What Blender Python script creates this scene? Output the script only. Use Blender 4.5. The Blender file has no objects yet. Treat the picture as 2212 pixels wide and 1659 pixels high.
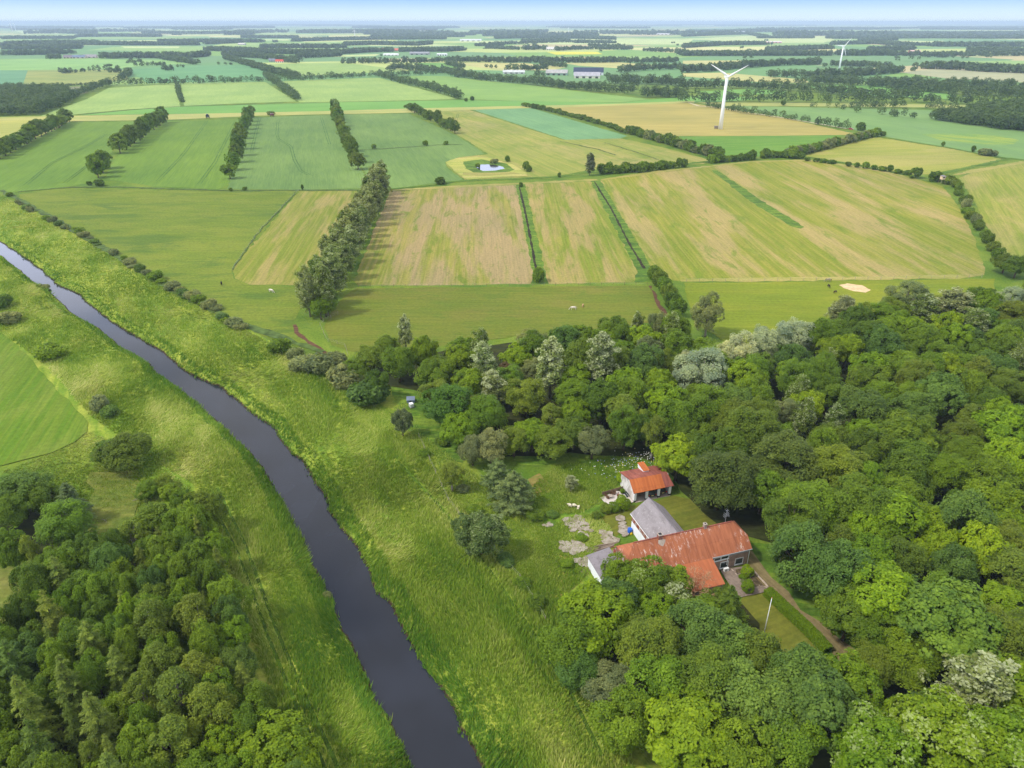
import bpy, bmesh, math, random
import numpy as np
from mathutils import Vector, Matrix
SC = bpy.context.scene
COL = SC.collection
PI = math.pi
rnd = random.Random(7)

# ------------------------------------------------------------------ camera
CAM_H = 90.0
PITCH = math.radians(27.0)
FOC = 1536.0          # focal length for a 2212 x 1659 frame
cam = bpy.data.cameras.new("camera"); camo = bpy.data.objects.new("camera", cam)
COL.objects.link(camo)
camo.location = (0, 0, CAM_H)
camo.rotation_euler = (PI/2 - PITCH, 0, 0)
cam.sensor_width = 36.0; cam.lens = 36.0*FOC/2212.0
cam.clip_start = 1.0; cam.clip_end = 120000.0
SC.camera = camo

def ray(x, y):
    u = (x-1106)/FOC; v = (y-829.5)/FOC
    return np.array([u, math.cos(PITCH)-v*math.sin(PITCH), -(math.sin(PITCH)+v*math.cos(PITCH))])
def gp(x, y, z=0.0):
    """The place on the level z that the photograph shows at (x, y) of 2212 x 1659."""
    r = ray(x, y); t = (CAM_H-z)/max(-r[2], 1e-4)
    p = np.array([0, 0, CAM_H]) + r*t
    return p
def gxy(x, y, z=0.0):
    p = gp(x, y, z); return (float(p[0]), float(p[1]))
def S(r, g, b):
    def f(c):
        c /= 255.0
        return c/12.92 if c <= .04045 else ((c+.055)/1.055)**2.4
    return (f(r), f(g), f(b), 1.0)

# ------------------------------------------------------------------ tags
def tag(o, label=None, cat=None, group=None, kind=None):
    if label: o["label"] = label
    if cat: o["category"] = cat
    if group: o["group"] = group
    if kind: o["kind"] = kind
    return o
def thing(name, label, cat, loc=(0, 0, 0), rz=0.0, group=None, scale=None):
    o = bpy.data.objects.new(name, None); COL.objects.link(o)
    o.empty_display_size = .5
    o.location = loc; o.rotation_euler = (0, 0, rz)
    if scale: o.scale = scale
    return tag(o, label, cat, group)
def link(name, me, parent=None, loc=None, rz=None, scale=None, color=None):
    o = bpy.data.objects.new(name, me); COL.objects.link(o)
    if parent: o.parent = parent
    if loc is not None: o.location = loc
    if rz is not None: o.rotation_euler = (0, 0, rz)
    if scale is not None: o.scale = scale
    if color is not None: o.color = color
    return o

# ------------------------------------------------------------------ mesh collectors
class MB:
    def __init__(s): s.v = []; s.f = []; s.sm = False
    def add(s, vs, fs):
        k = len(s.v); s.v += [tuple(map(float, p)) for p in vs]; s.f += [tuple(i+k for i in f) for f in fs]; return s
    def box(s, x0, y0, z0, x1, y1, z1):
        return s.add([(x0,y0,z0),(x1,y0,z0),(x1,y1,z0),(x0,y1,z0),(x0,y0,z1),(x1,y0,z1),(x1,y1,z1),(x0,y1,z1)],
            [(0,3,2,1),(4,5,6,7),(0,1,5,4),(1,2,6,5),(2,3,7,6),(3,0,4,7)])
    def slab(s, poly, th):
        """A flat or sloping polygon given a thickness straight down."""
        n = len(poly); a = [tuple(p) for p in poly]; b = [(p[0],p[1],p[2]-th) for p in poly]
        fs = [tuple(range(n)), tuple(range(2*n-1, n-1, -1))]
        for i in range(n):
            j = (i+1) % n; fs.append((i, i+n, j+n, j))
        return s.add(a+b, fs)
    def prism(s, prof, axis, a, b):
        """Profile of (u, z) points drawn out along x or y from a to b."""
        n = len(prof)
        if axis == 'x': vs = [(a,u,z) for u,z in prof]+[(b,u,z) for u,z in prof]
        else: vs = [(u,a,z) for u,z in prof]+[(u,b,z) for u,z in prof]
        fs = [tuple(range(n)), tuple(range(2*n-1, n-1, -1))]
        for i in range(n):
            j = (i+1) % n; fs.append((i, i+n, j+n, j))
        return s.add(vs, fs)
    def tube(s, pts, rads, n=8, cap=True):
        pts = [Vector(p) for p in pts]; rings = []
        k0 = len(s.v); vs = []; fs = []
        for i, p in enumerate(pts):
            d = (pts[min(i+1, len(pts)-1)]-pts[max(i-1, 0)]).normalized()
            a = d.orthogonal().normalized(); b = d.cross(a)
            r = rads[i] if hasattr(rads, '__len__') else rads
            for k in range(n):
                t = 2*PI*k/n; vs.append(p+a*(r*math.cos(t))+b*(r*math.sin(t)))
        # keep rings aligned
        for i in range(len(pts)-1):
            r0 = vs[i*n:(i+1)*n]; r1 = vs[(i+1)*n:(i+2)*n]
            best = min(range(n), key=lambda q: sum((r0[k]-r1[(k+q) % n]).length for k in range(n)))
            vs[(i+1)*n:(i+2)*n] = [r1[(k+best) % n] for k in range(n)]
            for k in range(n):
                k2 = (k+1) % n; fs.append((i*n+k, i*n+k2, (i+1)*n+k2, (i+1)*n+k))
        if cap:
            fs.append(tuple(range(n-1, -1, -1))); m = (len(pts)-1)*n; fs.append(tuple(range(m, m+n)))
        return s.add(vs, fs)
    def ball(s, c, r, nu=10, nv=6, sq=(1, 1, 1)):
        vs = []; fs = []
        for j in range(nv+1):
            ph = PI*j/nv
            for i in range(nu):
                th = 2*PI*i/nu
                vs.append((c[0]+r*sq[0]*math.sin(ph)*math.cos(th), c[1]+r*sq[1]*math.sin(ph)*math.sin(th), c[2]+r*sq[2]*math.cos(ph)))
        for j in range(nv):
            for i in range(nu):
                i2 = (i+1) % nu; fs.append((j*nu+i, (j+1)*nu+i, (j+1)*nu+i2, j*nu+i2))
        return s.add(vs, fs)
    def mesh(s, name, m, smooth=False, bevel=0.0):
        me = bpy.data.meshes.new(name); me.from_pydata(s.v, [], s.f)
        bm = bmesh.new(); bm.from_mesh(me)
        bmesh.ops.remove_doubles(bm, verts=bm.verts, dist=1e-5)
        if bevel: bmesh.ops.bevel(bm, geom=bm.edges[:], offset=bevel, segments=1, affect='EDGES', clamp_overlap=True)
        bmesh.ops.recalc_face_normals(bm, faces=bm.faces); bm.to_mesh(me); bm.free()
        if smooth: me.polygons.foreach_set("use_smooth", [True]*len(me.polygons))
        me.materials.append(m); return me
    def build(s, name, m, parent=None, smooth=False, bevel=0.0, **k):
        return link(name, s.mesh(name, m, smooth, bevel), parent, **k)

def np_mesh(name, V, F, m, attrs=None, smooth=False):
    """V (n,3) and F (m,k) arrays to a mesh, with float attributes per point."""
    me = bpy.data.meshes.new(name)
    n = len(V); k = F.shape[1]; q = len(F)
    me.vertices.add(n); me.vertices.foreach_set("co", np.ascontiguousarray(V, dtype=np.float32).ravel())
    me.loops.add(q*k); me.loops.foreach_set("vertex_index", np.ascontiguousarray(F, dtype=np.int32).ravel())
    me.polygons.add(q)
    me.polygons.foreach_set("loop_start", np.arange(0, q*k, k, dtype=np.int32))
    me.polygons.foreach_set("loop_total", np.full(q, k, dtype=np.int32))
    if smooth: me.polygons.foreach_set("use_smooth", np.ones(q, dtype=bool))
    for an, av in (attrs or {}).items():
        a = me.attributes.new(an, 'FLOAT', 'POINT'); a.data.foreach_set("value", np.ascontiguousarray(av, dtype=np.float32))
    me.update(calc_edges=True)
    me.materials.append(m); return me

# ------------------------------------------------------------------ materials
class NT:
    def __init__(s, name):
        s.m = bpy.data.materials.new(name); s.m.use_nodes = True
        s.t = s.m.node_tree; s.t.nodes.clear()
        s.out = s.n('ShaderNodeOutputMaterial')
    def n(s, typ, **kw):
        nd = s.t.nodes.new(typ)
        for k, v in kw.items():
            if k.startswith('i_'):
                key = k[2:]; key = int(key) if key.isdigit() else key.replace('_', ' ')
                s.set(nd.inputs[key], v)
            else: setattr(nd, k, v)
        return nd
    def set(s, sock, v):
        if isinstance(v, bpy.types.NodeSocket): s.t.links.new(v, sock)
        elif isinstance(v, bpy.types.Node): s.t.links.new(v.outputs[0], sock)
        else: sock.default_value = v
    def math(s, op, a, b=0.0, clamp=False):
        nd = s.n('ShaderNodeMath', operation=op, use_clamp=clamp); s.set(nd.inputs[0], a); s.set(nd.inputs[1], b); return nd.outputs[0]
    def mix(s, f, a, b, blend='MIX'):
        nd = s.n('ShaderNodeMix', data_type='RGBA', blend_type=blend)
        s.set(nd.inputs[0], f); s.set(nd.inputs[6], a); s.set(nd.inputs[7], b); return nd.outputs[2]
    def ramp(s, f, lo, hi):
        nd = s.n('ShaderNodeMapRange', interpolation_type='SMOOTHSTEP'); s.set(nd.inputs[0], f)
        s.set(nd.inputs[1], lo); s.set(nd.inputs[2], hi); return nd.outputs[0]
    def pos(s):
        return s.n('ShaderNodeNewGeometry').outputs['Position']
    def obj(s):
        return s.n('ShaderNodeTexCoord').outputs['Object']
    def mapping(s, vec, rz=0.0, scale=(1, 1, 1), rot=None):
        # rotate first, then scale
        a = s.n('ShaderNodeVectorRotate', rotation_type='Z_AXIS'); s.set(a.inputs['Vector'], vec); a.inputs['Angle'].default_value = -rz
        b = s.n('ShaderNodeVectorMath', operation='MULTIPLY'); s.set(b.inputs[0], a.outputs[0]); b.inputs[1].default_value = scale
        return b.outputs[0]
    def noise(s, vec, scale=1.0, detail=3.0, rough=.55, dist=0.0):
        nd = s.n('ShaderNodeTexNoise'); s.set(nd.inputs['Vector'], vec); nd.inputs['Scale'].default_value = scale
        nd.inputs['Detail'].default_value = detail; nd.inputs['Roughness'].default_value = rough; nd.inputs['Distortion'].default_value = dist
        return nd.outputs[0]
    def bump(s, h, strength=.3, dist=.1):
        nd = s.n('ShaderNodeBump'); s.set(nd.inputs['Height'], h); nd.inputs['Strength'].default_value = strength; nd.inputs['Distance'].default_value = dist
        return nd.outputs[0]
    def pbr(s, color, rough=.8, spec=.25, normal=None, metal=0.0):
        nd = s.n('ShaderNodeBsdfPrincipled'); s.set(nd.inputs['Base Color'], color); s.set(nd.inputs['Roughness'], rough)
        nd.inputs['Specular IOR Level'].default_value = spec; nd.inputs['Metallic'].default_value = metal
        if normal is not None: s.set(nd.inputs['Normal'], normal)
        return nd.outputs[0]
    def done(s, sh):
        s.t.links.new(sh, s.out.inputs['Surface']); return s.m

def plain(name, c, rough=.7, spec=.3, var=.12, nscale=3.0, metal=0.0):
    k = NT(name); f = k.noise(k.obj(), nscale, 4)
    d = tuple(x*(1-2.2*var) for x in c[:3])+(1,); e = tuple(min(1, x*(1+1.2*var)) for x in c[:3])+(1,)
    return k.done(k.pbr(k.mix(k.ramp(f, .3, .7), d, e), rough, spec, metal=metal))

def leaf_mat(name, pale=0.0, trans=.36, lo=.66, hi=.92):
    """Leaves: the object's own colour, varied from spray to spray."""
    k = NT(name)
    oi = k.n('ShaderNodeObjectInfo'); at = k.n('ShaderNodeAttribute', attribute_name='tint')
    t = at.outputs['Fac']
    r = oi.outputs['Random']
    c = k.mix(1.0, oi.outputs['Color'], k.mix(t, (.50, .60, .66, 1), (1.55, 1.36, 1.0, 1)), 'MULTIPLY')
    c = k.mix(1.0, c, k.mix(r, (.84, .90, .95, 1), (1.14, 1.08, 1.0, 1)), 'MULTIPLY')
    if pale:
        c = k.mix(k.math('MULTIPLY', k.ramp(t, lo, hi), pale), c, (.47, .51, .32, 1))
    d = k.pbr(c, .62, .22)
    tr = k.n('ShaderNodeBsdfTranslucent'); k.set(tr.inputs['Color'], k.mix(1.0, c, (1.35, 1.4, .5, 1), 'MULTIPLY'))
    mx = k.n('ShaderNodeMixShader'); mx.inputs[0].default_value = trans
    k.t.links.new(d, mx.inputs[1]); k.t.links.new(tr.outputs[0], mx.inputs[2])
    return k.done(mx.outputs[0])
M = {}
M['leaf'] = leaf_mat('leaf'); M['pale_leaf'] = leaf_mat('pale_leaf', .8)
M['cream_leaf'] = leaf_mat('cream_leaf', .78, .3, .40, .72); M['fleck_leaf'] = leaf_mat('fleck_leaf', .42, .36, .70, .95); M['row_leaf'] = leaf_mat('row_leaf', .7, .32, .52, .85)
M['bark'] = plain('bark', S(96, 82, 66), .9, .1, .2, 6); M['grey_bark'] = plain('grey_bark', S(150, 142, 128), .9, .1, .2, 6)
M['twig'] = plain('twig', S(188, 150, 116), .9, .1, .15, 6)

def field_mat(name, c1, c2, c3=None, ang=0.0, width=3.0, length=60.0, patch=40.0, pamt=.5, samt=.7, grain=.25, ps=(.46, .62), c4=None, swath=0.0, el=1.6):
    """Grassland or crop: soft strips along ang, patches of a second tone, fine grain."""
    k = NT(name); p = k.pos()
    st = k.noise(k.mapping(p, ang, (1/length, 1/width, 1)), 1.0, 4, .6, .3)
    f = k.math('MULTIPLY', k.ramp(st, .43, .58), samt)
    c = k.mix(f, c1, c2)
    if c3:
        pn = k.noise(k.mapping(p, ang, (.55/patch, el/patch, 1)), 1.0, 6, .64, .35)
        c = k.mix(k.math('MULTIPLY', k.ramp(pn, ps[0], ps[1]), pamt), c, c3)
    if c4:
        qn = k.noise(k.mapping(p, ang, (1/(patch*.6), el*1.4/patch, 1)), 1.7, 6, .7, .5)
        c = k.mix(k.math('MULTIPLY', k.ramp(qn, .52, .66), .75), c, c4)
    if swath:
        w = k.n('ShaderNodeTexWave', wave_type='BANDS', bands_direction='Y'); k.set(w.inputs['Vector'], k.mapping(p, ang, (1, 1, 1)))
        w.inputs['Scale'].default_value = 1/swath; w.inputs['Distortion'].default_value = 1.2; w.inputs['Detail'].default_value = 2
        c = k.mix(k.math('MULTIPLY', w.outputs['Fac'], .22), c, tuple(x*.72 for x in c2[:3])+(1,))
    fs_ = k.noise(k.mapping(p, ang, (1/22, 1/.8, 1)), 1.0, 3, .6)
    c = k.mix(1.0, c, k.mix(k.ramp(fs_, .3, .7), (.88, .89, .86, 1), (1.12, 1.1, 1.08, 1)), 'MULTIPLY')
    g = k.noise(p, .9, 5, .75); big = k.noise(p, .012, 3, .5)
    c = k.mix(1.0, c, k.mix(k.ramp(g, .25, .75), (1-grain,)*3+(1,), (1+grain*.7,)*3+(1,)), 'MULTIPLY')
    c = k.mix(1.0, c, k.mix(k.ramp(big, .3, .7), (.88, .92, .9, 1), (1.08, 1.05, 1.02, 1)), 'MULTIPLY')
    return k.done(k.pbr(c, .9, .1, k.bump(g, .25, .25)))

# ------------------------------------------------------------------ foliage generators
def unit(a): return a/np.maximum(np.linalg.norm(a, axis=-1, keepdims=True), 1e-9)
def leaf_cards(C, N, ln, wd, rng, tint, T=None):
    n = len(C); N = unit(N)
    if T is None: T = rng.normal(size=(n, 3))
    T = unit(T - N*np.sum(T*N, axis=1, keepdims=True)); B = np.cross(N, T)
    a = (ln*.5)[:, None]*T; b = (wd*.5)[:, None]*B
    V = np.stack([C-a, C+b+a*.1, C+a, C-b+a*.1], axis=1).reshape(-1, 3)
    return V, np.arange(4*n).reshape(-1, 4), np.repeat(tint, 4)
def clumps_to_leaves(P, N, R, per, ln, wd, rng, jit=.55, dome=.45, flat=1.0, shade=None, up=.3):
    K = len(P); n = K*per
    nn = unit(N); t1 = unit(np.cross(nn, rng.normal(size=(K, 3)))); t2 = np.cross(nn, t1)
    rr = np.sqrt(rng.random((K, per))); th = rng.random((K, per))*2*PI
    off = (t1[:, None]*(rr*np.cos(th))[..., None]+t2[:, None]*(rr*np.sin(th))[..., None])*R[:, None, None]
    h = (-(rr**2)*dome+rng.normal(size=(K, per))*.16*flat)*R[:, None]
    C = (P[:, None]+off+nn[:, None]*h[..., None]).reshape(-1, 3)
    LN = nn[:, None]*1.0+off/R[:, None, None]*.55+rng.normal(size=(K, per, 3))*jit+np.array([0, 0, up])
    tb = rng.random(K)*.5+.25 if shade is None else shade
    tint = np.clip(tb[:, None]+rng.normal(size=(K, per))*.16, 0, 1).ravel()
    return leaf_cards(C, LN.reshape(-1, 3), ln*(.7+.6*rng.random(n)), wd*(.7+.6*rng.random(n)), rng, tint)
def join_np(parts):
    V = []; F = []; A = []; k = 0
    for v, f, a in parts: V.append(v); F.append(f+k); A.append(a); k += len(v)
    return np.concatenate(V), np.concatenate(F), np.concatenate(A)

def broadleaf(name, seed, h=12.0, R=4.6, base=1.6, lobes=15, n=10000, per=42, ln=.46, wd=.30, cl=.85, jit=.5, up=.35, lr=(.34, .5), mat='leaf', layered=0.0, skew=0.0, top=1.0, bark='bark', gaps=0.0):
    rng = np.random.default_rng(seed)
    cz = (h+base)/2; az = (h-base)/2
    L = []; Lr = []
    for i in range(lobes):
        z = 1-2*(i+.5)/lobes; ph = i*2.39996+rng.random()*.8
        q = math.sqrt(max(0, 1-z*z)); f = .44+.36*rng.random()
        taper = 1.0 if z < 0 else (1-z)*(1-top)+top
        L.append((R*q*math.cos(ph)*f*taper, R*q*math.sin(ph)*f*taper, cz+az*z*(.55+.12*rng.random()))); Lr.append(R*(lr[0]*.82+(lr[1]*1.08-lr[0]*.82)*rng.random())*(taper*.5+.5))
    L = np.array(L); Lr = np.array(Lr); sz = np.array([1, 1, min(1.3, az/R*1.0)])
    P = []; N = []; SH = []
    K = n//per; lt = rng.random(lobes)*.3; hf = rng.normal(size=(3, 3))*1.5; hp = rng.random(3)*6
    keep = rng.random(lobes) > gaps*.3
    while len(P) < K:
        i = rng.integers(lobes)
        if not keep[i] and rng.random() < .85: continue
        d = unit(rng.normal(size=3)+np.array([0, 0, .25]))
        if d[2] < -.55: continue
        p = L[i]+d*Lr[i]*sz*(.78+.42*rng.random()**1.6)
        dist = np.linalg.norm((p-L)/sz, axis=1)/Lr; dist[i] = 9
        if dist.min() < .80 or p[2] < base*.8: continue
        if np.sin(p@hf[0]+hp[0])+np.sin(p@hf[1]+hp[1])+np.sin(p@hf[2]+hp[2]) > .95: continue
        nrm = d*.75+unit(p-np.array([0, 0, cz]))*.35+np.array([0, 0, .25+layered])
        if layered: nrm = nrm*np.array([.5, .5, 1.0])+np.array([0, 0, .2])
        P.append(p); N.append(nrm); SH.append(.2+lt[i]+rng.random()*.38)
    P = np.array(P); N = np.array(N); Rr = cl*(.5+.95*rng.random(K))
    if skew: P[:, 0] += skew*(P[:, 2]-base)/h
    V, F, A = clumps_to_leaves(P, N, Rr, per, ln, wd, rng, jit, .5, 1.0, np.array(SH), up)
    crown = np_mesh(name+'_crown', V, F, M[mat], {'tint': A})
    mb = MB(); tr = .16+h*.013
    mb.tube([(0, 0, -.3), (0, 0, base), (.1, .05, cz), (.05, -.05, cz+az*.5)], [tr*1.2, tr*.85, tr*.5, .05], 7)
    order = rng.permutation(lobes)[:9]
    for i in order:
        s0 = base+(L[i][2]-base)*.35; e = L[i]+unit(L[i]-np.array([0, 0, cz]))*Lr[i]*.5
        mb.tube([(0, 0, s0), (L[i][0]*.5, L[i][1]*.5, (s0+L[i][2])/2+.2), tuple(e)], [tr*.45, tr*.26, .03], 5)
    trunk = mb.mesh(name+'_trunk', M[bark], True)
    return crown, trunk, h, 2*R

def conifer(name, seed, h=13.0, R=2.6, base=1.0, whorls=17, nb=9, droop=.28, ln=.5, wd=.13, mat='leaf', dens=1.0, weep=0.0):
    rng = np.random.default_rng(seed)
    C = []; N = []; T = []; A = []
    mb = MB(); mb.tube([(0, 0, -.3), (0, 0, h*.5), (0, 0, h)], [.2, .12, .02], 6)
    for w in range(whorls):
        f = w/(whorls-1); z = base+(h-base)*f**.92*.97
        r = R*(1-f)**.78*(1.0 if f > .1 else .85)+.22
        for b in range(max(5, int(nb*(1-.35*f)))):
            an = rng.random()*2*PI; rb = r*(.72+.45*rng.random()); tb = .22+.5*rng.random()
            dirv = np.array([math.cos(an), math.sin(an), 0])
            m = int((16+rb*24)*dens)
            s = rng.random(m)**.75
            side = rng.normal(size=m)*.30*rb*(1.05-s)+rng.normal(size=m)*.05
            zz = z-droop*rb*s**1.4+.10*rb*s**3-weep*np.abs(rng.normal(size=m))*.5
            perp = np.array([-dirv[1], dirv[0], 0])
            c = dirv*(s*rb)[:, None]+perp*side[:, None]; c[:, 2] += zz+rng.normal(size=m)*.07
            C.append(c); t = dirv*.9+perp*(np.sign(side)*.7)[:, None]+rng.normal(size=(m, 3))*.25; t[:, 2] -= weep
            T.append(t)
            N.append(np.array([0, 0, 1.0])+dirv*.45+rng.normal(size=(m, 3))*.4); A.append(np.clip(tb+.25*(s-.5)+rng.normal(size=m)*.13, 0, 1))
            if b % 3 == 0: mb.tube([(0, 0, z), tuple(dirv*rb*.8+np.array([0, 0, z-droop*rb*.6]))], [.04, .012], 4)
    C = np.concatenate(C); n = len(C)
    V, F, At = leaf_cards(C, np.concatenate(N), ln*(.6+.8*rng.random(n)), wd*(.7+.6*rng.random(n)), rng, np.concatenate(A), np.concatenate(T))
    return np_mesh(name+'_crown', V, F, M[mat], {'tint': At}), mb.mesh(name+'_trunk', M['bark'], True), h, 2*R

def poplar(name, seed, h=16.0, R=2.6, base=2.5, n=5200, mat='pale_leaf', sparse=.5, ln=.46, wd=.3):
    """Upright limbs carrying loose clusters, the bark showing between them."""
    rng = np.random.default_rng(seed); mb = MB()
    mb.tube([(0, 0, -.3), (.1, 0, h*.5), (0, .1, h*.97)], [.26, .16, .03], 7)
    P = []; N = []; SH = []
    nl = 22
    for i in range(nl):
        f = (i+.5)/nl; z0 = base+(h-base)*f*.80; an = i*2.4+rng.random()
        ln_ = (h-base)*.30*(1-.55*f); sp = R*(.95-.45*f)*(.65+.5*rng.random())
        e = np.array([math.cos(an)*sp, math.sin(an)*sp, min(z0+ln_, h)])
        mid = np.array([math.cos(an)*sp*.62, math.sin(an)*sp*.62, z0+ln_*.4])
        mb.tube([(0, 0, z0), tuple(mid), tuple(e)], [.07, .045, .012], 4)
        for q in range(int(n/42/nl)+1):
            t = .3+.7*rng.random(); b = (1-t)**2*np.array([0, 0, z0])+2*t*(1-t)*mid+t*t*e
            P.append(b+rng.normal(size=3)*np.array([.42, .42, .38])*(1.2-.4*f)); N.append(unit(np.array([b[0], b[1], .6*R])+rng.normal(size=3)*.6)); SH.append(.2+.6*rng.random())
    for q in range(6): P.append(np.array([rng.normal()*.2, rng.normal()*.2, h-.25*q])); N.append(np.array([0, 0, 1.])); SH.append(.6)
    P = np.array(P); K = len(P)
    V, F, A = clumps_to_leaves(P, np.array(N), sparse*(.7+.6*rng.random(K)), 42, ln, wd, rng, .85, .4, 1.4, np.array(SH), .1)
    return np_mesh(name+'_crown', V, F, M[mat], {'tint': A}), mb.mesh(name+'_trunk', M['grey_bark'], True), h, 2*R

def bare_tree(name, seed, h=7.0, R=3.4):
    rng = random.Random(seed); mb = MB()
    mb.tube([(0, 0, -.2), (0, 0, 1.6)], [.18, .13], 7)
    tw = MB()
    def grow(p, d, l, r, dep):
        q = p+d*l; (mb if dep < 2 else tw).tube([tuple(p), tuple(q)], [r, r*.6], 4 if dep < 2 else 3, False)
        if dep >= 5: return
        for _ in range(3 if dep < 4 else 4):
            e = Vector((rng.gauss(0, .55), rng.gauss(0, .55), rng.gauss(.12, .4)))
            grow(q, (d+e).normalized(), l*rng.uniform(.62, .85), max(r*.6, .02), dep+1)
    for i in range(7):
        a = i*2*PI/7+rng.random()*.5; grow(Vector((0, 0, 1.2+rng.random()*.6)), Vector((math.cos(a)*.8, math.sin(a)*.8, .9)).normalized(), 1.55, .07, 1)
    return tw.mesh(name+'_twigs', M['twig']), mb.mesh(name+'_trunk', M['twig'], True), h, 2*R

def bush(name, seed, R=1.0, H=1.6, n=2600, ln=.22, wd=.13, mat='leaf', lobes=8, per=30, cl=.34, jit=.6):
    rng = np.random.default_rng(seed); L = []; Lr = []
    for i in range(lobes):
        an = i*2.4; q = math.sqrt((i+.3)/lobes)*.58*R
        L.append((q*math.cos(an), q*math.sin(an), H*(.36+.28*rng.random()))); Lr.append(R*(.36+.2*rng.random()))
    L = np.array(L); Lr = np.array(Lr); sz = np.array([1, 1, H/(1.25*R)])
    P = []; N = []; SH = []; K = n//per
    while len(P) < K:
        i = rng.integers(lobes); d = unit(rng.normal(size=3)+np.array([0, 0, .3]))
        p = L[i]+d*Lr[i]*sz
        if p[2] < .05*H: continue
        dist = np.linalg.norm((p-L)/sz, axis=1)/Lr; dist[i] = 9
        if dist.min() < .8: continue
        P.append(p); N.append(d+np.array([0, 0, .4])); SH.append(.2+.6*rng.random())
    V, F, A = clumps_to_leaves(np.array(P), np.array(N), cl*R*(.6+.7*rng.random(K)), per, ln, wd, rng, jit, .5, 1.1, np.array(SH))
    return np_mesh(name, V, F, M[mat], {'tint': A}), H, 2*R

# species, each in a few shapes
PR = {}
PR['leafy'] = [broadleaf('leafy', 11+i, h=12, R=4.6, lobes=13+2*i, n=18000, ln=.36, wd=.24) for i in range(4)]
PR['maple'] = [broadleaf('maple', 31+i, h=12, R=5.0, lobes=20+3*i, n=21000, ln=.40, wd=.29, cl=.66, lr=(.27, .40), jit=.42) for i in range(3)]
PR['beech'] = [broadleaf('beech', 51+i, h=13, R=5.4, lobes=18, n=23000, ln=.42, wd=.19, cl=.95, layered=.5, jit=.34, lr=(.30, .42)) for i in range(3)]
PR['willow'] = [broadleaf('willow', 71+i, h=12, R=4.6, base=.8, lobes=16, n=19000, ln=.36, wd=.14, cl=.7, jit=.75, up=.5, lr=(.30, .42), mat='leaf', bark='grey_bark') for i in range(2)]
PR['birch'] = [broadleaf('birch', 91+i, h=13, R=3.1, base=1.4, lobes=17, n=13000, ln=.32, wd=.17, cl=.6, jit=.7, lr=(.30, .46), top=.45, bark='grey_bark', gaps=.8) for i in range(3)]
PR['flecked'] = [broadleaf('flecked', 171+i, h=12, R=5.0, lobes=18+3*i, n=20000, ln=.40, wd=.27, cl=.68, lr=(.27, .42), jit=.7, mat='fleck_leaf') for i in range(2)]
PR['conifer'] = [conifer('conifer', 101+i, R=2.7+.3*i) for i in range(3)]
PR['weeping'] = [conifer('weeping', 121, h=9, R=3.6, whorls=13, nb=10, droop=.35, weep=.35, ln=.6)]
PR['cedar'] = [conifer('cedar', 125, h=9, R=4.8, whorls=12, nb=11, droop=.05, ln=.55, wd=.15, dens=1.2)]
PR['poplar'] = [poplar('poplar', 131+i, R=3.0, n=9500, sparse=.62, mat='cream_leaf', ln=.40, wd=.28) for i in range(3)]
PR['lush_poplar'] = [poplar('lush_poplar', 141+i, R=3.1, n=14000, ln=.42, wd=.28, sparse=.75, base=1.2, mat='row_leaf') for i in range(3)]
# the same species as they are seen from half a kilometre: larger sprays, fewer of them
PR['row'] = [broadleaf('row', 151+i, h=12, R=4.8, base=.8, lobes=12+i, n=3600, per=30, ln=.85, wd=.6, cl=1.0) for i in range(4)]
PR['bare'] = [bare_tree('bare', 5)]
BU = [bush('bush_a', 1), bush('bush_b', 2, lobes=11), bush('bush_c', 3, lobes=6, ln=.26, wd=.1)]
BUF = [bush('far_bush_a', 4, n=900, ln=.42, wd=.28, per=20), bush('far_bush_b', 5, n=900, ln=.42, wd=.28, per=20, lobes=10)]
ROUND = bush('clipped_bush', 9, R=1.0, H=1.7, n=5200, ln=.13, wd=.09, lobes=14, per=26, cl=.2)

COLR = dict(mid=(.142, .238, .014, 1), dark=(.112, .192, .015, 1), lime=(.195, .305, .009, 1), olive=(.150, .220, .020, 1), silver=(.38, .45, .31, 1),
    blue=(.115, .205, .036, 1), pale=(.245, .305, .080, 1), copper=(.170, .120, .066, 1), birch=(.170, .240, .030, 1), spruce=(.185, .260, .046, 1),
    bright=(.160, .265, .009, 1), grey=(.210, .255, .105, 1), far=(.09, .15, .04, 1), cedar=(.160, .230, .090, 1))
COLW = dict(mid='mid green', dark='dark green', lime='lime green', olive='olive green', silver='silvery grey', blue='bluish green', pale='pale cream-leaved', copper='copper brown',
    birch='yellowish olive', spruce='pale green', bright='bright green', grey='greyish green', far='dark green', cedar='greyish blue-green')
ORD = ['first', 'second', 'third', 'fourth', 'fifth', 'sixth', 'seventh', 'eighth', 'ninth', 'tenth', 'eleventh', 'twelfth', 'thirteenth', 'fourteenth', 'fifteenth',
    'sixteenth', 'seventeenth', 'eighteenth', 'nineteenth', 'twentieth'] + ['twenty-'+w for w in ('first', 'second', 'third', 'fourth', 'fifth', 'sixth', 'seventh', 'eighth', 'ninth')] + ['thirtieth'] + ['thirty-'+w for w in ('first', 'second', 'third', 'fourth', 'fifth', 'sixth', 'seventh', 'eighth', 'ninth')]
NAME = dict(flecked='maple_tree', leafy='leafy_tree', maple='maple_tree', beech='beech_tree', willow='willow_tree', birch='birch_tree', conifer='conifer_tree', weeping='weeping_conifer',
    cedar='cedar_tree', poplar='poplar_tree', lush_poplar='poplar_tree', row='leafy_tree', bare='bare_tree')
WORD = dict(flecked='pale-flecked tree', leafy='leafy tree', maple='maple', beech='beech', willow='willow', birch='birch', conifer='conifer', weeping='weeping conifer', cedar='cedar', poplar='poplar',
    lush_poplar='poplar', row='leafy tree', bare='bare twiggy tree')
TREES = []
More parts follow.
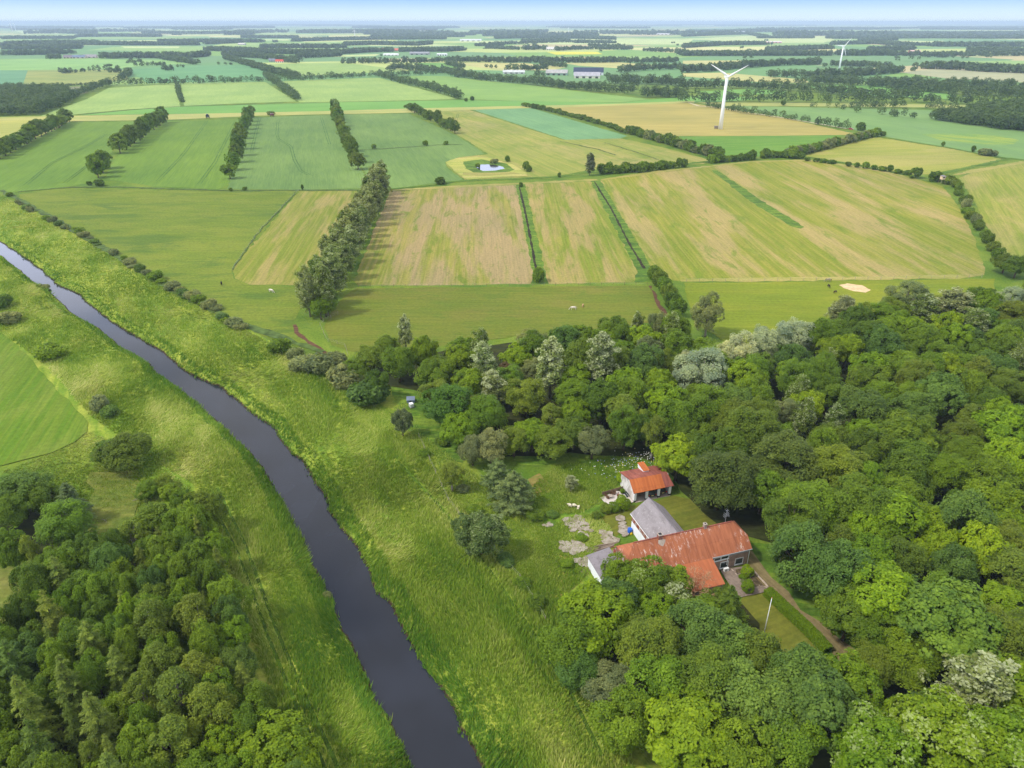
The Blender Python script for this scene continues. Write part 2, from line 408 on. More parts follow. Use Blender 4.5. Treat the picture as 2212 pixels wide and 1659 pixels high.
def tree(kind, x, y, h, w, col, label=None, group=None, z=0.0):
    """A tree at world (x, y): trunk and crown under one Empty."""
    protos = PR[kind]; c, t, h0, w0 = protos[rnd.randrange(len(protos))]
    e = thing(NAME[kind], label, 'tree', (x, y, z), rnd.random()*2*PI, group, (w/w0, w/w0, h/h0))
    k = COLR[col] if isinstance(col, str) else col
    v = rnd.uniform(.88, 1.12); k = (k[0]*v*rnd.uniform(.95, 1.06), k[1]*v, k[2]*v, 1)
    link('crown', c, e, color=k); link('trunk', t, e)
    TREES.append((x, y, w/2)); return e
def tree_at(kind, px, py, h, w, col, label=None, group=None):
    x, y = gxy(px, py, h*.58); return tree(kind, x, y, h, w, col, label, group)
def shrub(x, y, h, w, col, label=None, group=None, far=False, z=0.0, name='shrub', cat='shrub'):
    me, H0, W0 = (BUF if far else BU)[rnd.randrange(2 if far else 3)]
    k = COLR[col]; v = rnd.uniform(.88, 1.12)
    o = link(name, me, None, (x, y, z), rnd.random()*2*PI, (w/W0*rnd.uniform(.9, 1.12), w/W0*rnd.uniform(.9, 1.12), h/H0), (k[0]*v, k[1]*v, k[2]*v, 1))
    return tag(o, label, cat, group)

# ================================================================== GROUND
WZ = -1.3
RL = [(0,550),(43,582),(67,605),(97,622),(123,642),(160,679),(213,709),(267,752),(300,769),(320,782),(333,799),(363,821),(393,844),(413,857),(437,881),(460,901),(487,924),(517,956),(547,981),(567,1007),(587,1041),(613,1084),(633,1127),(653,1164),(668,1211),(690,1243),(717,1293),(733,1343),(737,1353),(764,1403),(787,1450),(807,1507),(834,1537),(851,1577),(877,1620),(891,1659),(925,1760)]
RR = [(0,524),(33,544),(57,562),(90,585),(123,617),(167,635),(187,655),(233,692),(287,725),(333,752),(373,779),(393,799),(430,819),(470,832),(500,857),(540,891),(580,917),(600,941),(630,981),(653,991),(670,1034),(697,1067),(713,1104),(730,1137),(754,1161),(777,1194),(787,1217),(804,1270),(844,1320),(874,1367),(904,1423),(951,1483),(977,1527),(994,1583),(1027,1627),(1040,1657),(1100,1760)]
def wpts(l, z=0.0): return np.array([gxy(x, y, z) for x, y in l])
left_b = wpts(RL, WZ); right_b = wpts(RR, WZ)
# the river runs on upstream beyond the frame
d0 = (left_b[0]-left_b[2]); d0 /= np.linalg.norm(d0)
left_b = np.vstack([left_b[0]+d0*90, left_b]); right_b = np.vstack([right_b[0]+d0*90, right_b])
def dense(pl, step=1.5, amp=.22, seed=3):
    rng = np.random.default_rng(seed); out = []
    for a, b in zip(pl[:-1], pl[1:]):
        n = max(1, int(np.linalg.norm(b-a)/step))
        for i in range(n): out.append(a+(b-a)*i/n)
    out.append(pl[-1]); out = np.array(out); return out+rng.normal(size=out.shape)*amp
left_b = dense(left_b, seed=3); right_b = dense(right_b, seed=4)
RIV = np.vstack([left_b, right_b[::-1]])
def seg_dist(P, pl):
    best = np.full(len(P), 1e9)
    for a, b in zip(pl[:-1], pl[1:]):
        ab = b-a; t = np.clip(((P-a)@ab)/(ab@ab+1e-9), 0, 1)
        d = np.hypot(*(P-(a+t[:, None]*ab)).T); best = np.minimum(best, d)
    return best
def inside(P, poly):
    x, y = P[:, 0], P[:, 1]; r = np.zeros(len(P), bool); n = len(poly)
    for i in range(n):
        x0, y0 = poly[i]; x1, y1 = poly[(i+1) % n]
        c = ((y0 > y) != (y1 > y)) & (x < (x1-x0)*(y-y0)/(y1-y0+1e-12)+x0); r ^= c
    return r
def smooth(t): t = np.clip(t, 0, 1); return t*t*(3-2*t)
coarse = np.vstack([left_b[::3], right_b[::-1][::3]])
def vnoise(P, s, seed):
    """Value noise on points, three octaves, roughly -1 to 1."""
    rng = np.random.default_rng(seed); G = rng.random((256, 256))*2-1; v = 0; a = 1.0; t = 0
    for o in range(3):
        q = P[:, :2]/s*2**o+37.3*o; i = np.floor(q).astype(int); f = q-i; f = f*f*(3-2*f); x0, y0 = i[:, 0] % 256, i[:, 1] % 256; x1, y1 = (x0+1) % 256, (y0+1) % 256
        v = v+a*((G[x0, y0]*(1-f[:, 0])+G[x1, y0]*f[:, 0])*(1-f[:, 1])+(G[x0, y1]*(1-f[:, 0])+G[x1, y1]*f[:, 0])*f[:, 1]); t += a; a *= .5
    return v/t*1.5
def ground_z(P):
    P = np.asarray(P, float); d = np.full(len(P), 1e9)
    near = (P[:, 0] > -330) & (P[:, 0] < 60) & (P[:, 1] > 30) & (P[:, 1] < 400)
    if near.any():
        Q = P[near]; dl = seg_dist(Q, left_b[::2]); dr = seg_dist(Q, right_b[::2]); q = np.minimum(dl, dr)
        ins = inside(Q, RIV); q = np.where(ins, -q, q); d[near] = q
    z = np.zeros(len(P))
    bank = WZ+1.5*smooth(d/2.6)+.55*smooth((d-2.0)/6)
    fall = 1-smooth((d-12)/16)
    z = np.where(d > 0, np.where(d < 12, bank, (bank)*fall), WZ-1.2*smooth(-d/2.0)-.12)
    z = np.where((d > 2.5) & (d < 30), z+vnoise(P, 7.0, 5)*.12*fall, z)
    edge = np.minimum.reduce([(P[:, 0]+325)/10, (56-P[:, 0])/10, (P[:, 1]-34)/6, (392-P[:, 1])/10])
    return z*np.clip(edge, 0, 1), d
gx = np.arange(-330, 61, 1.3); gy = np.arange(30, 400, 1.3)
GX, GY = np.meshgrid(gx, gy); P = np.stack([GX.ravel(), GY.ravel()], 1)
GZ, GD = ground_z(P)
V = np.column_stack([P, GZ]); nx = len(gx); ny = len(gy)
I = np.arange(nx*ny).reshape(ny, nx)
F = np.stack([I[:-1, :-1], I[:-1, 1:], I[1:, 1:], I[1:, :-1]], -1).reshape(-1, 4)
x0, x1, y0, y1 = gx[0], gx[-1], gy[0], gy[-1]; B = 42000.0
k = len(V)
V = np.vstack([V, [(-B, -3000, 0), (B, -3000, 0), (B, y0, 0), (-B, y0, 0), (-B, y1, 0), (B, y1, 0), (B, B, 0), (-B, B, 0)]])
c00, c10, c11, c01 = I[0, 0], I[0, -1], I[-1, -1], I[-1, 0]
F = np.vstack([F, [(k, k+1, k+2, k+3), (k+3, c00, c01, k+4), (c10, k+2, k+5, c11), (k+4, k+5, k+6, k+7)]])
bankw = np.concatenate([np.where(GD < 40, 1-smooth((GD-26)/14), 0), np.zeros(8)])

def ground_mat():
    k = NT('ground'); p = k.pos(); at = k.n('ShaderNodeAttribute', attribute_name='bank').outputs['Fac']
    n1 = k.noise(p, .045, 5, .6, .6); n2 = k.noise(p, .22, 5, .65, .8); n3 = k.noise(p, 1.6, 4, .7)
    ri = math.radians(118)
    n4 = k.noise(k.mapping(p, ri, (.03, .22, 1)), 1, 5, .62, 1.2)
    bank = k.mix(k.ramp(n4, .36, .64), S(108, 136, 40), S(152, 162, 64))
    bank = k.mix(k.math('MULTIPLY', k.ramp(n2, .50, .70), .7), bank, S(86, 122, 40))
    bank = k.mix(k.math('MULTIPLY', k.ramp(n1, .56, .70), .5), bank, S(184, 176, 92))
    grass = k.mix(k.ramp(n1, .35, .65), S(84, 114, 36), S(116, 134, 46))
    grass = k.mix(k.math('MULTIPLY', k.ramp(n2, .5, .7), .6), grass, S(76, 108, 38))
    # beyond the near fields: a patchwork of holdings
    vo = k.n('ShaderNodeTexVoronoi', feature='F1', distance='CHEBYCHEV'); k.set(vo.inputs['Vector'], k.mapping(p, math.radians(14), (1/560, 1/420, 0)))
    vo.inputs['Scale'].default_value = 1.0; vo.inputs['Randomness'].default_value = .85
    sep = k.n('ShaderNodeSeparateColor'); k.set(sep.inputs[0], vo.outputs['Color'])
    cr = k.n('ShaderNodeValToRGB'); k.set(cr.inputs[0], sep.outputs[0]); cr.color_ramp.interpolation = 'CONSTANT'
    els = cr.color_ramp.elements
    stops = [(0, (140, 170, 96)), (.16, (108, 148, 92)), (.32, (176, 188, 112)), (.45, (124, 160, 80)), (.60, (198, 196, 134)), (.70, (110, 146, 96)), (.84, (158, 180, 104)), (.94, (184, 172, 128))]
    els[0].position = 0; els[0].color = S(*stops[0][1]); els[1].position = stops[1][0]; els[1].color = S(*stops[1][1])
    for q, cc in stops[2:]: e = els.new(q); e.color = S(*cc)
    far = k.n('ShaderNodeSeparateXYZ'); k.set(far.inputs[0], p)
    c = k.mix(k.ramp(far.outputs[1], 1150, 1350), grass, cr.outputs[0])
    c = k.mix(at, c, bank)
    # bare wet earth where the bank drops to the water
    z = far.outputs[2]
    c = k.mix(k.ramp(z, WZ+.42, WZ+.12), c, S(62, 50, 40))
    c = k.mix(1.0, c, k.mix(k.ramp(n3, .25, .75), (.72, .74, .72, 1), (1.2, 1.18, 1.1, 1)), 'MULTIPLY')
    return k.done(k.pbr(c, .92, .1, k.bump(n3, .5, .35)))
tag(link('ground', np_mesh('ground', V, F, ground_mat(), {'bank': bankw}, True)), kind='structure')

# river
def water_mat(name, base, rough=.06, rip=.02, sc=.9):
    k = NT(name); p = k.pos()
    n = k.noise(k.mapping(p, math.radians(118), (.5, 1.0, 1)), sc, 4, .6, .5); n2 = k.noise(p, .05, 3)
    f = k.mix(k.ramp(n2, .4, .65), base, tuple(x*1.5 for x in base[:3])+(1,))
    nd = k.pbr(f, rough, .5, k.bump(n, .12, rip)); k.t.nodes[-1]
    for q_ in k.t.nodes:
        if q_.type == 'BSDF_PRINCIPLED': q_.inputs['IOR'].default_value = 1.42
    return k.done(nd)
def poly_mesh(name, pts, z, m):
    me = bpy.data.meshes.new(name); me.from_pydata([(p[0], p[1], z) for p in pts], [], [tuple(range(len(pts)))])
    bm = bmesh.new(); bm.from_mesh(me)
    for f in bm.faces:
        if f.normal.z < 0: f.normal_flip()
    bm.to_mesh(me); bm.free(); me.materials.append(m); return me
def swell(pl, d):
    n = np.zeros_like(pl); t = np.gradient(pl, axis=0); n[:, 0] = -t[:, 1]; n[:, 1] = t[:, 0]
    return pl+d*unit(n)
rv = np.vstack([swell(left_b[::2], -.9), swell(right_b[::2], .9)[::-1]])
riverm = water_mat('river_water', (.011, .013, .021, 1))
vs = []; fs = []
la = swell(left_b, 0); N_ = 160
def resample(pl, n):
    s = np.concatenate([[0], np.cumsum(np.linalg.norm(np.diff(pl, axis=0), axis=1))]); t = np.linspace(0, s[-1], n)
    return np.column_stack([np.interp(t, s, pl[:, 0]), np.interp(t, s, pl[:, 1])])
ra = resample(left_b, N_); rb = resample(right_b, N_)
for i in range(N_):
    w = rb[i]-ra[i]; w = w/np.linalg.norm(w)
    vs += [tuple(ra[i]-w*1.0)+(WZ,), tuple(rb[i]+w*1.0)+(WZ,)]
for i in range(N_-1): fs.append((2*i, 2*i+1, 2*i+3, 2*i+2))
me = bpy.data.meshes.new('river'); me.from_pydata(vs, [], fs); bm = bmesh.new(); bm.from_mesh(me)
for f in bm.faces:
    if f.normal.z < 0: f.normal_flip()
bm.to_mesh(me); bm.free(); me.materials.append(riverm)
tag(link('river', me), kind='structure')

# ================================================================== FIELDS
LAY = [0.03]
def layer(): LAY[0] += .004; return LAY[0]
def rough_poly(pts, step=4.0, amp=.35, seed=1):
    rng = np.random.default_rng(seed); pts = np.array(pts); out = []
    per = sum(np.linalg.norm(pts[i]-pts[i-1]) for i in range(len(pts))); step = max(step, per/220)
    for i in range(len(pts)):
        a, b = pts[i], pts[(i+1) % len(pts)]; n = max(1, int(np.linalg.norm(b-a)/step))
        for j in range(n): out.append(a+(b-a)*j/n+(rng.normal(size=2)*amp if j else 0))
    return np.array(out)
LIFT = [0.0]
def field(pix, m, name='field', amp=.35, step=4.0):
    z = layer()+LIFT[0]; pts = rough_poly([gxy(x, y, z) for x, y in pix], step, amp, len(pix)+abs(int(pix[0][0])))
    return tag(link(name, poly_mesh(name, pts, z, m)), kind='structure')
def ribbon(pix, w, m, name='track', world=False, jit=.1, step=3.0, z=None):
    z = layer() if z is None else z
    pl = dense(np.array(pix if world else [gxy(x, y, z) for x, y in pix], float), step, jit, len(pix)+3)
    t = unit(np.gradient(pl, axis=0)); n = np.column_stack([-t[:, 1], t[:, 0]])
    ww = w*(.5+.12*np.random.default_rng(8).normal(size=len(pl)))[:, None]
    a = pl+n*ww; b = pl-n*ww; vs = []; fs = []
    for i in range(len(pl)): vs += [(a[i][0], a[i][1], z), (b[i][0], b[i][1], z)]
    for i in range(len(pl)-1): fs.append((2*i, 2*i+1, 2*i+3, 2*i+2))
    me = bpy.data.meshes.new(name); me.from_pydata(vs, [], fs); bm = bmesh.new(); bm.from_mesh(me)
    for f in bm.faces:
        if f.normal.z < 0: f.normal_flip()
    bm.to_mesh(me); bm.free(); me.materials.append(m)
    return tag(link(name, me), kind='structure')
def ang(a, b, c, d):
    p, q = gxy(a, b), gxy(c, d); return math.atan2(q[1]-p[1], q[0]-p[0])

TAN = S(196, 168, 116); HAY = S(176, 166, 74); MOWN = S(146, 152, 48)
a_mid = ang(1000, 610, 1010, 405)
pasture = field_mat('pasture', S(105, 123, 40), S(123, 132, 50), S(77, 105, 39), 0, 14, 30, 26, .7, .5, .26, (.52, .64), S(98, 118, 42))
field([(40,420),(95,412),(150,406),(260,408),(480,413),(640,412),(530,545),(500,585),(505,602),(540,616),(668,622),(650,665),(636,705),(650,735),(700,762),(668,770),(600,745),(520,700),(450,655),(370,625),(290,575),(200,522),(100,468),(48,436)], pasture)
m = field_mat('mown_strip', S(116, 129, 44), S(141, 139, 65), S(162, 145, 92), ang(600, 600, 720, 412), 2.2, 110, 40, .7, .8, .25, (.47, .6), el=4)
field([(646,413),(772,411),(700,560),(672,616),(540,615),(507,601),(501,584),(532,545)], m)
m = field_mat('hay_field', S(122, 129, 48), S(147, 139, 71), S(157, 138, 99), a_mid, 2.4, 150, 60, .9, .85, .25, (.40, .56), S(103, 122, 38), el=5)
field([(842,413),(980,405),(1115,399),(1154,598),(1146,613),(1000,616),(772,616),(764,606)], m)
m = field_mat('hay_field_two', S(118, 131, 42), S(143, 139, 65), S(164, 143, 95), ang(1290, 605, 1215, 397), 2.4, 140, 55, .75, .85, .25, (.45, .58), S(105, 124, 37), el=5)
field([(1133,398),(1279,391),(1381,588),(1374,609),(1300,611),(1186,613),(1179,600)], m)
m = field_mat('large_hay_field', S(122, 132, 42), S(143, 141, 61), S(166, 147, 97), ang(1750, 590, 1480, 372), 2.6, 150, 80, .8, .85, .25, (.45, .6), S(105, 126, 38), el=4.5)
field([(1297,390),(1420,373),(1545,360),(1620,350),(1740,345),(1850,358),(1960,380),(2036,402),(2066,440),(2098,500),(2128,578),(2126,594),(2082,601),(1800,604),(1500,607),(1455,606),(1410,585),(1350,480)], m)
headland = field_mat('headland', S(151, 147, 77), S(166, 153, 94), S(131, 136, 57), 0, 2, 40, 18, .5, .7)
ribbon([(1300,388),(1420,371),(1545,358),(1622,349),(1740,346),(1850,360),(1955,380)], 4.5, headland, 'field_margin')
ribbon([(1470,606),(1700,603),(1900,601),(2080,597)], 4.0, headland, 'field_margin')
ribbon([(845,411),(980,403),(1110,397),(1290,388)], 5.0, headland, 'field_margin')
rough = field_mat('rough_grass', S(86, 118, 38), S(116, 138, 48), S(68, 98, 36), 0, 2, 9, 8, .8, .8, .4)
rough_bright = field_mat('bright_rough_grass', S(90, 121, 37), S(112, 136, 44), S(74, 105, 35), 0, 2, 9, 8, .6, .7, .4)  # rough grass with weaker, lighter dark patches
field([(1114,399),(1134,398),(1180,600),(1186,613),(1146,614),(1153,598)], rough)
field([(1275,391),(1297,390),(1350,480),(1412,586),(1456,606),(1370,610),(1378,589)], rough)
field([(1536,367),(1550,368),(1640,430),(1738,490),(1730,494),(1712,490),(1620,435)], rough)
dark_soil = plain('ditch_bottom', S(58, 52, 34), .9, .1, .3, .6)
ribbon([(1122,404),(1131,440),(1143,500),(1160,590)], 1.1, dark_soil, 'ditch')
ribbon([(1284,392),(1320,450),(1356,520),(1392,580)], 1.0, dark_soil, 'ditch')
m = field_mat('horse_paddock', S(102, 115, 39), S(115, 119, 46), S(121, 115, 55), 0, 10, 30, 30, .5, .5, .2, (.5, .66), S(94, 113, 37))
field([(768,622),(1000,621),(1400,617),(1412,640),(1432,682),(1440,692),(1330,706),(1150,722),(1000,742),(870,752),(760,760),(716,745),(700,706),(722,660)], m)
m = field_mat('east_paddock', S(117, 131, 35), S(131, 136, 42), S(102, 121, 36), 0, 10, 40, 30, .5, .6, .2)
field([(1478,611),(1700,609),(1850,606),(2150,602),(2140,640),(2000,650),(1870,690),(1700,740),(1580,745),(1500,700)], m)
field([(1812,616),(1830,612),(1862,616),(1881,626),(1870,632),(1845,629),(1822,622)], field_mat('sand', S(206, 176, 140), S(214, 188, 150), None, 0, 2, 6), 'sand_patch', .2, 1.5)
m = field_mat('far_hay_field', S(124, 136, 48), S(149, 147, 71), S(164, 149, 94), ang(2190, 560, 2090, 390), 3, 120, 40, .55, .7)
field([(2072,384),(2120,366),(2260,340),(2330,340),(2330,580),(2165,562),(2108,440)], m)
ribbon([(2062,378),(2120,366),(2240,345)], 5.5, headland, 'field_margin')
LAY[0] = .0313
# the crops beyond
e_em = ang(330, 390, 440, 262)
emer = field_mat('young_corn', S(102, 131, 46), S(112, 141, 50), S(88, 120, 44), e_em, 5, 120, 120, .6, .5, .14, (.4, .65))
field([(-40,420),(-40,362),(0,346),(150,264),(305,262),(255,310),(206,376),(215,392),(110,408),(40,414)], emer)
field([(226,386),(250,340),(360,262),(536,257),(512,330),(490,402),(470,408),(330,402)], emer)
teal = field_mat('blue_green_wheat', S(98, 126, 66), S(108, 136, 70), S(122, 148, 78), ang(640, 400, 650, 250), 5, 100, 90, .5, .5, .14, (.45, .65))
field([(491,408),(513,330),(538,254),(720,248),(754,320),(805,406),(640,410)], teal)
field([(722,248),(882,245),(985,292),(1048,332),(985,342),(960,352),(966,362),(1000,388),(940,398),(842,407),(808,405),(755,320)], teal)
m = field_mat('meadow', S(129, 140, 59), S(151, 149, 75), S(169, 153, 99), ang(1250, 360, 960, 245), 4, 120, 70, .55, .7, .2, (.48, .64), S(112, 132, 48))
field([(905,241),(1012,237),(1218,302),(1342,299),(1440,320),(1532,345),(1520,354),(1400,358),(1285,366),(1200,380),(1120,384),(1004,388),(968,362),(962,352),(990,340),(1056,333),(990,292)], m)
m2 = field_mat('wheat', S(106, 146, 100), S(116, 154, 104), None, ang(1250, 300, 1050, 235), 5, 120)
field([(1022,237),(1136,230),(1356,294),(1340,299),(1222,302)], m2)
m = field_mat('barley', S(160, 148, 80), S(174, 160, 92), S(148, 142, 74), ang(1300, 260, 1700, 262), 6, 160, 90, .6, .6, .12)
field([(1178,231),(1300,226),(1480,221),(1560,232),(1700,256),(1842,288),(1840,291),(1700,293),(1464,294),(1360,282)], m)
field([(1466,295),(1700,293),(1820,292),(1740,325),(1690,334),(1560,344),(1530,332)], field_mat('green_ley', S(94, 134, 46), S(108, 142, 54), None, 0.2, 6, 60))
field([(1738,337),(1800,318),(1884,297),(1905,297),(2050,318),(2172,344),(2080,362),(2008,377),(1960,377),(1850,354)], field_mat('cut_field', S(140, 147, 61), S(156, 153, 74), S(169, 156, 94), ang(1800, 350, 2100, 340), 4, 120, 60, .5, .7))
m = field_mat('rape_stubble', S(112, 144, 82), S(122, 152, 86), S(108, 138, 86), ang(1700, 240, 2200, 320), 6, 160, 100, .6, .5, .14)
field([(1580,229),(1700,231),(1900,235),(2100,240),(2400,262),(2400,345),(2212,344),(2172,340),(1905,294),(1880,288),(1700,254)], m)
field([(1990,290),(2060,288),(2150,292),(2200,302),(2190,312),(2120,312),(2030,302)], field_mat('yellow_flowers', S(108, 144, 72), S(176, 176, 62), S(108, 144, 76), ang(1980, 290, 2200, 315), 2.5, 60, 26, .85, .6))
lgreen = field_mat('light_corn', S(140, 165, 90), S(148, 171, 96), S(132, 159, 86), ang(300, 235, 380, 182), 6, 120, 100, .5, .5, .1)
lgreen2 = field_mat('grass_ley', S(123, 157, 79), S(132, 163, 84), None, ang(900, 200, 1300, 215), 6, 140)
field([(88,251),(120,238),(185,215),(235,190),(383,181),(389,231),(280,236),(160,247)], lgreen)
field([(391,181),(480,178),(572,177),(640,219),(500,224),(398,229)], lgreen)
field([(592,177),(700,171),(820,168),(990,214),(830,218),(648,221)], lgreen)
field([(828,168),(900,164),(968,165),(1137,183),(1300,203),(1404,214),(1340,221),(1150,219),(1000,214)], lgreen2)
strip = field_mat('green_strip', S(108, 154, 71), S(117, 159, 77), None, ang(300, 236, 1300, 218), 6, 200)
field([(168,249),(280,238),(400,230),(660,222),(1000,216),(1340,222),(1408,214),(1560,204),(1640,214),(1560,220),(1300,226),(900,236),(600,243)], strip)
straw = field_mat('dyke_grass', S(162, 164, 92), S(178, 172, 106), S(140, 156, 80), ang(100, 252, 1400, 225), 4, 120)
field([(-20,253),(160,250),(400,246),(700,240),(900,234),(1300,225),(1500,218),(1500,222),(1300,229),(1020,237),(900,243),(560,250),(380,258),(150,262),(-20,262)], straw)
field([(-20,262),(100,258),(150,262),(95,290),(40,310),(-20,330)], field_mat('dry_field', S(160, 162, 80), S(176, 172, 92), None, .4, 5, 70))
straw_e = field_mat('east_dyke_grass', S(150, 158, 88), S(166, 166, 98), None, ang(1500, 225, 2200, 230), 4, 120)
field([(1500,221),(1700,222),(2000,225),(2400,232),(2400,241),(2000,232),(1700,229),(1560,229)], straw_e)
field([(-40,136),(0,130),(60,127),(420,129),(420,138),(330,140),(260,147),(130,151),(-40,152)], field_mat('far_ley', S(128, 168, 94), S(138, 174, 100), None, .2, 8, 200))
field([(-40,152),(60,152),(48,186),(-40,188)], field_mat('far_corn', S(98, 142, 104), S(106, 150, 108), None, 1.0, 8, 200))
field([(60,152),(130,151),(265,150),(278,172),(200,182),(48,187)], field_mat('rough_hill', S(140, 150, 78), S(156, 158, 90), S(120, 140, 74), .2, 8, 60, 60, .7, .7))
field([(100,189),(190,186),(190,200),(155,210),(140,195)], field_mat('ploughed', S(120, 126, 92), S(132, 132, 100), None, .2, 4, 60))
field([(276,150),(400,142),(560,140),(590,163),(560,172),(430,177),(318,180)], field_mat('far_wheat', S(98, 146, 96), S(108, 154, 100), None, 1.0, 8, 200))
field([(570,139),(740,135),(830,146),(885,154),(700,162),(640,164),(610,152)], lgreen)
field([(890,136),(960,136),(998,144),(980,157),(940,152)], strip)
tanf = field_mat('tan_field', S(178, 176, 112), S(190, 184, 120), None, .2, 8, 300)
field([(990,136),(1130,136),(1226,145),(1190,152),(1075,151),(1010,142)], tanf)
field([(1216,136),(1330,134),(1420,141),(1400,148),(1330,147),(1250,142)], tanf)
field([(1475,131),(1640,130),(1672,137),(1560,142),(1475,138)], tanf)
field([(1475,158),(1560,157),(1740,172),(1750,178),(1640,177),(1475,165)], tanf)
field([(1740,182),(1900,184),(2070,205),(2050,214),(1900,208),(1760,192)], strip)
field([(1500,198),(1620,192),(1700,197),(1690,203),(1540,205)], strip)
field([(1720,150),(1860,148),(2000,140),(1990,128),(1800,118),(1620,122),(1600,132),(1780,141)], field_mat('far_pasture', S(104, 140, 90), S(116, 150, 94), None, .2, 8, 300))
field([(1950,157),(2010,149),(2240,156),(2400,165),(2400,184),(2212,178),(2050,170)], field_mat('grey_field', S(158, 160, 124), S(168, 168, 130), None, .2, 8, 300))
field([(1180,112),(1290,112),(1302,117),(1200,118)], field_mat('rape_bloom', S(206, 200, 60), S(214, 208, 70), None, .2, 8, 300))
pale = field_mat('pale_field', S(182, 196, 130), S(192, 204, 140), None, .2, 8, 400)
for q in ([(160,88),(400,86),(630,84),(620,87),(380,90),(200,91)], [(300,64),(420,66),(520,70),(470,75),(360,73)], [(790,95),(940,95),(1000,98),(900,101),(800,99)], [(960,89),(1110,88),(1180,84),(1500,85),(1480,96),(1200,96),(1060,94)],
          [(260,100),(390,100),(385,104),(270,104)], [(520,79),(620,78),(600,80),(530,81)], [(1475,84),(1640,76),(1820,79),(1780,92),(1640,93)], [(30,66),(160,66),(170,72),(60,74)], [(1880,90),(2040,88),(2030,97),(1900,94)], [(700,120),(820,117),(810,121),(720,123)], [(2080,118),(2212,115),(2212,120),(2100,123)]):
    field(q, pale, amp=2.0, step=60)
LAY[0] = .0327
# meadow cut beside the near wood, grassland by the farm
m = field_mat('cut_meadow', S(90, 121, 29), S(107, 127, 39), S(119, 132, 52), ang(60, 960, 130, 850), 1.6, 60, 16, .5, .7, .18)
LIFT[0] = .17
field([(-30,700),(0,716),(40,745),(120,840),(178,896),(190,912),(188,932),(160,955),(110,978),(0,1006),(-30,1012)], m)
LIFT[0] = 0.0
lawn = field_mat('lawn', S(104, 108, 40), S(118, 118, 48), S(90, 102, 36), .4, 2, 8, 9, .6, .6, .2)
field([(1330,1090),(1370,1092),(1452,1070),(1500,1080),(1545,1112),(1605,1160),(1500,1175),(1400,1130),(1350,1140),(1330,1160),(1300,1120)], lawn)
field([(1600,1290),(1640,1275),(1680,1290),(1770,1390),(1770,1420),(1680,1430),(1610,1380)], lawn)
field([(1150,1050),(1200,1010),(1320,985),(1380,980),(1400,1020),(1330,1050),(1300,1090),(1260,1130),(1200,1150),(1140,1110)], rough_bright)
field([(1110,1190),(1180,1150),(1260,1140),(1330,1170),(1330,1200),(1270,1240),(1210,1300),(1150,1260)], field_mat('yard_grass', S(112, 123, 44), S(131, 134, 57), S(92, 112, 39), .4, 2, 6, 7, .7, .7, .3))
field([(1600,1170),(1660,1175),(1760,1280),(1900,1430),(1960,1520),(1900,1500),(1800,1400),(1700,1320)], rough)
drive = field_mat('gravel', S(122, 108, 76), S(138, 124, 90), S(104, 104, 56), ang(1640, 1240, 1830, 1420), .9, 25, 12, .6, .8, .25)
ribbon([(1612,1190),(1650,1250),(1720,1320),(1800,1390),(1860,1440),(1960,1540)], 4.2, drive, 'driveway')
ribbon([(1700,1659),(1790,1625),(1880,1580),(1950,1530)], 5.0, drive, 'driveway')
ribbon([(1140,1270),(1215,1290),(1222,1230),(1215,1200)], 1.4, field_mat('worn_path', S(150, 140, 70), S(166, 150, 88), None, 0, 1, 6), 'path')
soil = field_mat('bare_soil', S(92, 66, 50), S(108, 80, 60), None, 0, 1, 6)
ribbon([(640,700),(645,718),(660,736),(685,752),(705,768)], 2.0, soil, 'path', jit=.3)
ribbon([(905,925),(925,950),(955,975)], 1.3, soil, 'path')
ribbon([(1404,618),(1416,645),(1436,685)], 2.2, soil, 'path', jit=.3)
field([(1140,1035),(1165,1022),(1200,1058),(1178,1066),(1160,1072)], field_mat('kitchen_garden', S(130, 116, 66), S(120, 126, 60), None, .3, .8, 6), 'kitchen_garden')
field([(1120,1005),(1200,1000),(1205,920),(1110,905),(1060,905)], rough)
fl = field_mat('forest_floor', S(50, 58, 26), S(66, 70, 32), S(46, 42, 26), 0, 2, 8, 9, .6, .7, .3)  # dark soil and green, with the shade under the trees put into the colour
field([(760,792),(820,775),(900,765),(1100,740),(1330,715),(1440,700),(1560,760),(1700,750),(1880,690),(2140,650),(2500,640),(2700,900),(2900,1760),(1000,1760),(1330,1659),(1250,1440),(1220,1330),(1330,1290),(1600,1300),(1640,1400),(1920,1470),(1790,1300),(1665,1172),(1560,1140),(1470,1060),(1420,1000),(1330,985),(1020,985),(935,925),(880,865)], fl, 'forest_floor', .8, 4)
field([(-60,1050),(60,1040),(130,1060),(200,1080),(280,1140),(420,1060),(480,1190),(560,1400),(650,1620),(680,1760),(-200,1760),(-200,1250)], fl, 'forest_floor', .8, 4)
field([(845,835),(925,850),(1000,960),(1000,1000),(940,985),(880,930)], rough)
LIFT[0] = .17
field([(195,1020),(300,1010),(330,1060),(290,1110),(270,1170),(210,1190),(180,1120)], field_mat('dry_clearing', S(112, 120, 50), S(132, 132, 64), S(92, 112, 42), 0, 1.5, 6, 7, .7, .7, .3), 'clearing', 1.3)
field([(-60,1150),(30,1160),(75,1200),(60,1300),(0,1350),(-60,1360)], field_mat('dry_clearing_two', S(120, 126, 56), S(138, 136, 74), S(104, 118, 48), 0, 1.5, 6, 7, .7, .7, .3), 'clearing', 1.0)
LIFT[0] = 0.0
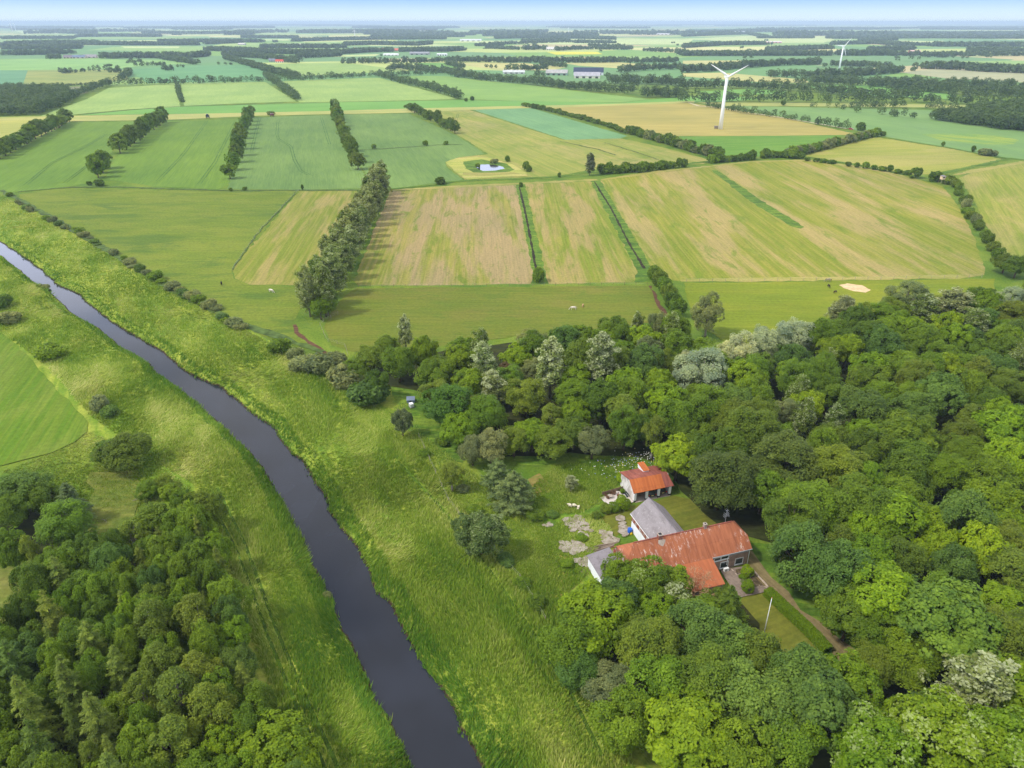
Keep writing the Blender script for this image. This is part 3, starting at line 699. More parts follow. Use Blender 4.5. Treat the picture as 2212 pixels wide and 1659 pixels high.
# tractor tracks pressed into the corn
tk = plain('wheel_track', S(70, 106, 52), .9, .1, .15, .3)
def pair(pix, gap=1.9, w=.42):
    pl = np.array([gxy(x, y) for x, y in pix]); pl = resample(pl, max(8, len(pl)*3)); 
    for s in (-1, 1): ribbon(swell(pl, s*gap/2), w, tk, 'wheel_track', True, .05)
pair([(340,392),(395,335),(447,262)]); pair([(430,398),(465,350),(508,263)]); pair([(55,400),(115,350),(180,320),(230,290)])
pair([(543,330),(552,290),(561,256)]); pair([(601,258),(598,290),(602,302),(628,315),(636,345),(650,370),(668,378)]); pair([(694,254),(702,280),(712,312)])
pair([(15,1),(15,1)]) if False else None
pair([(140,395),(200,350)]) ; pair([(985,262),(990,245)])
dk = plain('field_ditch', S(84, 104, 52), .9, .1, .2, .4)
for q, w in (([(40,414),(150,404),(260,404),(480,411),(640,411),(780,410),(840,409)], 2.6), ([(840,409),(990,391),(1120,386),(1200,382),(1290,370),(1400,362),(1540,348)], 4.0), ([(640,414),(560,500),(501,584)], .7), ([(742,325),(800,323),(960,312),(1000,312)], 2.2),
             ([(170,248),(330,233),(400,229),(720,222)], 3.0), ([(1210,305),(1290,322),(1330,335)], 1.6), ([(1306,308),(1360,324),(1424,345)], 1.2), ([(1905,297),(2050,319),(2172,343)], 4.0), ([(1740,338),(1850,355),(1960,379),(2010,384)], 4.0), ([(2010,380),(2090,362),(2172,344)], 4.0), ([(700,760),(520,700),(370,625),(200,522),(60,440),(0,410)], 3.0)):
    ribbon(q, w, dk if w != 4.0 else rough, 'ditch_strip', jit=.4)
pathm = field_mat('farm_track', S(196, 184, 150), S(206, 194, 162), None, 0, 2, 40)
ribbon([(1486,221),(1510,229),(1560,233),(1640,246),(1720,259),(1830,278)], 3.0, pathm, 'farm_track')
# pond
pond_edge = [(962,350),(985,342),(1030,339),(1060,342),(1110,356),(1135,372),(1140,380),(1090,382),(1010,388),(985,372)]
field(pond_edge, field_mat('pond_meadow', S(150, 160, 72), S(176, 170, 90), S(190, 172, 110), 0, 4, 30, 20, .6, .7))
field([(1000,349),(1040,344),(1090,352),(1112,366),(1100,371),(1030,374),(1005,364)], rough)
tag(link('pond', poly_mesh('pond', rough_poly([gxy(x, y) for x, y in [(1030,364),(1028,360),(1040,356),(1068,356),(1086,361),(1091,365),(1070,369),(1042,370)]], 2, .35, 5), layer(), water_mat('pond_water', (.03, .035, .045, 1), .12))), kind='structure')
field([(1000,372),(1040,373),(1110,372),(1125,376),(1040,380),(1000,378)], headland, 'field_margin')

# tall grass on both river banks: single blades, bent over by the wind
TRACKS = [np.array([gxy(*p_) for p_ in q_]) for q_ in ([(470,1060),(530,1180),(560,1262),(600,1370),(650,1490),(720,1640),(760,1740)], [(452,1080),(512,1195),(541,1270),(580,1380),(628,1500),(695,1650),(740,1760)],
    [(860,1000),(960,1110),(1060,1240),(1150,1370),(1230,1500),(1300,1640)])]
for q_ in TRACKS:
    pl = resample(q_, 120); zz, _ = ground_z(pl); t_ = unit(np.gradient(pl, axis=0)); n_ = np.column_stack([-t_[:, 1], t_[:, 0]]); vs = []; fs = []
    for p_, m_, z_ in zip(pl, n_, zz): vs += [(*(p_+m_*.3), z_+.04), (*(p_-m_*.3), z_+.04)]
    for i in range(len(pl)-1): fs.append((2*i+1, 2*i, 2*i+2, 2*i+3))
    me = bpy.data.meshes.new('wheel_track'); me.from_pydata(vs, [], fs); me.materials.append(plain('dike_track', S(78, 104, 30), .9, .1, .25, .8)); tag(link('wheel_track', me), kind='structure')
def grass_blades():
    rng = np.random.default_rng(21)
    def area(pix, n):
        pts = np.array([gxy(x, y) for x, y in pix]); lo, hi = pts.min(0), pts.max(0); out = []
        tot = 0
        while tot < n:
            q = lo+(hi-lo)*rng.random((n, 2)); q = q[inside(q, pts)]
            dist = np.hypot(q[:, 0], q[:, 1]); q = q[rng.random(len(q)) < np.clip((95/dist)**1.3, .12, 1)]; out.append(q); tot += len(q)
        return np.vstack(out)[:n]
    rb = [(0,420),(60,452),(120,485),(200,530),(290,585),(370,630),(450,668),(520,708),(600,752),(700,800),(760,860),(860,950),(960,1050),(1060,1180),(1130,1260),(1200,1340),(1260,1440),(1340,1600),(1400,1760)]
    A1 = area([(x, y) for x, y in RR[:-1]]+[(1100,1760)]+rb[::-1], 58000)
    A2 = area([(0,552)]+RL[1:]+[(660,1760),(640,1640),(560,1420),(490,1200),(420,1050),(330,1000),(240,930),(190,895),(110,800),(40,745),(0,720)], 42000)
    A3 = area([(845,885),(880,870),(905,935),(1000,1010),(1130,1090),(1200,1150),(1180,1250),(1240,1330),(1200,1340),(1060,1180),(960,1050),(860,950),(785,880)], 11000)
    A4 = area([(1150,1050),(1200,1010),(1320,985),(1385,990),(1330,1050),(1290,1090),(1250,1110),(1160,1110)], 7000)
    A5 = area([(1110,1190),(1180,1150),(1210,1125),(1290,1110),(1320,1150),(1290,1175),(1270,1240),(1215,1290),(1150,1260)], 4500)
    A6 = area([(195,930),(330,1000),(420,1060),(300,1110),(280,1170),(210,1190),(130,1060),(60,1030),(0,1020),(120,975)], 7000)
    nl = len(A1)+len(A2)
    P = np.vstack([A1, A2, A3, A4, A5, A6]); short = np.arange(len(P)) >= nl
    z, d = ground_z(P); td = np.minimum.reduce([seg_dist(P, q_) for q_ in TRACKS]); ok = (d > .25) & (td > .42); short = short[ok]; P, z, d = P[ok], z[ok], d[ok]
    n = len(P); per = 3
    th = vnoise(P, 26, 61)*2.2+vnoise(P, 7, 62)*1.1+.4
    lodge = smooth((vnoise(P, 18, 63)+.1)*1.3)
    hgt = (.55+.35*vnoise(P, 14, 64)+.3*rng.random(n))*np.where(d < 3.0, 1.25, 1.0)
    hgt = np.where(short, hgt*.62, hgt); hgt = np.clip(hgt, .2, 1.5)
    rp_ = np.column_stack([(P[:, 0]*math.cos(2.06)+P[:, 1]*math.sin(2.06))*.22, -P[:, 0]*math.sin(2.06)+P[:, 1]*math.cos(2.06)]); tone = .44+.26*vnoise(rp_, 5, 65)+.14*vnoise(P, 24, 66)+.18*lodge; tone = np.where(d < 3.2, tone*.35, tone)
    V = []; T = []
    base = np.repeat(np.column_stack([P, z-.03]), per, 0)+np.column_stack([rng.normal(size=(n*per, 2))*.22, np.zeros(n*per)])
    h = np.repeat(hgt, per)*(.7+.6*rng.random(n*per)); lean = np.repeat(.35+.75*lodge, per)*(.6+.6*rng.random(n*per)); a = np.repeat(th, per)+rng.normal(size=n*per)*.5
    w = .06+.09*rng.random(n*per); ta = rng.random(n*per)*PI
    tip = base+np.column_stack([np.cos(a)*lean*h*1.3, np.sin(a)*lean*h*1.3, h*(1.05-.5*np.minimum(lean, 1))])
    sd = np.column_stack([np.cos(ta), np.sin(ta), np.zeros(n*per)])*w[:, None]
    V = np.stack([base-sd, base+sd, tip], 1).reshape(-1, 3); F = np.arange(3*n*per).reshape(-1, 3)
    tint = np.clip(np.repeat(tone, per)+rng.normal(size=n*per)*.14, 0, 1)
    k = NT('tall_grass'); t = k.n('ShaderNodeAttribute', attribute_name='tint').outputs['Fac']
    cr = k.n('ShaderNodeValToRGB'); k.set(cr.inputs[0], t); e = cr.color_ramp.elements
    e[0].color = S(84, 128, 34); e[1].color = S(206, 202, 126); q = e.new(.42); q.color = S(134, 159, 45); q = e.new(.72); q.color = S(172, 183, 86)
    dd = k.pbr(cr.outputs[0], .75, .15); tr = k.n('ShaderNodeBsdfTranslucent'); k.set(tr.inputs[0], cr.outputs[0])
    mx = k.n('ShaderNodeMixShader'); mx.inputs[0].default_value = .3; k.t.links.new(dd, mx.inputs[1]); k.t.links.new(tr.outputs[0], mx.inputs[2])
    me = np_mesh('grass', V, F, k.done(mx.outputs[0]), {'tint': np.repeat(tint, 3)})
    tag(link('grass', me), 'tall wind-bent grass covering both river banks', 'grass', kind='stuff')
grass_blades()

# ================================================================== THE FARM
AX = math.radians(17.5)
HO = (44.094, 102.578)                       # near east corner of the farmhouse eaves, on the ground
ed = (math.cos(AX), math.sin(AX)); eb = (-math.sin(AX), math.cos(AX))
def hw(s, p): return (HO[0]+ed[0]*s+eb[0]*p, HO[1]+ed[1]*s+eb[1]*p)
def rust_mat(name, base, dark, flake, amt=.5, pitch=.20, flakes=.62):
    k = NT(name); o = k.obj()
    st = k.noise(k.mapping(o, 0, (2.2, .22, .22)), 1.0, 5, .65, .4)
    pn = k.noise(o, .35, 4, .6, .4); fn = k.noise(k.mapping(o, 0, (1.5, .5, .5)), 1.3, 6, .75, .6); gn = k.noise(o, .18, 3)
    c = k.mix(k.ramp(st, .32, .68), dark, base)
    c = k.mix(k.math('MULTIPLY', k.ramp(pn, .5, .7), .35), c, tuple(min(1, x*1.3) for x in base[:3])+(1,))
    fl = k.math('MULTIPLY', k.ramp(fn, flakes, flakes+.05), k.ramp(gn, .40, .62)); c = k.mix(k.math('MULTIPLY', fl, amt), c, flake)
    w = k.n('ShaderNodeTexWave', wave_type='BANDS', bands_direction='X'); k.set(w.inputs['Vector'], o); w.inputs['Scale'].default_value = .314/pitch; w.inputs['Distortion'].default_value = 0
    sh = k.n('ShaderNodeTexBrick'); k.set(sh.inputs['Vector'], k.mapping(o, 0, (1, 1, 1))); sh.inputs['Scale'].default_value = 1; sh.inputs['Mortar Size'].default_value = .02
    sh.inputs['Brick Width'].default_value = .95; sh.inputs['Row Height'].default_value = 1.9; sh.inputs['Color1'].default_value = (1, 1, 1, 1); sh.inputs['Color2'].default_value = (.9, .9, .9, 1); sh.inputs['Mortar'].default_value = (.72, .7, .7, 1)
    c = k.mix(.8, c, sh.outputs[0], 'MULTIPLY')
    return k.done(k.pbr(c, .75, .25, k.bump(w.outputs['Fac'], .35, .05)))
def brick_mat(name, a, b, mo, sx=1.0):
    k = NT(name); o = k.obj()
    sep = k.n('ShaderNodeSeparateXYZ'); k.set(sep.inputs[0], o); cmb = k.n('ShaderNodeCombineXYZ'); k.set(cmb.inputs[0], k.math('ADD', sep.outputs[0], sep.outputs[1])); k.set(cmb.inputs[1], sep.outputs[2])
    br = k.n('ShaderNodeTexBrick'); k.set(br.inputs['Vector'], cmb); br.inputs['Scale'].default_value = 1; br.inputs['Brick Width'].default_value = .26; br.inputs['Row Height'].default_value = .085; br.inputs['Mortar Size'].default_value = .012
    br.inputs['Color1'].default_value = a; br.inputs['Color2'].default_value = b; br.inputs['Mortar'].default_value = mo
    n = k.noise(o, .9, 4, .6)
    return k.done(k.pbr(k.mix(1, br.outputs[0], k.mix(k.ramp(n, .3, .7), (.75, .75, .75, 1), (1.15, 1.15, 1.15, 1)), 'MULTIPLY'), .9, .15))
def stain_mat(name, base, stain, sc=(.8, .8, .25), lo=.5, hi=.75, amt=.6, rough=.8, fine=None):
    k = NT(name); o = k.obj(); n = k.noise(k.mapping(o, 0, sc), 1.0, 6, .65, .5)
    c = k.mix(k.math('MULTIPLY', k.ramp(n, lo, hi), amt), base, stain)
    if fine: c = k.mix(k.math('MULTIPLY', k.ramp(k.noise(o, 2.4, 6, .75), .56, .66), .75), c, fine)
    g = k.noise(o, 9, 3); c = k.mix(1, c, k.mix(g, (.86, .86, .86, 1), (1.1, 1.1, 1.1, 1)), 'MULTIPLY')
    return k.done(k.pbr(c, rough, .2))
rust = rust_mat('rusty_roof', S(176, 108, 74), S(146, 86, 58), S(216, 198, 188), .9, .20, .55)
rust_clean = rust_mat('smooth_rust', S(184, 108, 70), S(166, 96, 62), S(214, 160, 130), .3, .20)
rust_dull = rust_mat('dull_rust', S(158, 92, 76), S(130, 74, 64), S(196, 160, 150), .6, .2, .6)
rust_orange = rust_mat('orange_rust', S(190, 110, 58), S(168, 90, 48), S(220, 150, 110), .1, .2)
white = stain_mat('white_wall', S(236, 238, 240), S(196, 200, 200), (.5, .5, .2), .5, .8, .5)
old_white = stain_mat('flaking_white_wall', S(226, 222, 218), S(150, 140, 130), (.7, .7, .5), .42, .66, .7)
grey_roof = stain_mat('grey_roof_sheet', S(142, 136, 138), S(112, 106, 106), (.9, .35, .9), .4, .7, .7, .85, S(176, 172, 172))
felt = stain_mat('roofing_felt', S(140, 134, 138), S(116, 110, 112), (.6, .6, .6), .4, .7, .6, .9, S(84, 80, 80))
brickm = brick_mat('brick', S(176, 140, 122), S(150, 118, 106), S(172, 160, 148))
board = stain_mat('grey_board', S(158, 160, 166), S(116, 104, 96), (1.6, 1.6, .5), .5, .75, .6)
rusty_sheet = stain_mat('rusty_wall_sheet', S(176, 166, 158), S(134, 66, 40), (1.3, 1.3, .25), .45, .56, .95)
wood_old = stain_mat('weathered_board', S(140, 118, 100), S(96, 76, 62), (3, 3, .3), .4, .7, .7)
wfr = plain('white_paint', S(238, 240, 240), .5, .4, .04); glassm = NT('window_glass'); glassm = glassm.done(glassm.pbr((.03, .045, .045, 1), .08, .6))
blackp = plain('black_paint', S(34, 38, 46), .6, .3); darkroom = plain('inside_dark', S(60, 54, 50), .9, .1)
concrete = stain_mat('concrete', S(176, 164, 152), S(132, 118, 104), (.5, .5, .5), .4, .66, .8, .9)
zinc = plain('zinc', S(176, 180, 184), .45, .5, .08, 3, .4)

EV, ZH, ZR, PW = 3.82, 5.55, 7.53, 8.2; L = -24.5
tanr = (ZR-EV)/(PW/2)
ph = (ZH-EV)/tanr
house = thing('farmhouse', 'long brick farmhouse with streaked orange rusty metal roof, half-hipped at both ends', 'house', (HO[0], HO[1], 0), AX)
mb = MB()
# brick walls as one shell; the front is left open where the windows sit
WIN = [(-2.9, 1.15, 1.75, 1.35), (-6.4, 1.05, 1.75, 1.35)]
mb.box(-24.1, .4, 0, -.4, 7.8, 2.95)
house_wall = mb.build('wall', brickm, house)
mb = MB(); mb.box(-24.1, .36, 2.953, -.36, 7.84, 3.72); mb.build('board_band', board, house)
# gable triangles
for sx, nm, mm in ((-.42, 'gable', brickm), (-24.08, 'gable_cladding', rusty_sheet)):
    t = .06
    prof = [(.42, 3.722), (ph+.12, ZH-.12), (PW-ph-.12, ZH-.12), (7.78, 3.722)]
    if nm == 'gable_cladding':
        prof = [(.3, .4), (.3, 3.55), (ph+.05, ZH-.16), (PW-ph-.05, ZH-.16), (7.9, 3.55), (7.9, .4)]; sx = -24.2
    g = MB().prism(prof, 'x', sx-t, sx+t); g.build(nm, mm, house)
# roof
def roof_pt(s, p): return (s, p, EV+tanr*(p if p <= PW/2 else PW-p))
R1, R2 = -22.26, -2.22
mb = MB()
near = [(L, 0, EV), (0, 0, EV), (0, ph, ZH), (R2, PW/2, ZR), (R1, PW/2, ZR), (L, ph, ZH)]
farp = [(0, PW, EV), (L, PW, EV), (L, PW-ph, ZH), (R1, PW/2, ZR), (R2, PW/2, ZR), (0, PW-ph, ZH)]
mb.slab(near, .1); mb.slab(farp, .1)
mb.slab([(0, ph, ZH), (0, PW-ph, ZH), (R2, PW/2, ZR)], .1); mb.slab([(L, PW-ph, ZH), (L, ph, ZH), (R1, PW/2, ZR)], .1)
roof = mb.build('roof', rust, house)
MB().tube([(R1, PW/2, ZR+.02), (R2, PW/2, ZR+.02)], .12, 8).build('ridge_cap', rust_dull, roof)
mb = MB(); mb.slab([(-16.0, -4.7, 1.80), (-8.35, -4.7, 1.80), (-8.35, .0, EV+.012), (-16.0, 0, EV+.012)], .09); mb.build('porch_roof', rust_clean, house)
mb = MB(); mb.prism([(-4.4, 0), (.38, 0), (.38, 3.5), (-4.4, 1.78)], 'x', -15.8, -8.6); mb.build('porch_wall', brickm, house)
MB().tube([(-8.3, -.06, EV-.06), (0.05, -.06, EV-.06)], .07, 8).build('gutter', zinc, house)
MB().tube([(-.25, .28, 3.75), (-.25, .28, .1)], .06, 8).build('downpipe', wfr, house)
MB().box(-4.78, .3, .95, -4.66, .4, 2.7).build('cable_duct', wfr, house)
def on_front(px, py, p=.4):
    """Where the photograph's (px, py) falls on the front wall: along it and up."""
    r = ray(px, py); o = np.array([0, 0, CAM_H]); n = np.array([eb[0], eb[1], 0]); q = np.array([*hw(0, p), 0])
    t = np.dot(q-o, n)/np.dot(r, n); X = o+r*t
    return ((X[0]-HO[0])*ed[0]+(X[1]-HO[1])*ed[1], X[2])
def window(parent, cs, z, w, h, y=.4, nm='window', sign=-1):
    f = MB(); a, b = cs-w/2, cs+w/2; c, d = z-h/2, z+h/2; t = .13; y0, y1 = sorted((y+sign*.07, y+sign*.003))
    for x0, z0, x1, z1 in ((a, c, b, c+t), (a, d-t, b, d), (a, c+t, a+t, d-t), (b-t, c+t, b, d-t)): f.box(x0, y0, z0, x1, y1, z1)
    o = f.build(nm, wfr, parent)
    yy = sorted((y+sign*.02, y+sign*.004)); MB().box(a+t, yy[0], c+t, b-t, yy[1], d-t).build('pane', glassm, o)
    yy = sorted((y+sign*.14, y+sign*.072)); MB().box(a-.05, yy[0], c-.06, b+.05, yy[1], c-.003).build('sill', wfr, o)
    return o
for q, w, h in (((1596, 1211.5), 1.75, 1.5), ((1564, 1219.5), 1.75, 1.5)):
    s_, z_ = on_front(*q); window(house, s_, z_, w, h)
for q, w, h in (((1549.5, 1207.5), 1.45, .85), ((1565.5, 1203.5), 1.75, .85)):
    s_, z_ = on_front(*q); window(house, s_, min(z_, 3.22), w, h, .356)
# ridge chimneys
def chim(px, py, w, h, nm, m, flash=True):
    r = ray(px, py); o = np.array([0, 0, CAM_H]); q = np.array([*hw(0, PW/2), 0]); n = np.array([eb[0], eb[1], 0]); t = np.dot(q-o, n)/np.dot(r, n); X = o+r*t
    s_ = (X[0]-HO[0])*ed[0]+(X[1]-HO[1])*ed[1]
    o_ = MB().box(s_-w/2, PW/2-w/2, ZR-.5, s_+w/2, PW/2+w/2, ZR+h).build(nm, m, house)
    MB().box(s_-w/2-.07, PW/2-w/2-.07, ZR+h+.002, s_+w/2+.07, PW/2+w/2+.07, ZR+h+.12).build('chimney_cap', concrete, o_)
    MB().box(s_-w/2+.12, PW/2-w/2+.12, ZR+h+.122, s_+w/2-.12, PW/2+w/2-.12, ZR+h+.2).build('flue', blackp, o_)
    if flash:
        p0 = PW/2-w/2-.01; p1 = p0-1.0
        MB().slab([(s_-.3, p1+.25, roof_pt(0, p1+.25)[2]+.02), (s_+.1, p1+.1, roof_pt(0, p1+.1)[2]+.02), (s_+.75, p1+.6, roof_pt(0, p1+.6)[2]+.02), (s_+.95, p0-.1, roof_pt(0, p0-.1)[2]+.02), (s_+.3, p0, roof_pt(0, p0)[2]+.02), (s_-.45, p0, roof_pt(0, p0)[2]+.02), (s_-.65, p1+.6, roof_pt(0, p1+.6)[2]+.02)], .012).build('flashing', concrete, o_)
    return s_
chim(1426, 1153, .75, .55, 'brick_chimney', brick_mat('red_brick', S(150, 84, 66), S(130, 72, 60), S(150, 130, 118)))
chim(1523, 1133, .5, .75, 'chimney', brick_mat('pale_brick', S(186, 160, 148), S(170, 146, 136), S(170, 160, 150)), False)
an = MB(); s_ = -3.6; an.tube([(s_, PW/2+.1, ZR-.1), (s_, PW/2+.1, ZR+2.9)], .03, 6)
for zz, w in ((1.4, .55), (1.75, .5), (2.1, .42), (2.75, .25)):
    an.tube([(s_-w, PW/2+.1, ZR+zz), (s_+w, PW/2+.1, ZR+zz)], .018, 4); an.tube([(s_-w*.8, PW/2-.3, ZR+zz), (s_-w*.8, PW/2+.5, ZR+zz)], .014, 4); an.tube([(s_+w*.8, PW/2-.3, ZR+zz), (s_+w*.8, PW/2+.5, ZR+zz)], .014, 4)
an.build('aerial', zinc, house)

# the flat-roofed white annexe at the west gable
ann = thing('flat_roofed_annexe', 'low white annexe with flat grey felt roof against the rusty gable of the farmhouse', 'shed', (*hw(0, 0), 0), AX)
MB().prism([(.95, 0), (8.5, 0), (8.5, 2.5), (.95, 2.5)], 'x', -28.85, -24.27).build('wall', white, ann)
r_ = MB().slab([(-29.1, .72, 2.62), (-24.27, .72, 2.8), (-24.27, 9.4, 2.8), (-29.1, 8.75, 2.62)], .12).build('roof', felt, ann)
MB().box(-27.5, 4.2, 2.705, -26.5, 5.4, 2.80).build('roof_hatch', plain('hatch', S(98, 88, 86), .8, .2), r_)
# the grey barn behind the house
barn = thing('grey_barn', 'white barn with steep grey sheet roof butting onto the back of the farmhouse', 'barn', (*hw(0, 0), 0), AX)
b0, b1, bp0, bp1 = -16.75, -9.45, 8.25, 16.0; be, brz = 3.9, 6.95; bm_ = (b0+b1)/2
MB().box(b0+.25, bp0, 0, b1-.25, bp1-.2, 2.35).build('wall', white, barn)
MB().box(b0+.22, bp0, 2.353, b1-.22, bp1-.17, be-.15).build('upper_cladding', rusty_sheet, barn)
MB().prism([(b0+.3, be-.148), (bm_, brz-.25), (b1-.3, be-.148)], 'y', bp1-.3, bp1-.2).build('gable', wood_old, barn)
mb = MB(); mb.slab([(b0, 4.5, be), (bm_, 4.5, brz), (bm_, bp1+.15, brz), (b0, bp1+.15, be)], .1); mb.slab([(bm_, 4.5, brz), (b1, 4.5, be), (b1, bp1+.15, be), (bm_, bp1+.15, brz)], .1)
r_ = mb.build('roof', grey_roof, barn)
MB().tube([(bm_, 4.6, brz+.02), (bm_, bp1+.2, brz+.02)], .1, 6).build('ridge_cap', felt, r_)
MB().tube([(b0-.06, bp0, be-.05), (b0-.06, bp1+.1, be-.05)], .05, 6).build('gutter', wfr, barn)

# the open-fronted garage
GA = math.radians(17.7); GO = (25.48, 122.15)
gar = thing('open_garage', 'open-fronted white garage with three bays under an orange rusty roof', 'garage', (*GO, 0), GA)
GL, GD_, ge, gr, gb = 8.75, 6.2, 2.62, 4.45, 3.35
MB().prism([(0.02, 0), (0.02, 2.45), (1.75, 4.2), (GD_, 3.2), (GD_, 0)], 'x', 0, .22).build('wall', old_white, gar)
MB().prism([(0.02, 0), (0.02, 2.45), (1.75, 4.2), (GD_, 3.2), (GD_, 0)], 'x', GL-.22, GL).build('wall', white, gar)
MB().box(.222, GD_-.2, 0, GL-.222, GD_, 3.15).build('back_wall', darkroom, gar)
MB().prism([(-.05, 2.46), (.9, 3.42), (.42, 2.46)], 'x', -.06, -.003).build('gable_boards', wood_old, gar)
for x in (0.0, 2.75, 5.55, 8.2):
    o_ = MB().box(x+.003, -.32, .36, x+.5, .018, 2.3).build('pillar', white, gar)
    MB().box(x-.02, -.345, 0, x+.525, .017, .358).build('plinth', blackp, o_)
MB().box(0, -.34, 2.302, GL, .016, 2.56).build('beam', wfr, gar)
mb = MB(); mb.slab([(-.35, -.65, ge-.08), (GL-1.75, -.65, ge-.08), (GL-1.75, 1.75, gr), (-.35, 1.75, gr)], .08); fr = mb.build('front_roof', rust_orange, gar)
mb = MB(); mb.slab([(GL-1.745, -.65, ge-.08), (GL+.3, -.65, ge-.08), (GL-.25, 1.75, gr), (GL-1.745, 1.75, gr)], .08); mb.build('front_roof_end', rust_dull, gar)
mb = MB(); mb.slab([(-.35, 1.755, gr), (GL-.25, 1.755, gr), (GL-.1, GD_+.3, gb), (-.35, GD_+.3, gb)], .08); mb.build('back_roof', rust_dull, gar)
mb = MB(); mb.slab([(4.1, 4.0, 4.25), (5.6, 3.9, 4.25), (5.6, 7.0, 4.55), (4.1, 7.0, 4.55)], .08); dr = mb.build('loft_roof', rust_orange, gar)
MB().box(4.25, 4.1, 3.4, 5.45, 6.9, 4.16).build('loft_wall', white, gar)
MB().box(.24, -.6, .012, GL-.24, GD_-.22, .05).build('floor', concrete, gar)

# cars in the bays
def car(name, label, x, y, rz, paint, roofc=None):
    e = thing(name, label, 'car', (x, y, .05), rz)
    pm = plain(name+'_paint', paint, .3, .5, .05); rm = plain(name+'_roof_paint', roofc or paint, .35, .5, .05)
    prof = [(-2.05, .25), (-2.08, .62), (-1.95, .86), (-1.2, .92), (1.0, .95), (1.95, .90), (2.08, .6), (2.03, .25)]
    b = MB().prism(prof, 'x', -.86, .86); b.build('body', pm, e, bevel=.07)
    cab = [(-1.15, .93), (-.35, 1.44), (1.35, 1.46), (1.92, .93)]
    MB().prism(cab, 'x', -.74, .74).build('cabin_glass', glassm, e, bevel=.04)
    MB().prism([(-.42, 1.415), (-.30, 1.475), (1.28, 1.495), (1.42, 1.435)], 'x', -.75, .75).build('car_roof', rm, e, bevel=.02)
    for sx in (-1, 1):
        MB().box(sx*.80-.12, 2.02, .66, sx*.80+.08 if sx < 0 else sx*.80+.06, 2.10, .86).build('tail_light', plain('red_lamp', S(200, 36, 30), .3, .5, .03), e)
        for yy in (-1.3, 1.3):
            w = MB(); c_ = (sx*.80, yy, .32)
            w.tube([(sx*.70, yy, .32), (sx*.885, yy, .32)], .32, 14); wo_ = w.build('wheel', blackp, e); MB().tube([(sx*.886, yy, .32), (sx*.9, yy, .32)], .19, 10).build('rim', zinc, wo_)
    MB().box(-.26, 2.07, .55, .26, 2.11, .67).build('number_plate', plain('plate', S(236, 226, 150), .5, .3, .03), e)
    return e
def gw(s, p): return (GO[0]+math.cos(GA)*s-math.sin(GA)*p, GO[1]+math.sin(GA)*s+math.cos(GA)*p)
car('parked_car', 'black hatchback parked tail-first to view in the middle garage bay', *gw(4.4, 1.9), GA+PI, (.02, .022, .026, 1))
car('parked_car', 'dark brown car parked in the garage bay beside the black hatchback', *gw(7.0, 2.1), GA+PI, (.035, .022, .018, 1), (.12, .05, .03, 1))

# terrace by the garage
field([(1297,1075),(1331,1060),(1352,1064),(1369,1084),(1352,1090),(1325,1092),(1312,1092)], stain_mat('terrace_stone', S(204, 194, 186), S(170, 158, 148), (.6, .6, .6), .4, .7, .6), 'terrace', .05, 2)
def place(px, py, z=0.0): return (*gxy(px, py, z), z)
fe = thing('picket_fence', 'short weathered picket fence along the back of the stone terrace', 'fence', (0, 0, 0))
pa, pb = Vector((*gxy(1301, 1071), 0)), Vector((*gxy(1345, 1058.5), 0)); nP = 26; dd = (pb-pa)/nP
mb = MB()
for i in range(nP+1):
    q = pa+dd*i; h_ = 1.0+.05*math.sin(i*2.1); mb.box(q.x-.075, q.y-.02, 0, q.x+.075, q.y+.02, h_)
mb.build('slat_panel', wood_old, fe)
mb = MB()
for zz in (.3, .75):
    q0, q1 = pa+Vector((0, .05, zz)), pb+Vector((0, .05, zz)); mb.tube([q0, q1], .04, 4)
mb.build('rail', wood_old, fe)
wick = plain('wicker', S(112, 86, 66), .9, .1, .2, 8)
def garden_chair(x, y, rz, label):
    e = thing('garden_chair', label, 'chair', (x, y, .06), rz, 'wicker chairs on the terrace')
    mb = MB(); n = 12
    for i in range(n):
        t0, t1 = PI*(.05+.9*i/n), PI*(.05+.9*(i+1)/n)
        hh = .95
        mb.slab([(.36*math.cos(t0), .36*math.sin(t0), hh), (.36*math.cos(t1), .36*math.sin(t1), hh), (.29*math.cos(t1), .29*math.sin(t1), hh), (.29*math.cos(t0), .29*math.sin(t0), hh)], .60)
    mb.build('backrest', wick, e); MB().tube([(0, 0, .32), (0, 0, .44)], .34, 14).build('seat', wick, e)
    for sx in (-.22, .22):
        for sy in (-.2, .2): MB().tube([(sx, sy, 0), (sx, sy, .33)], .03, 6).build('leg', wick, e)
    return e
CH = ['wicker chair on the terrace closest of the group to the fence end', 'wicker chair on the terrace with its back to the picket fence', 'wicker chair on the terrace beside the standing person', 'wicker chair at the outer corner of the terrace']
CH[0] = 'wicker chair on the terrace below the free end of the picket fence'
for (px, py), rz, lb in zip([(1309, 1073.5), (1320, 1071.5), (1326.5, 1069.5), (1313, 1078.5)], (1.2, .1, -.5, 2.4), CH):
    x, y, _ = place(px, py); garden_chair(x, y, rz, lb)
x, y, _ = place(1319, 1077); e = thing('garden_table', 'low round garden table in the middle of the pale terrace', 'table', (x, y, .06))
MB().tube([(0, 0, .66), (0, 0, .71)], .5, 18).build('table_top', concrete, e); MB().tube([(0, 0, 0), (0, 0, .66)], .06, 8).build('pedestal', wick, e)
x, y, _ = place(1344, 1066.5); e = thing('potted_plant', 'leafy plant in a dark tub where the picket fence meets the garage', 'plant', (x, y, .06))
MB().tube([(0, 0, 0), (0, 0, .4)], [.32, .42], 14).build('tub', blackp, e); link('foliage', BU[0][0], e, (0, 0, .3), 0, (.6, .6, .55), COLR['mid'])
x, y = gw(-.45, 2.1); e = thing('garden_bench', 'dark green slatted bench against the flaking white garage gable', 'bench', (x, y, .06), GA+PI/2)
gpaint = plain('green_paint', S(44, 62, 62), .6, .3)
mb = MB()
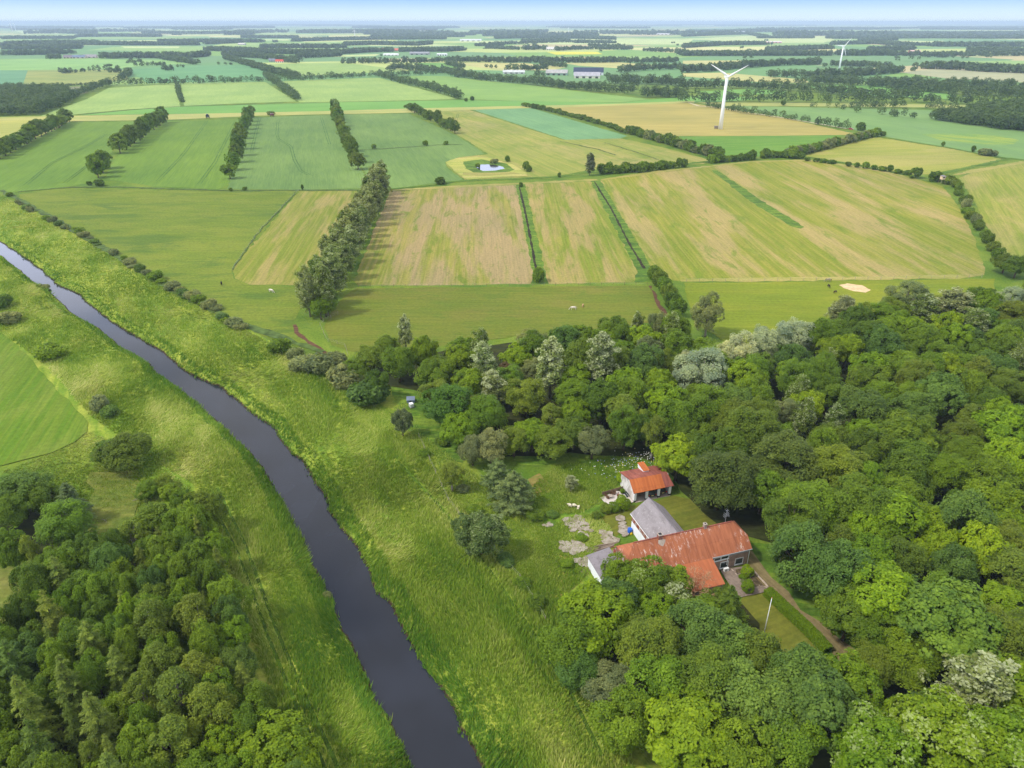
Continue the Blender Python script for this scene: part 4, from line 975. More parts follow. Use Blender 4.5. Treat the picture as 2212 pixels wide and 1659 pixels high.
for i in range(3): mb.box(-.75, .02+i*.14, .42, .75, .13+i*.14, .46)
mb.build('seat', gpaint, e); mb = MB()
for i in range(3): mb.box(-.75, -.06, .55+i*.14, .75, -.02, .66+i*.14)
mb.build('backrest', gpaint, e)
for sx in (-.68, .62):
    MB().box(sx, -.05, 0, sx+.06, .42, .415).build('leg', gpaint, e)

# skinned figures: people and animals as one continuous surface
def skin(name, pts, edges, m, parent=None, sub=2, **k):
    me = bpy.data.meshes.new(name); me.from_pydata([p[:3] for p in pts], edges, []); me.materials.append(m)
    o = link(name, me, parent, **k); bpy.context.view_layer.objects.active = o
    md = o.modifiers.new('skin', 'SKIN'); sv = me.skin_vertices[0].data
    for i, p in enumerate(pts):
        r = p[3]; sv[i].radius = (r, p[4] if len(p) > 4 else r); sv[i].use_root = (i == 0)
    md.use_smooth_shade = True
    s_ = o.modifiers.new('sub', 'SUBSURF'); s_.levels = s_.render_levels = sub
    return o
skin_t = plain('skin', S(196, 150, 124), .6, .3, .05)
x, y, _ = place(1334.5, 1079.5)
per = thing('person', 'person in a rust brown jacket and dark trousers standing on the terrace', 'person', (x, y, .06), .5)
body = [(0,0,.95,.13,.10),(0,0,1.15,.12,.09),(0,0,1.38,.15,.10),(0,0,1.50,.06),(0,.01,1.58,.055),(0,-.01,1.68,.085,.1),(0,0,1.76,.07),
        (.19,0,1.40,.06),(.25,.02,1.14,.045),(.24,-.06,.90,.035),(.24,-.09,.80,.04),(-.19,0,1.40,.06),(-.25,.02,1.14,.045),(-.24,-.06,.90,.035),(-.24,-.09,.80,.04),
        (.09,0,.86,.095),(.10,-.02,.50,.065),(.10,.02,.10,.045),(.10,-.14,.04,.04),(-.09,0,.86,.095),(-.10,-.02,.50,.065),(-.10,.04,.10,.045),(-.10,-.12,.04,.04)]
be_ = [(0,1),(1,2),(2,3),(3,4),(4,5),(5,6),(2,7),(7,8),(8,9),(9,10),(2,11),(11,12),(12,13),(13,14),(0,15),(15,16),(16,17),(17,18),(0,19),(19,20),(20,21),(21,22)]
skin('body', body, be_, skin_t, per, 1)
jk = [(0,0,.98,.165,.13),(0,0,1.18,.15,.12),(0,0,1.40,.18,.125),(.20,0,1.42,.08),(.26,.02,1.14,.065),(.245,-.05,.93,.055),(-.20,0,1.42,.08),(-.26,.02,1.14,.065),(-.245,-.05,.93,.055),(0,0,.86,.16,.13)]
skin('jacket', jk, [(0,1),(1,2),(2,3),(3,4),(4,5),(2,6),(6,7),(7,8),(0,9)], plain('brown_cloth', S(134, 82, 58), .9, .1, .1), per, 1)
tr_ = [(0,0,.90,.14,.115),(.09,0,.84,.11),(.10,-.02,.50,.085),(.10,.02,.14,.07),(-.09,0,.84,.11),(-.10,-.02,.50,.085),(-.10,.04,.14,.07)]
skin('trousers', tr_, [(0,1),(1,2),(2,3),(0,4),(4,5),(5,6)], plain('dark_cloth', S(48, 50, 58), .9, .1, .1), per, 1)
MB().ball((0, .02, 1.74), .105, 10, 6, (1, 1.08, .85)).build('hair', blackp, per, True)

def horse(px, py, rz, c, label, mane=None, s=1.0, grazing=True):
    x, y, _ = place(px, py); e = thing('horse', label, 'horse', (x, y, .06), rz, None, (s, s, s))
    nk = [(.88,0,1.18,.17,.13),(1.18,0,.92,.12,.10),(1.42,0,.58,.095,.09),(1.55,0,.40,.11,.09),(1.66,0,.22,.07),(1.72,0,.10,.06)] if grazing else [(.88,0,1.26,.17,.13),(1.10,0,1.55,.12,.10),(1.26,0,1.82,.10,.09),(1.42,0,1.80,.11,.09),(1.62,0,1.66,.07),(1.75,0,1.56,.06)]
    pts = [(0,0,1.08,.31,.30),(.62,0,1.10,.30,.27),(-.55,0,1.12,.30,.29),(-.80,0,1.16,.20)]+nk
    ed_ = [(0,1),(0,2),(2,3),(1,4),(4,5),(5,6),(6,7),(7,8),(8,9)]
    for sy in (-.17, .17):
        k = len(pts); pts += [(.70,sy,.88,.12),(.72,sy,.50,.065),(.70,sy,.28,.045),(.72,sy,.05,.06)]; ed_ += [(1,k),(k,k+1),(k+1,k+2),(k+2,k+3)]
        k = len(pts); pts += [(-.60,sy,.90,.16),(-.50,sy,.66,.10),(-.74,sy,.48,.06),(-.70,sy,.24,.045),(-.66,sy,.05,.06)]; ed_ += [(2,k),(k,k+1),(k+1,k+2),(k+2,k+3),(k+3,k+4)]
    skin('body', pts, ed_, plain('horse_coat', c, .7, .2, .08, 2), e, 1)
    mm = plain('mane_hair', mane or tuple(v*.6 for v in c[:3])+(1,), .9, .1, .1, 8)
    MB().tube([(-.95, 0, 1.22), (-1.1, 0, .95), (-1.08, 0, .45)], [.05, .10, .05], 7).build('tail', mm, e, True)
    q = nk; mb = MB(); mb.tube([(q[0][0]-.1, 0, q[0][2]+.16), (q[1][0]+.02, 0, q[1][2]+.14), (q[2][0]+.06, 0, q[2][2]+.08)], [.05, .07, .04], 6); mb.build('mane', mm, e, True)
    for sy in (-.05, .05):
        a = q[2]; MB().tube([(a[0]+.02, sy, a[2]+.06), (a[0]-.02 if not grazing else a[0]-.10, sy*1.4, a[2]+.2 if not grazing else a[2]+.05)], [.035, .01], 5).build('ear', mm, e)
    return e
WH = S(226, 214, 200)
horse(1239, 670, PI, WH, 'white horse grazing in the middle paddock')
horse(1259, 663, PI*1.42, S(186, 142, 100), 'tan foal with pale rump grazing just behind the white horse', S(210, 190, 160), .78)
horse(586, 632, -.5, WH, 'white horse grazing alone below the rounded corner of the mown strip')
horse(479, 616, 1.9, S(46, 38, 36), 'dark horse standing alone in the big meadow by the river')
horse(1789, 609, PI, S(150, 140, 124), 'pale dun horse with dark tail at the wire fence above the sand patch', S(50, 44, 40))
horse(1790, 622, 1.5, S(50, 40, 36), 'dark brown horse standing between the dun horse and the trees', None, .95)
horse(1803, 634, .6, S(64, 42, 34), 'bay foal lowest of the three horses beside the sand patch', None, .8)
def sheep(px, py, rz, label):
    x, y, _ = place(px, py); e = thing('sheep', label, 'sheep', (x, y, .06), rz, 'sheep in the orchard grass')
    pts = [(0,0,.62,.25,.24),(.34,0,.62,.23,.22),(-.34,0,.62,.24,.23),(.55,0,.66,.11),(.68,0,.60,.09),(.80,0,.50,.06)]; ed_ = [(0,1),(0,2),(1,3),(3,4),(4,5)]
    for sx in (.28, -.30):
        for sy in (-.13, .13): k = len(pts); pts += [(sx,sy,.40,.08),(sx,sy,.06,.035)]; ed_ += [(1 if sx > 0 else 2,k),(k,k+1)]
    skin('body', pts, ed_, plain('fleece', S(226, 216, 190), .95, .05, .08, 12), e, 1)
    MB().ball((.80, 0, .53), .09, 8, 6, (1.3, .8, .9)).build('face', plain('sheep_face', S(70, 58, 50), .9, .1), e, True)
sheep(1231.5, 1096, 2.6, 'cream sheep standing at the outer end of the pair, away from the garage')
sheep(1239, 1096, -.4, 'cream sheep standing beside another, on the side towards the garage')
sheep(1249, 1101, 1.2, 'cream sheep grazing a little apart from the other two')

# yard: slabs, planks, barrels, heat pump, garden
slabm = stain_mat('broken_slab', S(166, 156, 144), S(124, 114, 92), (.9, .9, .9), .4, .62, .8, .9, S(116, 110, 80))
yard = [[(1219,1128),(1236,1120),(1257,1116),(1262,1128),(1275,1142),(1284,1146),(1270,1150),(1252,1148),(1238,1142),(1226,1138)],
        [(1210,1170),(1222,1172),(1238,1170),(1262,1178),(1266,1184),(1258,1192),(1240,1196),(1222,1192),(1212,1186)],
        [(1337,1124),(1345,1128),(1352,1137),(1358,1150),(1352,1162),(1340,1156),(1338,1140)], [(1303,1162),(1322,1158),(1332,1164),(1338,1172),(1322,1176),(1308,1172)],
        [(1240,1210),(1268,1204),(1274,1214),(1268,1226),(1246,1220)], [(1250,1152),(1266,1158),(1262,1163),(1250,1160)], [(1174,1136),(1186,1131),(1191,1136),(1180,1140)], [(1340,1116),(1350,1122),(1344,1124),(1338,1120)],
        [(1302,1150),(1316,1152),(1318,1158),(1304,1160)], [(1232,1140),(1246,1144),(1240,1150),(1230,1147)]]
def broken(pix, sd):
    rr = np.random.default_rng(sd); pts = np.array([gxy(*q_) for q_ in pix]); lo, hi = pts.min(0), pts.max(0); mb = MB(); got = []
    for _ in range(900):
        q_ = lo+(hi-lo)*rr.random(2); r_ = rr.uniform(.35, 1.15)
        if not inside(q_[None], pts)[0] or any(np.hypot(*(q_-g)) < (r_+h)*.62 for g, h in got): continue
        got.append((q_, r_)); n = rr.integers(4, 7); z = LAY[0]+rr.uniform(.006, .03); a0 = rr.random()*6
        mb.slab([(q_[0]+r_*rr.uniform(.8, 1.2)*math.cos(a0+k*2*PI/n), q_[1]+r_*rr.uniform(.8, 1.2)*math.sin(a0+k*2*PI/n), z) for k in range(n)], .06)
    return tag(mb.build('broken_paving', slabm), kind='structure')
layer()
for i, q in enumerate(yard): broken(q, i)
plank = stain_mat('old_plank', S(138, 122, 106), S(86, 72, 62), (.6, 3, 3), .4, .65, .8)
pile = thing('plank_pile', 'heap of weathered planks and beams stacked behind the white annexe', 'timber', (*gxy(1312, 1178), 0.02))
for i in range(11):
    q = MB(); a = AX+rnd.gauss(.05, .10); l_ = rnd.uniform(3.2, 5.5); yy = -1.0+.24*(i % 6); zz = .12+.13*(i//6)+.03*rnd.random()
    q.box(-l_/2, -.09, -.05, l_/2, .09, .05); q.build('plank', plank, pile, loc=(rnd.uniform(-.5, .5), yy, zz), rz=a)
pile2 = thing('pallet', 'slatted timber frame lying flat in the grass beyond the plank heap', 'pallet', (*gxy(1283, 1193), .08), AX-.9)
for i in range(5): MB().box(-1.6, -.7+i*.33, .06, 1.6, -.56+i*.33, .1).build('slat', plank, pile2)
for x in (-1.2, 1.2): MB().box(x-.06, -.75, -.04, x+.06, .75, .055).build('bearer', plank, pile2)
pile3 = thing('plank_pile', 'few loose boards lying in the grass against the white annexe wall', 'timber', (*gxy(1266, 1231), .05), AX+.1)
for i in range(4): MB().box(-1.5, -.6+i*.3, 0, 1.4+.2*i, -.42+i*.3, .06).build('plank', plank, pile3)
x, y, _ = place(1360, 1151); e = thing('water_barrel', 'blue plastic barrel at the corner of the white barn', 'barrel', (x, y, 0))
bl = plain('blue_plastic', S(24, 92, 190), .45, .4, .06); MB().tube([(0,0,0),(0,0,.3),(0,0,.7),(0,0,1.0)], [.40, .46, .46, .40], 16).build('drum', bl, e, True); MB().tube([(0,0,1.002),(0,0,1.05)], .43, 16).build('lid', bl, e)
x, y, _ = place(1363.5, 1155); e = thing('jerrycan', 'small yellow can on the ground beside the blue barrel', 'can', (x, y, .02), .4)
yl = plain('yellow_plastic', S(238, 200, 20), .45, .4, .05); MB().box(-.2, -.14, 0, .2, .14, .45).build('can_body', yl, e, bevel=.05); MB().tube([(-.1, 0, .45), (-.1, 0, .52)], .05, 8).build('cap', blackp, e); MB().tube([(-.02, 0, .44), (.05, 0, .52), (.15, 0, .44)], .025, 6).build('handle', yl, e)
x, y = hw(-5.2, -.35); e = thing('heat_pump', 'white heat pump box against the brick front of the farmhouse', 'heat pump', (x, y, .06), AX)
MB().box(-.5, -.2, .1, .5, .2, .85).build('casing', wfr, e, bevel=.02); MB().tube([(-.12, -.203, .48), (-.12, -.225, .48)], .28, 18).build('fan_grille', zinc, e)
for sx in (-.42, .34): MB().box(sx, -.18, 0, sx+.08, .18, .098).build('foot', blackp, e)
# front garden
pav = stain_mat('garden_paving', S(140, 124, 112), S(112, 98, 86), (1.2, 1.2, 1.2), .4, .65, .7, .9, S(90, 92, 60))
field([(1556,1232),(1580,1226),(1612,1222),(1622,1236),(1634,1252),(1652,1268),(1660,1276),(1630,1284),(1600,1290),(1580,1270)], pav, 'garden_path', .05, 1)
bed = plain('bed_soil', S(96, 84, 62), .95, .1, .25, 1.5)
field([(1588,1230),(1602,1228),(1606,1236),(1592,1240)], bed, 'flower_bed', .05, 1); field([(1600,1244),(1622,1238),(1640,1254),(1650,1264),(1630,1268),(1612,1256)], bed, 'flower_bed', .05, 1)
stonem = plain('edging_stone', S(184, 166, 150), .9, .15, .15, 4)
ed1 = thing('garden_wall', 'low rounded stone edging around the flower beds by the farmhouse', 'garden wall', (0, 0, 0))
mb = MB()
for run in ([(1629,1235),(1640,1248),(1652,1260),(1658,1268)], [(1606,1246),(1618,1244),(1624,1256),(1632,1264),(1644,1268),(1656,1270)], [(1578,1229),(1590,1242),(1600,1254),(1606,1262)]):
    pl = resample(np.array([gxy(*q) for q in run]), 22)
    for q in pl: mb.ball((q[0], q[1], .12), .16+.05*rnd.random(), 7, 5, (1.1, .9, .8))
mb.build('edging', stonem, ed1, True)
def rb(px, py, h, w, col, label, name='clipped_bush'):
    x, y, _ = place(px, py); o = link(name, ROUND[0], None, (x, y, 0), rnd.random()*6, (w/2, w/2, h/1.7), COLR[col]); tag(o, label, 'bush')
rb(1613, 1243, 1.9, 2.3, 'lime', 'bright green rounded bush at the end of the brick farmhouse front')
rb(1604, 1250, .8, 1.5, 'bright', 'low green cushion plant beneath the bright rounded bush')
rb(1614, 1278, 2.2, 2.3, 'bright', 'clipped green ball bush beside the garden path and weeping conifer')
rb(1605, 1259, .6, 1.0, 'grey', 'small lavender clump between the stone-edged beds')
rb(1402, 1090, 2.2, 3.6, 'bright', 'dense round green shrub at the corner of the stone terrace') if False else None
rb(1343, 1097, 2.3, 3.4, 'bright', 'dense round green shrub at the corner of the stone terrace')
rb(1328, 1103, 1.9, 2.6, 'mid', 'darker round shrub joined to the dense one beside the terrace')
rb(1310, 1105, 1.6, 2.8, 'olive', 'loose yellowish shrub before the terrace, on the side of the sheep')
rb(1375, 1045, 1.8, 2.6, 'lime', 'x') if False else None
# clipped hedge by the drive
he = MB(); hp = resample(np.array([gxy(*q) for q in [(1656,1284),(1700,1325),(1750,1372),(1786,1412)]]), 9)
hb = thing('garden_hedge', 'long clipped green hedge between the flagpole lawn and the gravel drive', 'hedge', (0, 0, 0))
rngh = np.random.default_rng(31); C = []; N = []
for a, b in zip(hp[:-1], hp[1:]):
    n = 2300; t = rngh.random(n)[:, None]; q = a+(b-a)*t; d = (b-a)/np.linalg.norm(b-a); pe = np.array([-d[1], d[0]])
    u = rngh.random(n); side = np.where(u < .55, rngh.uniform(-.75, .75, n), np.where(u < .78, -.8, .8)); z = np.where(u < .55, 1.35, rngh.uniform(.05, 1.35, n))
    C.append(np.column_stack([q+pe*side[:, None], z])+rngh.normal(size=(n, 3))*.09); N.append(np.column_stack([pe[None]*np.where(u < .55, 0, np.sign(side))[:, None], np.where(u < .55, 1, .2)])+rngh.normal(size=(n, 3))*.4)
C = np.concatenate(C); n = len(C); V, F, A = leaf_cards(C, np.concatenate(N), np.full(n, .22), np.full(n, .14), rngh, np.clip(.5+rngh.normal(size=n)*.2, 0, 1))
link('foliage', np_mesh('hedge_foliage', V, F, M['leaf'], {'tint': A}), hb, color=COLR['bright'])
# flagpole
x, y, _ = place(1647, 1384); e = thing('flagpole', 'white flagpole without a flag on the lawn beside the drive hedge', 'flagpole', (x, y, 0))
MB().tube([(0, 0, .3), (0, 0, 9.2)], [.085, .04], 10).build('pole', wfr, e, True); MB().ball((0, 0, 9.28), .09, 8, 6).build('finial', plain('gilt', S(190, 120, 80), .4, .5), e, True); MB().box(-.16, -.16, 0, .16, .16, .3).build('base', concrete, e)
# by the lane: letter boxes and a stone post
x, y, _ = place(1922, 1541); e = thing('letter_box', 'white letter box on a post beside the lane, before the trees', 'letter box', (x, y, 0), .3)
MB().box(-.06, -.06, 0, .06, .06, 1.0).build('post', wood_old, e); MB().box(-.22, -.3, 1.0, .22, .3, 1.45).build('box', wfr, e, bevel=.05)
x, y, _ = place(1919, 1549); e = thing('wheelie_bin', 'dark bin with a pale lid next to the letter box at the lane', 'bin', (x, y, 0), .3)
MB().prism([(-.25, 0), (-.32, .95), (.32, .95), (.25, 0)], 'x', -.28, .28).build('tub', plain('bin', S(70, 84, 84), .6, .3), e); MB().slab([(-.31, -.36, 1.0), (.31, -.36, 1.0), (.31, .36, 1.04), (-.31, .36, 1.04)], .05).build('lid', wfr, e)
x, y, _ = place(1970, 1529); e = thing('gate_post', 'grey stone gate post across the lane from the letter box', 'post', (x, y, 0), .2)
MB().box(-.18, -.18, 0, .18, .18, 1.25).build('shaft', stonem, e, bevel=.03); MB().box(-.22, -.22, 1.252, .22, .22, 1.36).build('cap', concrete, e)
# two huts at the track by the river trees
x, y, _ = place(888, 868); e = thing('tool_shed', 'small blue-grey metal shed with pitched roof half under the trees', 'shed', (x, y, 0), .05)
bg_ = plain('blue_grey_metal', S(112, 126, 148), .5, .4, .08)
MB().prism([(-.9, 0), (-.9, 1.0), (0, 1.55), (.9, 1.0), (.9, 0)], 'x', -1.0, 1.0).build('wall', bg_, e)
mb = MB(); mb.slab([(-1.1, -1.05, 1.0), (1.1, -1.05, 1.0), (1.1, 0, 1.68), (-1.1, 0, 1.68)], .07); mb.slab([(-1.1, 0, 1.68), (1.1, 0, 1.68), (1.1, 1.05, 1.0), (-1.1, 1.05, 1.0)], .07); mb.build('roof', bg_, e); MB().box(-.3, -.93, .1, .3, -.903, .9).build('door', blackp, e)
x, y, _ = place(889, 880); e = thing('cage_tank', 'white caged water container standing in the grass before the blue-grey shed', 'tank', (x, y, .1), .5)
MB().box(-.52, -.62, .15, .52, .62, 1.15).build('tank', wfr, e, bevel=.08); MB().box(-.55, -.65, 0, .55, .65, .14).build('pallet', plank, e)
mb = MB()
for zz in (.3, .6, .9, 1.17):
    mb.tube([(-.56, -.66, zz), (.56, -.66, zz), (.56, .66, zz), (-.56, .66, zz), (-.56, -.66, zz)], .018, 4)
for i in range(5):
    t = -.56+i*.28; mb.tube([(t, -.66, .14), (t, -.66, 1.17)], .018, 4); mb.tube([(-.56, t*1.18, .14), (-.56, t*1.18, 1.17)], .018, 4)
mb.build('cage', zinc, e)
# a hut deep in the wood
x, y, _ = place(2011, 972, 2); e = thing('garden_hut', 'small brown hut with dark window glimpsed among the wood', 'hut', (x, y, 0), .4)
MB().box(-1.5, -1.2, 0, 1.5, 1.2, 2.2).build('wall', stain_mat('hut_board', S(168, 130, 110), S(110, 84, 72), (2, 2, .4), .4, .7, .6), e); MB().box(-.2, -1.23, .9, .9, -1.203, 1.8).build('window', glassm, e)
mb = MB(); mb.slab([(-1.8, -1.55, 2.15), (1.8, -1.55, 2.15), (1.8, 0, 2.95), (-1.8, 0, 2.95)], .08); mb.slab([(-1.8, 0, 2.95), (1.8, 0, 2.95), (1.8, 1.55, 2.15), (-1.8, 1.55, 2.15)], .08); mb.build('roof', plain('hut_roof', S(120, 92, 82), .8, .2), e)
# hunting stand
x, y, _ = place(2033, 398); e = thing('hunting_stand', 'pale boarded hunting stand on four legs at the field corner', 'hunting stand', (x, y, 0), .1)
MB().box(-1.1, -1.1, 3.0, 1.1, 1.1, 5.0).build('cabin', plain('pale_board', S(222, 196, 160), .8, .2), e); MB().box(-.7, -1.12, 4.0, .7, -1.103, 4.6).build('window', glassm, e)
MB().slab([(-1.4, -1.4, 5.05), (1.4, -1.4, 5.05), (1.4, 1.4, 5.3), (-1.4, 1.4, 5.3)], .1).build('roof', felt, e)
for sx in (-1, 1):
    for sy in (-1, 1): MB().tube([(sx*1.4, sy*1.4, 0), (sx, sy, 3.0)], .09, 6).build('leg', wood_old, e)
# wire fences
fw = plain('fence_wire', S(190, 186, 170), .6, .3, .05)
def wire_fence(pix, n, label, h=1.15, lean=.0, r=.06, m=None):
    e = thing('wire_fence', label, 'fence', (0, 0, 0)); pl = resample(np.array([gxy(*q) for q in pix]), n)
    zz, _ = ground_z(pl); zz = zz+.02
    for q, z in zip(pl, zz): MB().tube([(q[0], q[1], z-.1), (q[0]+lean*rnd.random(), q[1], z+h*rnd.uniform(.85, 1.1))], r, 5).build('post', m or wood_old, e)
    mb = MB()
    for hh in (.5, .95): mb.tube([(q[0], q[1], z+hh*h) for q, z in zip(pl, zz)], .012, 3)
    mb.build('wire', fw, e); return e
pale_post = plain('pale_post', S(160, 150, 128), .9, .1, .1)
wire_fence([(1482,609),(1600,608),(1750,606),(1900,604),(2060,601),(2120,600)], 24, 'wire fence of pale leaning posts between the large hay field and the east paddock', 1.35, .3, .07, pale_post)
wire_fence([(775,620),(1000,619),(1200,617),(1398,615)], 26, 'wire fence between the striped hay fields and the middle paddock', 1.1, .1, .05)
wire_fence([(730,680),(690,700),(706,738),(745,748),(752,770)], 12, 'wire fence curving round the muddy path beside the poplar row end', 1.2, .1, .06, pale_post)
wire_fence([(905,945),(975,1100),(1060,1185),(1125,1255),(1178,1345)], 13, 'wire fence running down beside the dike grass to the near grove', 1.2, .1, .07, pale_post)
wire_fence([(646,412),(560,500),(502,583)], 26, 'thin wire fence along the west edge of the mown strip', 1.1, .1, .05)

# flowers in the long grass beyond the garage
rngf = np.random.default_rng(77); q = []
for px, py, n, s_ in ((1415, 996, 90, 4.0), (1355, 1004, 40, 2.5), (1310, 1010, 30, 2.0), (1385, 1020, 30, 2.0), (1395, 990, 50, 3.5), (1325, 1022, 20, 3)):
    x, y = gxy(px, py); q.append(np.column_stack([x+rngf.normal(size=n)*s_, y+rngf.normal(size=n)*s_*.55, .45+.3*rngf.random(n)]))
q = np.vstack(q); n = len(q); V, F, A = leaf_cards(q, np.array([0, -.5, 1.0])+rngf.normal(size=(n, 3))*.3, np.full(n, .19), np.full(n, .19), rngf, rngf.random(n))
k = NT('petals'); t = k.n('ShaderNodeAttribute', attribute_name='tint').outputs['Fac']; cr = k.n('ShaderNodeValToRGB'); k.set(cr.inputs[0], t); cr.color_ramp.interpolation = 'CONSTANT'
cr.color_ramp.elements[0].color = S(236, 234, 226); cr.color_ramp.elements[1].position = .85; cr.color_ramp.elements[1].color = S(150, 130, 210)
for ps_, cc in ((.45, (206, 214, 236)), (.6, (240, 214, 120)), (.72, (110, 140, 216))): e_ = cr.color_ramp.elements.new(ps_); e_.color = S(*cc)
tag(link('wildflowers', np_mesh('wildflowers', V, F, k.done(k.pbr(cr.outputs[0], .7, .2)), {'tint': A})), 'drift of white, yellow and blue wildflowers beyond the garage', 'flowers', kind='stuff')

# ================================================================== THINGS FARTHER OUT
turb = plain('turbine_white', (.92, .93, .94, 1), .45, .4, .01)
def turbine_meshes():
    t = MB().tube([(0, 0, 0), (0, 0, 22), (0, 0, 44.6)], [2.0, 1.5, 1.05], 20).mesh('tower', turb, True)
    n = MB().box(-1.3, -2.6, 44.4, 1.3, 4.2, 47.0).mesh('nacelle', turb, False, .3)
    h = MB().ball((0, -3.3, 45.7), 1.25, 14, 8, (1, 1.2, 1)).mesh('hub', turb, True)
    b = MB(); st = [(0, .9, .8), (1.6, 1.2, .6), (4, 2.1, .42), (9, 1.5, .3), (15, .95, .18), (19.6, .35, .07)]; vs = []; fs = []
    for z, cw, th in st: vs += [(-cw*.35, 0, z), (0, -th, z), (cw*.65, 0, z), (0, th, z)]
    for i in range(len(st)-1):
        for j in range(4): fs.append((i*4+j, i*4+(j+1) % 4, i*4+4+(j+1) % 4, i*4+4+j))
    fs += [(3, 2, 1, 0), tuple(range(len(st)*4-4, len(st)*4))]; b.add(vs, fs)
    return t, n, h, b.mesh('blade', turb, True)
TM = turbine_meshes()
def turbine(px, py, hub_px, hub_py, a0, label, yaw=0.0, scale=None, group=None):
    x, y, _ = place(px, py)
    if scale is None:
        r = ray(hub_px, hub_py); z = CAM_H+r[2]*(y/r[1]); scale = z/45.7
    e = thing('wind_turbine', label, 'wind turbine', (x, y, 0), yaw, group, (scale,)*3)
    link('tower', TM[0], e); link('nacelle', TM[1], e); hb = link('hub', TM[2], e)
    for i in range(3):
        o = link('blade', TM[3], e, (0, -3.4, 45.7)); o.rotation_euler = (0, a0+i*2*PI/3, 0)
    return e
t1 = turbine(1556, 279, 1567, 165, math.radians(61), 'tall white three-bladed wind turbine standing in the tan barley field', .05)
x, y, _ = place(1549, 278); e = thing('transformer_box', 'small grey transformer hut at the foot of the barley field turbine', 'hut', (x-1, y, 0))
MB().box(-1.6, -1.2, 0, 1.6, 1.2, 2.3).build('wall', plain('hut_grey', S(140, 130, 110), .8, .2), e); MB().slab([(-1.8, -1.4, 2.45), (1.8, -1.4, 2.45), (1.8, 1.4, 2.45), (-1.8, 1.4, 2.45)], .14).build('roof', felt, e)
turbine(1812, 153, 1821, 100, math.radians(37), 'white wind turbine beyond the barley field one, rising from dark woods', .1)
FT = [(27, 68, 28, 52, 20, 'slim far turbine, first of the two close together on the west horizon'), (34, 66, 33, 52, 50, 'slim far turbine, second of the two close together on the west horizon'),
      (767, 83, 766, 66, 0, 'far white turbine standing alone over the village woods'), (1099, 69, 1099, 59, 40, 'far turbine, first from the west in the row of four'),
      (1140, 69, 1139.5, 58, 50, 'far turbine, second from the west in the row of four'), (1182, 70, 1181.5, 59, 20, 'far turbine, third from the west in the row of four'), (1228, 72, 1228, 61, 0, 'far turbine, last and easternmost in the row of four'),
      (1542, 60, 1543, 54, 0, 'faint turbine, westernmost of the horizon group beyond the barley field'), (1579, 60, 1580, 54, 30, 'faint turbine, second in the horizon group beyond the barley field'), (1618.5, 60, 1619.5, 54, 45, 'faint turbine, third in the horizon group beyond the barley field'), (1736, 65, 1737, 55, 35, 'faint turbine apart from the horizon group, towards the turbine in the woods')]
for px, py, hx, hy, a0, lb in FT: turbine(px, py, hx, hy, math.radians(a0), lb, rnd.uniform(-.4, .4), None, 'turbines along the horizon')

FARH = []
def house_far(px, py, w, d, h, rise, rz, wallc, roofc, name, label, cat='house', roofh=None, group=None):
    x, y, _ = place(px, py); e = thing(name, label, cat, (x, y, 0), rz, group); FARH.append((x, y, w))
    wm = plain(name+'_wall', wallc, .8, .2, .06, .3); rm = plain(name+'_roof', roofc, .7, .3, .1, .2)
    MB().prism([(-d/2, 0), (-d/2, h), (0, h+rise), (d/2, h), (d/2, 0)], 'x', -w/2, w/2).build('wall', wm, e)
    k = (rise/(d/2)); o_ = .5; mb = MB()
    mb.slab([(-w/2-.6, -d/2-o_, h-k*o_+.12), (w/2+.6, -d/2-o_, h-k*o_+.12), (w/2+.6, 0, h+rise+.12), (-w/2-.6, 0, h+rise+.12)], .1)
    mb.slab([(-w/2-.6, 0, h+rise+.12), (w/2+.6, 0, h+rise+.12), (w/2+.6, d/2+o_, h-k*o_+.12), (-w/2-.6, d/2+o_, h-k*o_+.12)], .1)
    mb.build('roof', rm, e); return e, wm
RED, WHI, GRY, NAV = S(206, 84, 62), S(232, 228, 220), S(160, 160, 160), S(48, 58, 82)
def doors(e, w, d, h, n=3, m=glassm):
    for i in range(n):
        x0 = -w/2+(i+.5)*w/n; MB().box(x0-w/n*.22, -d/2-.06, .6 if h < 4 else 0, x0+w/n*.22, -d/2-.003, min(h*.75, 3.4)).build('window', m, e)
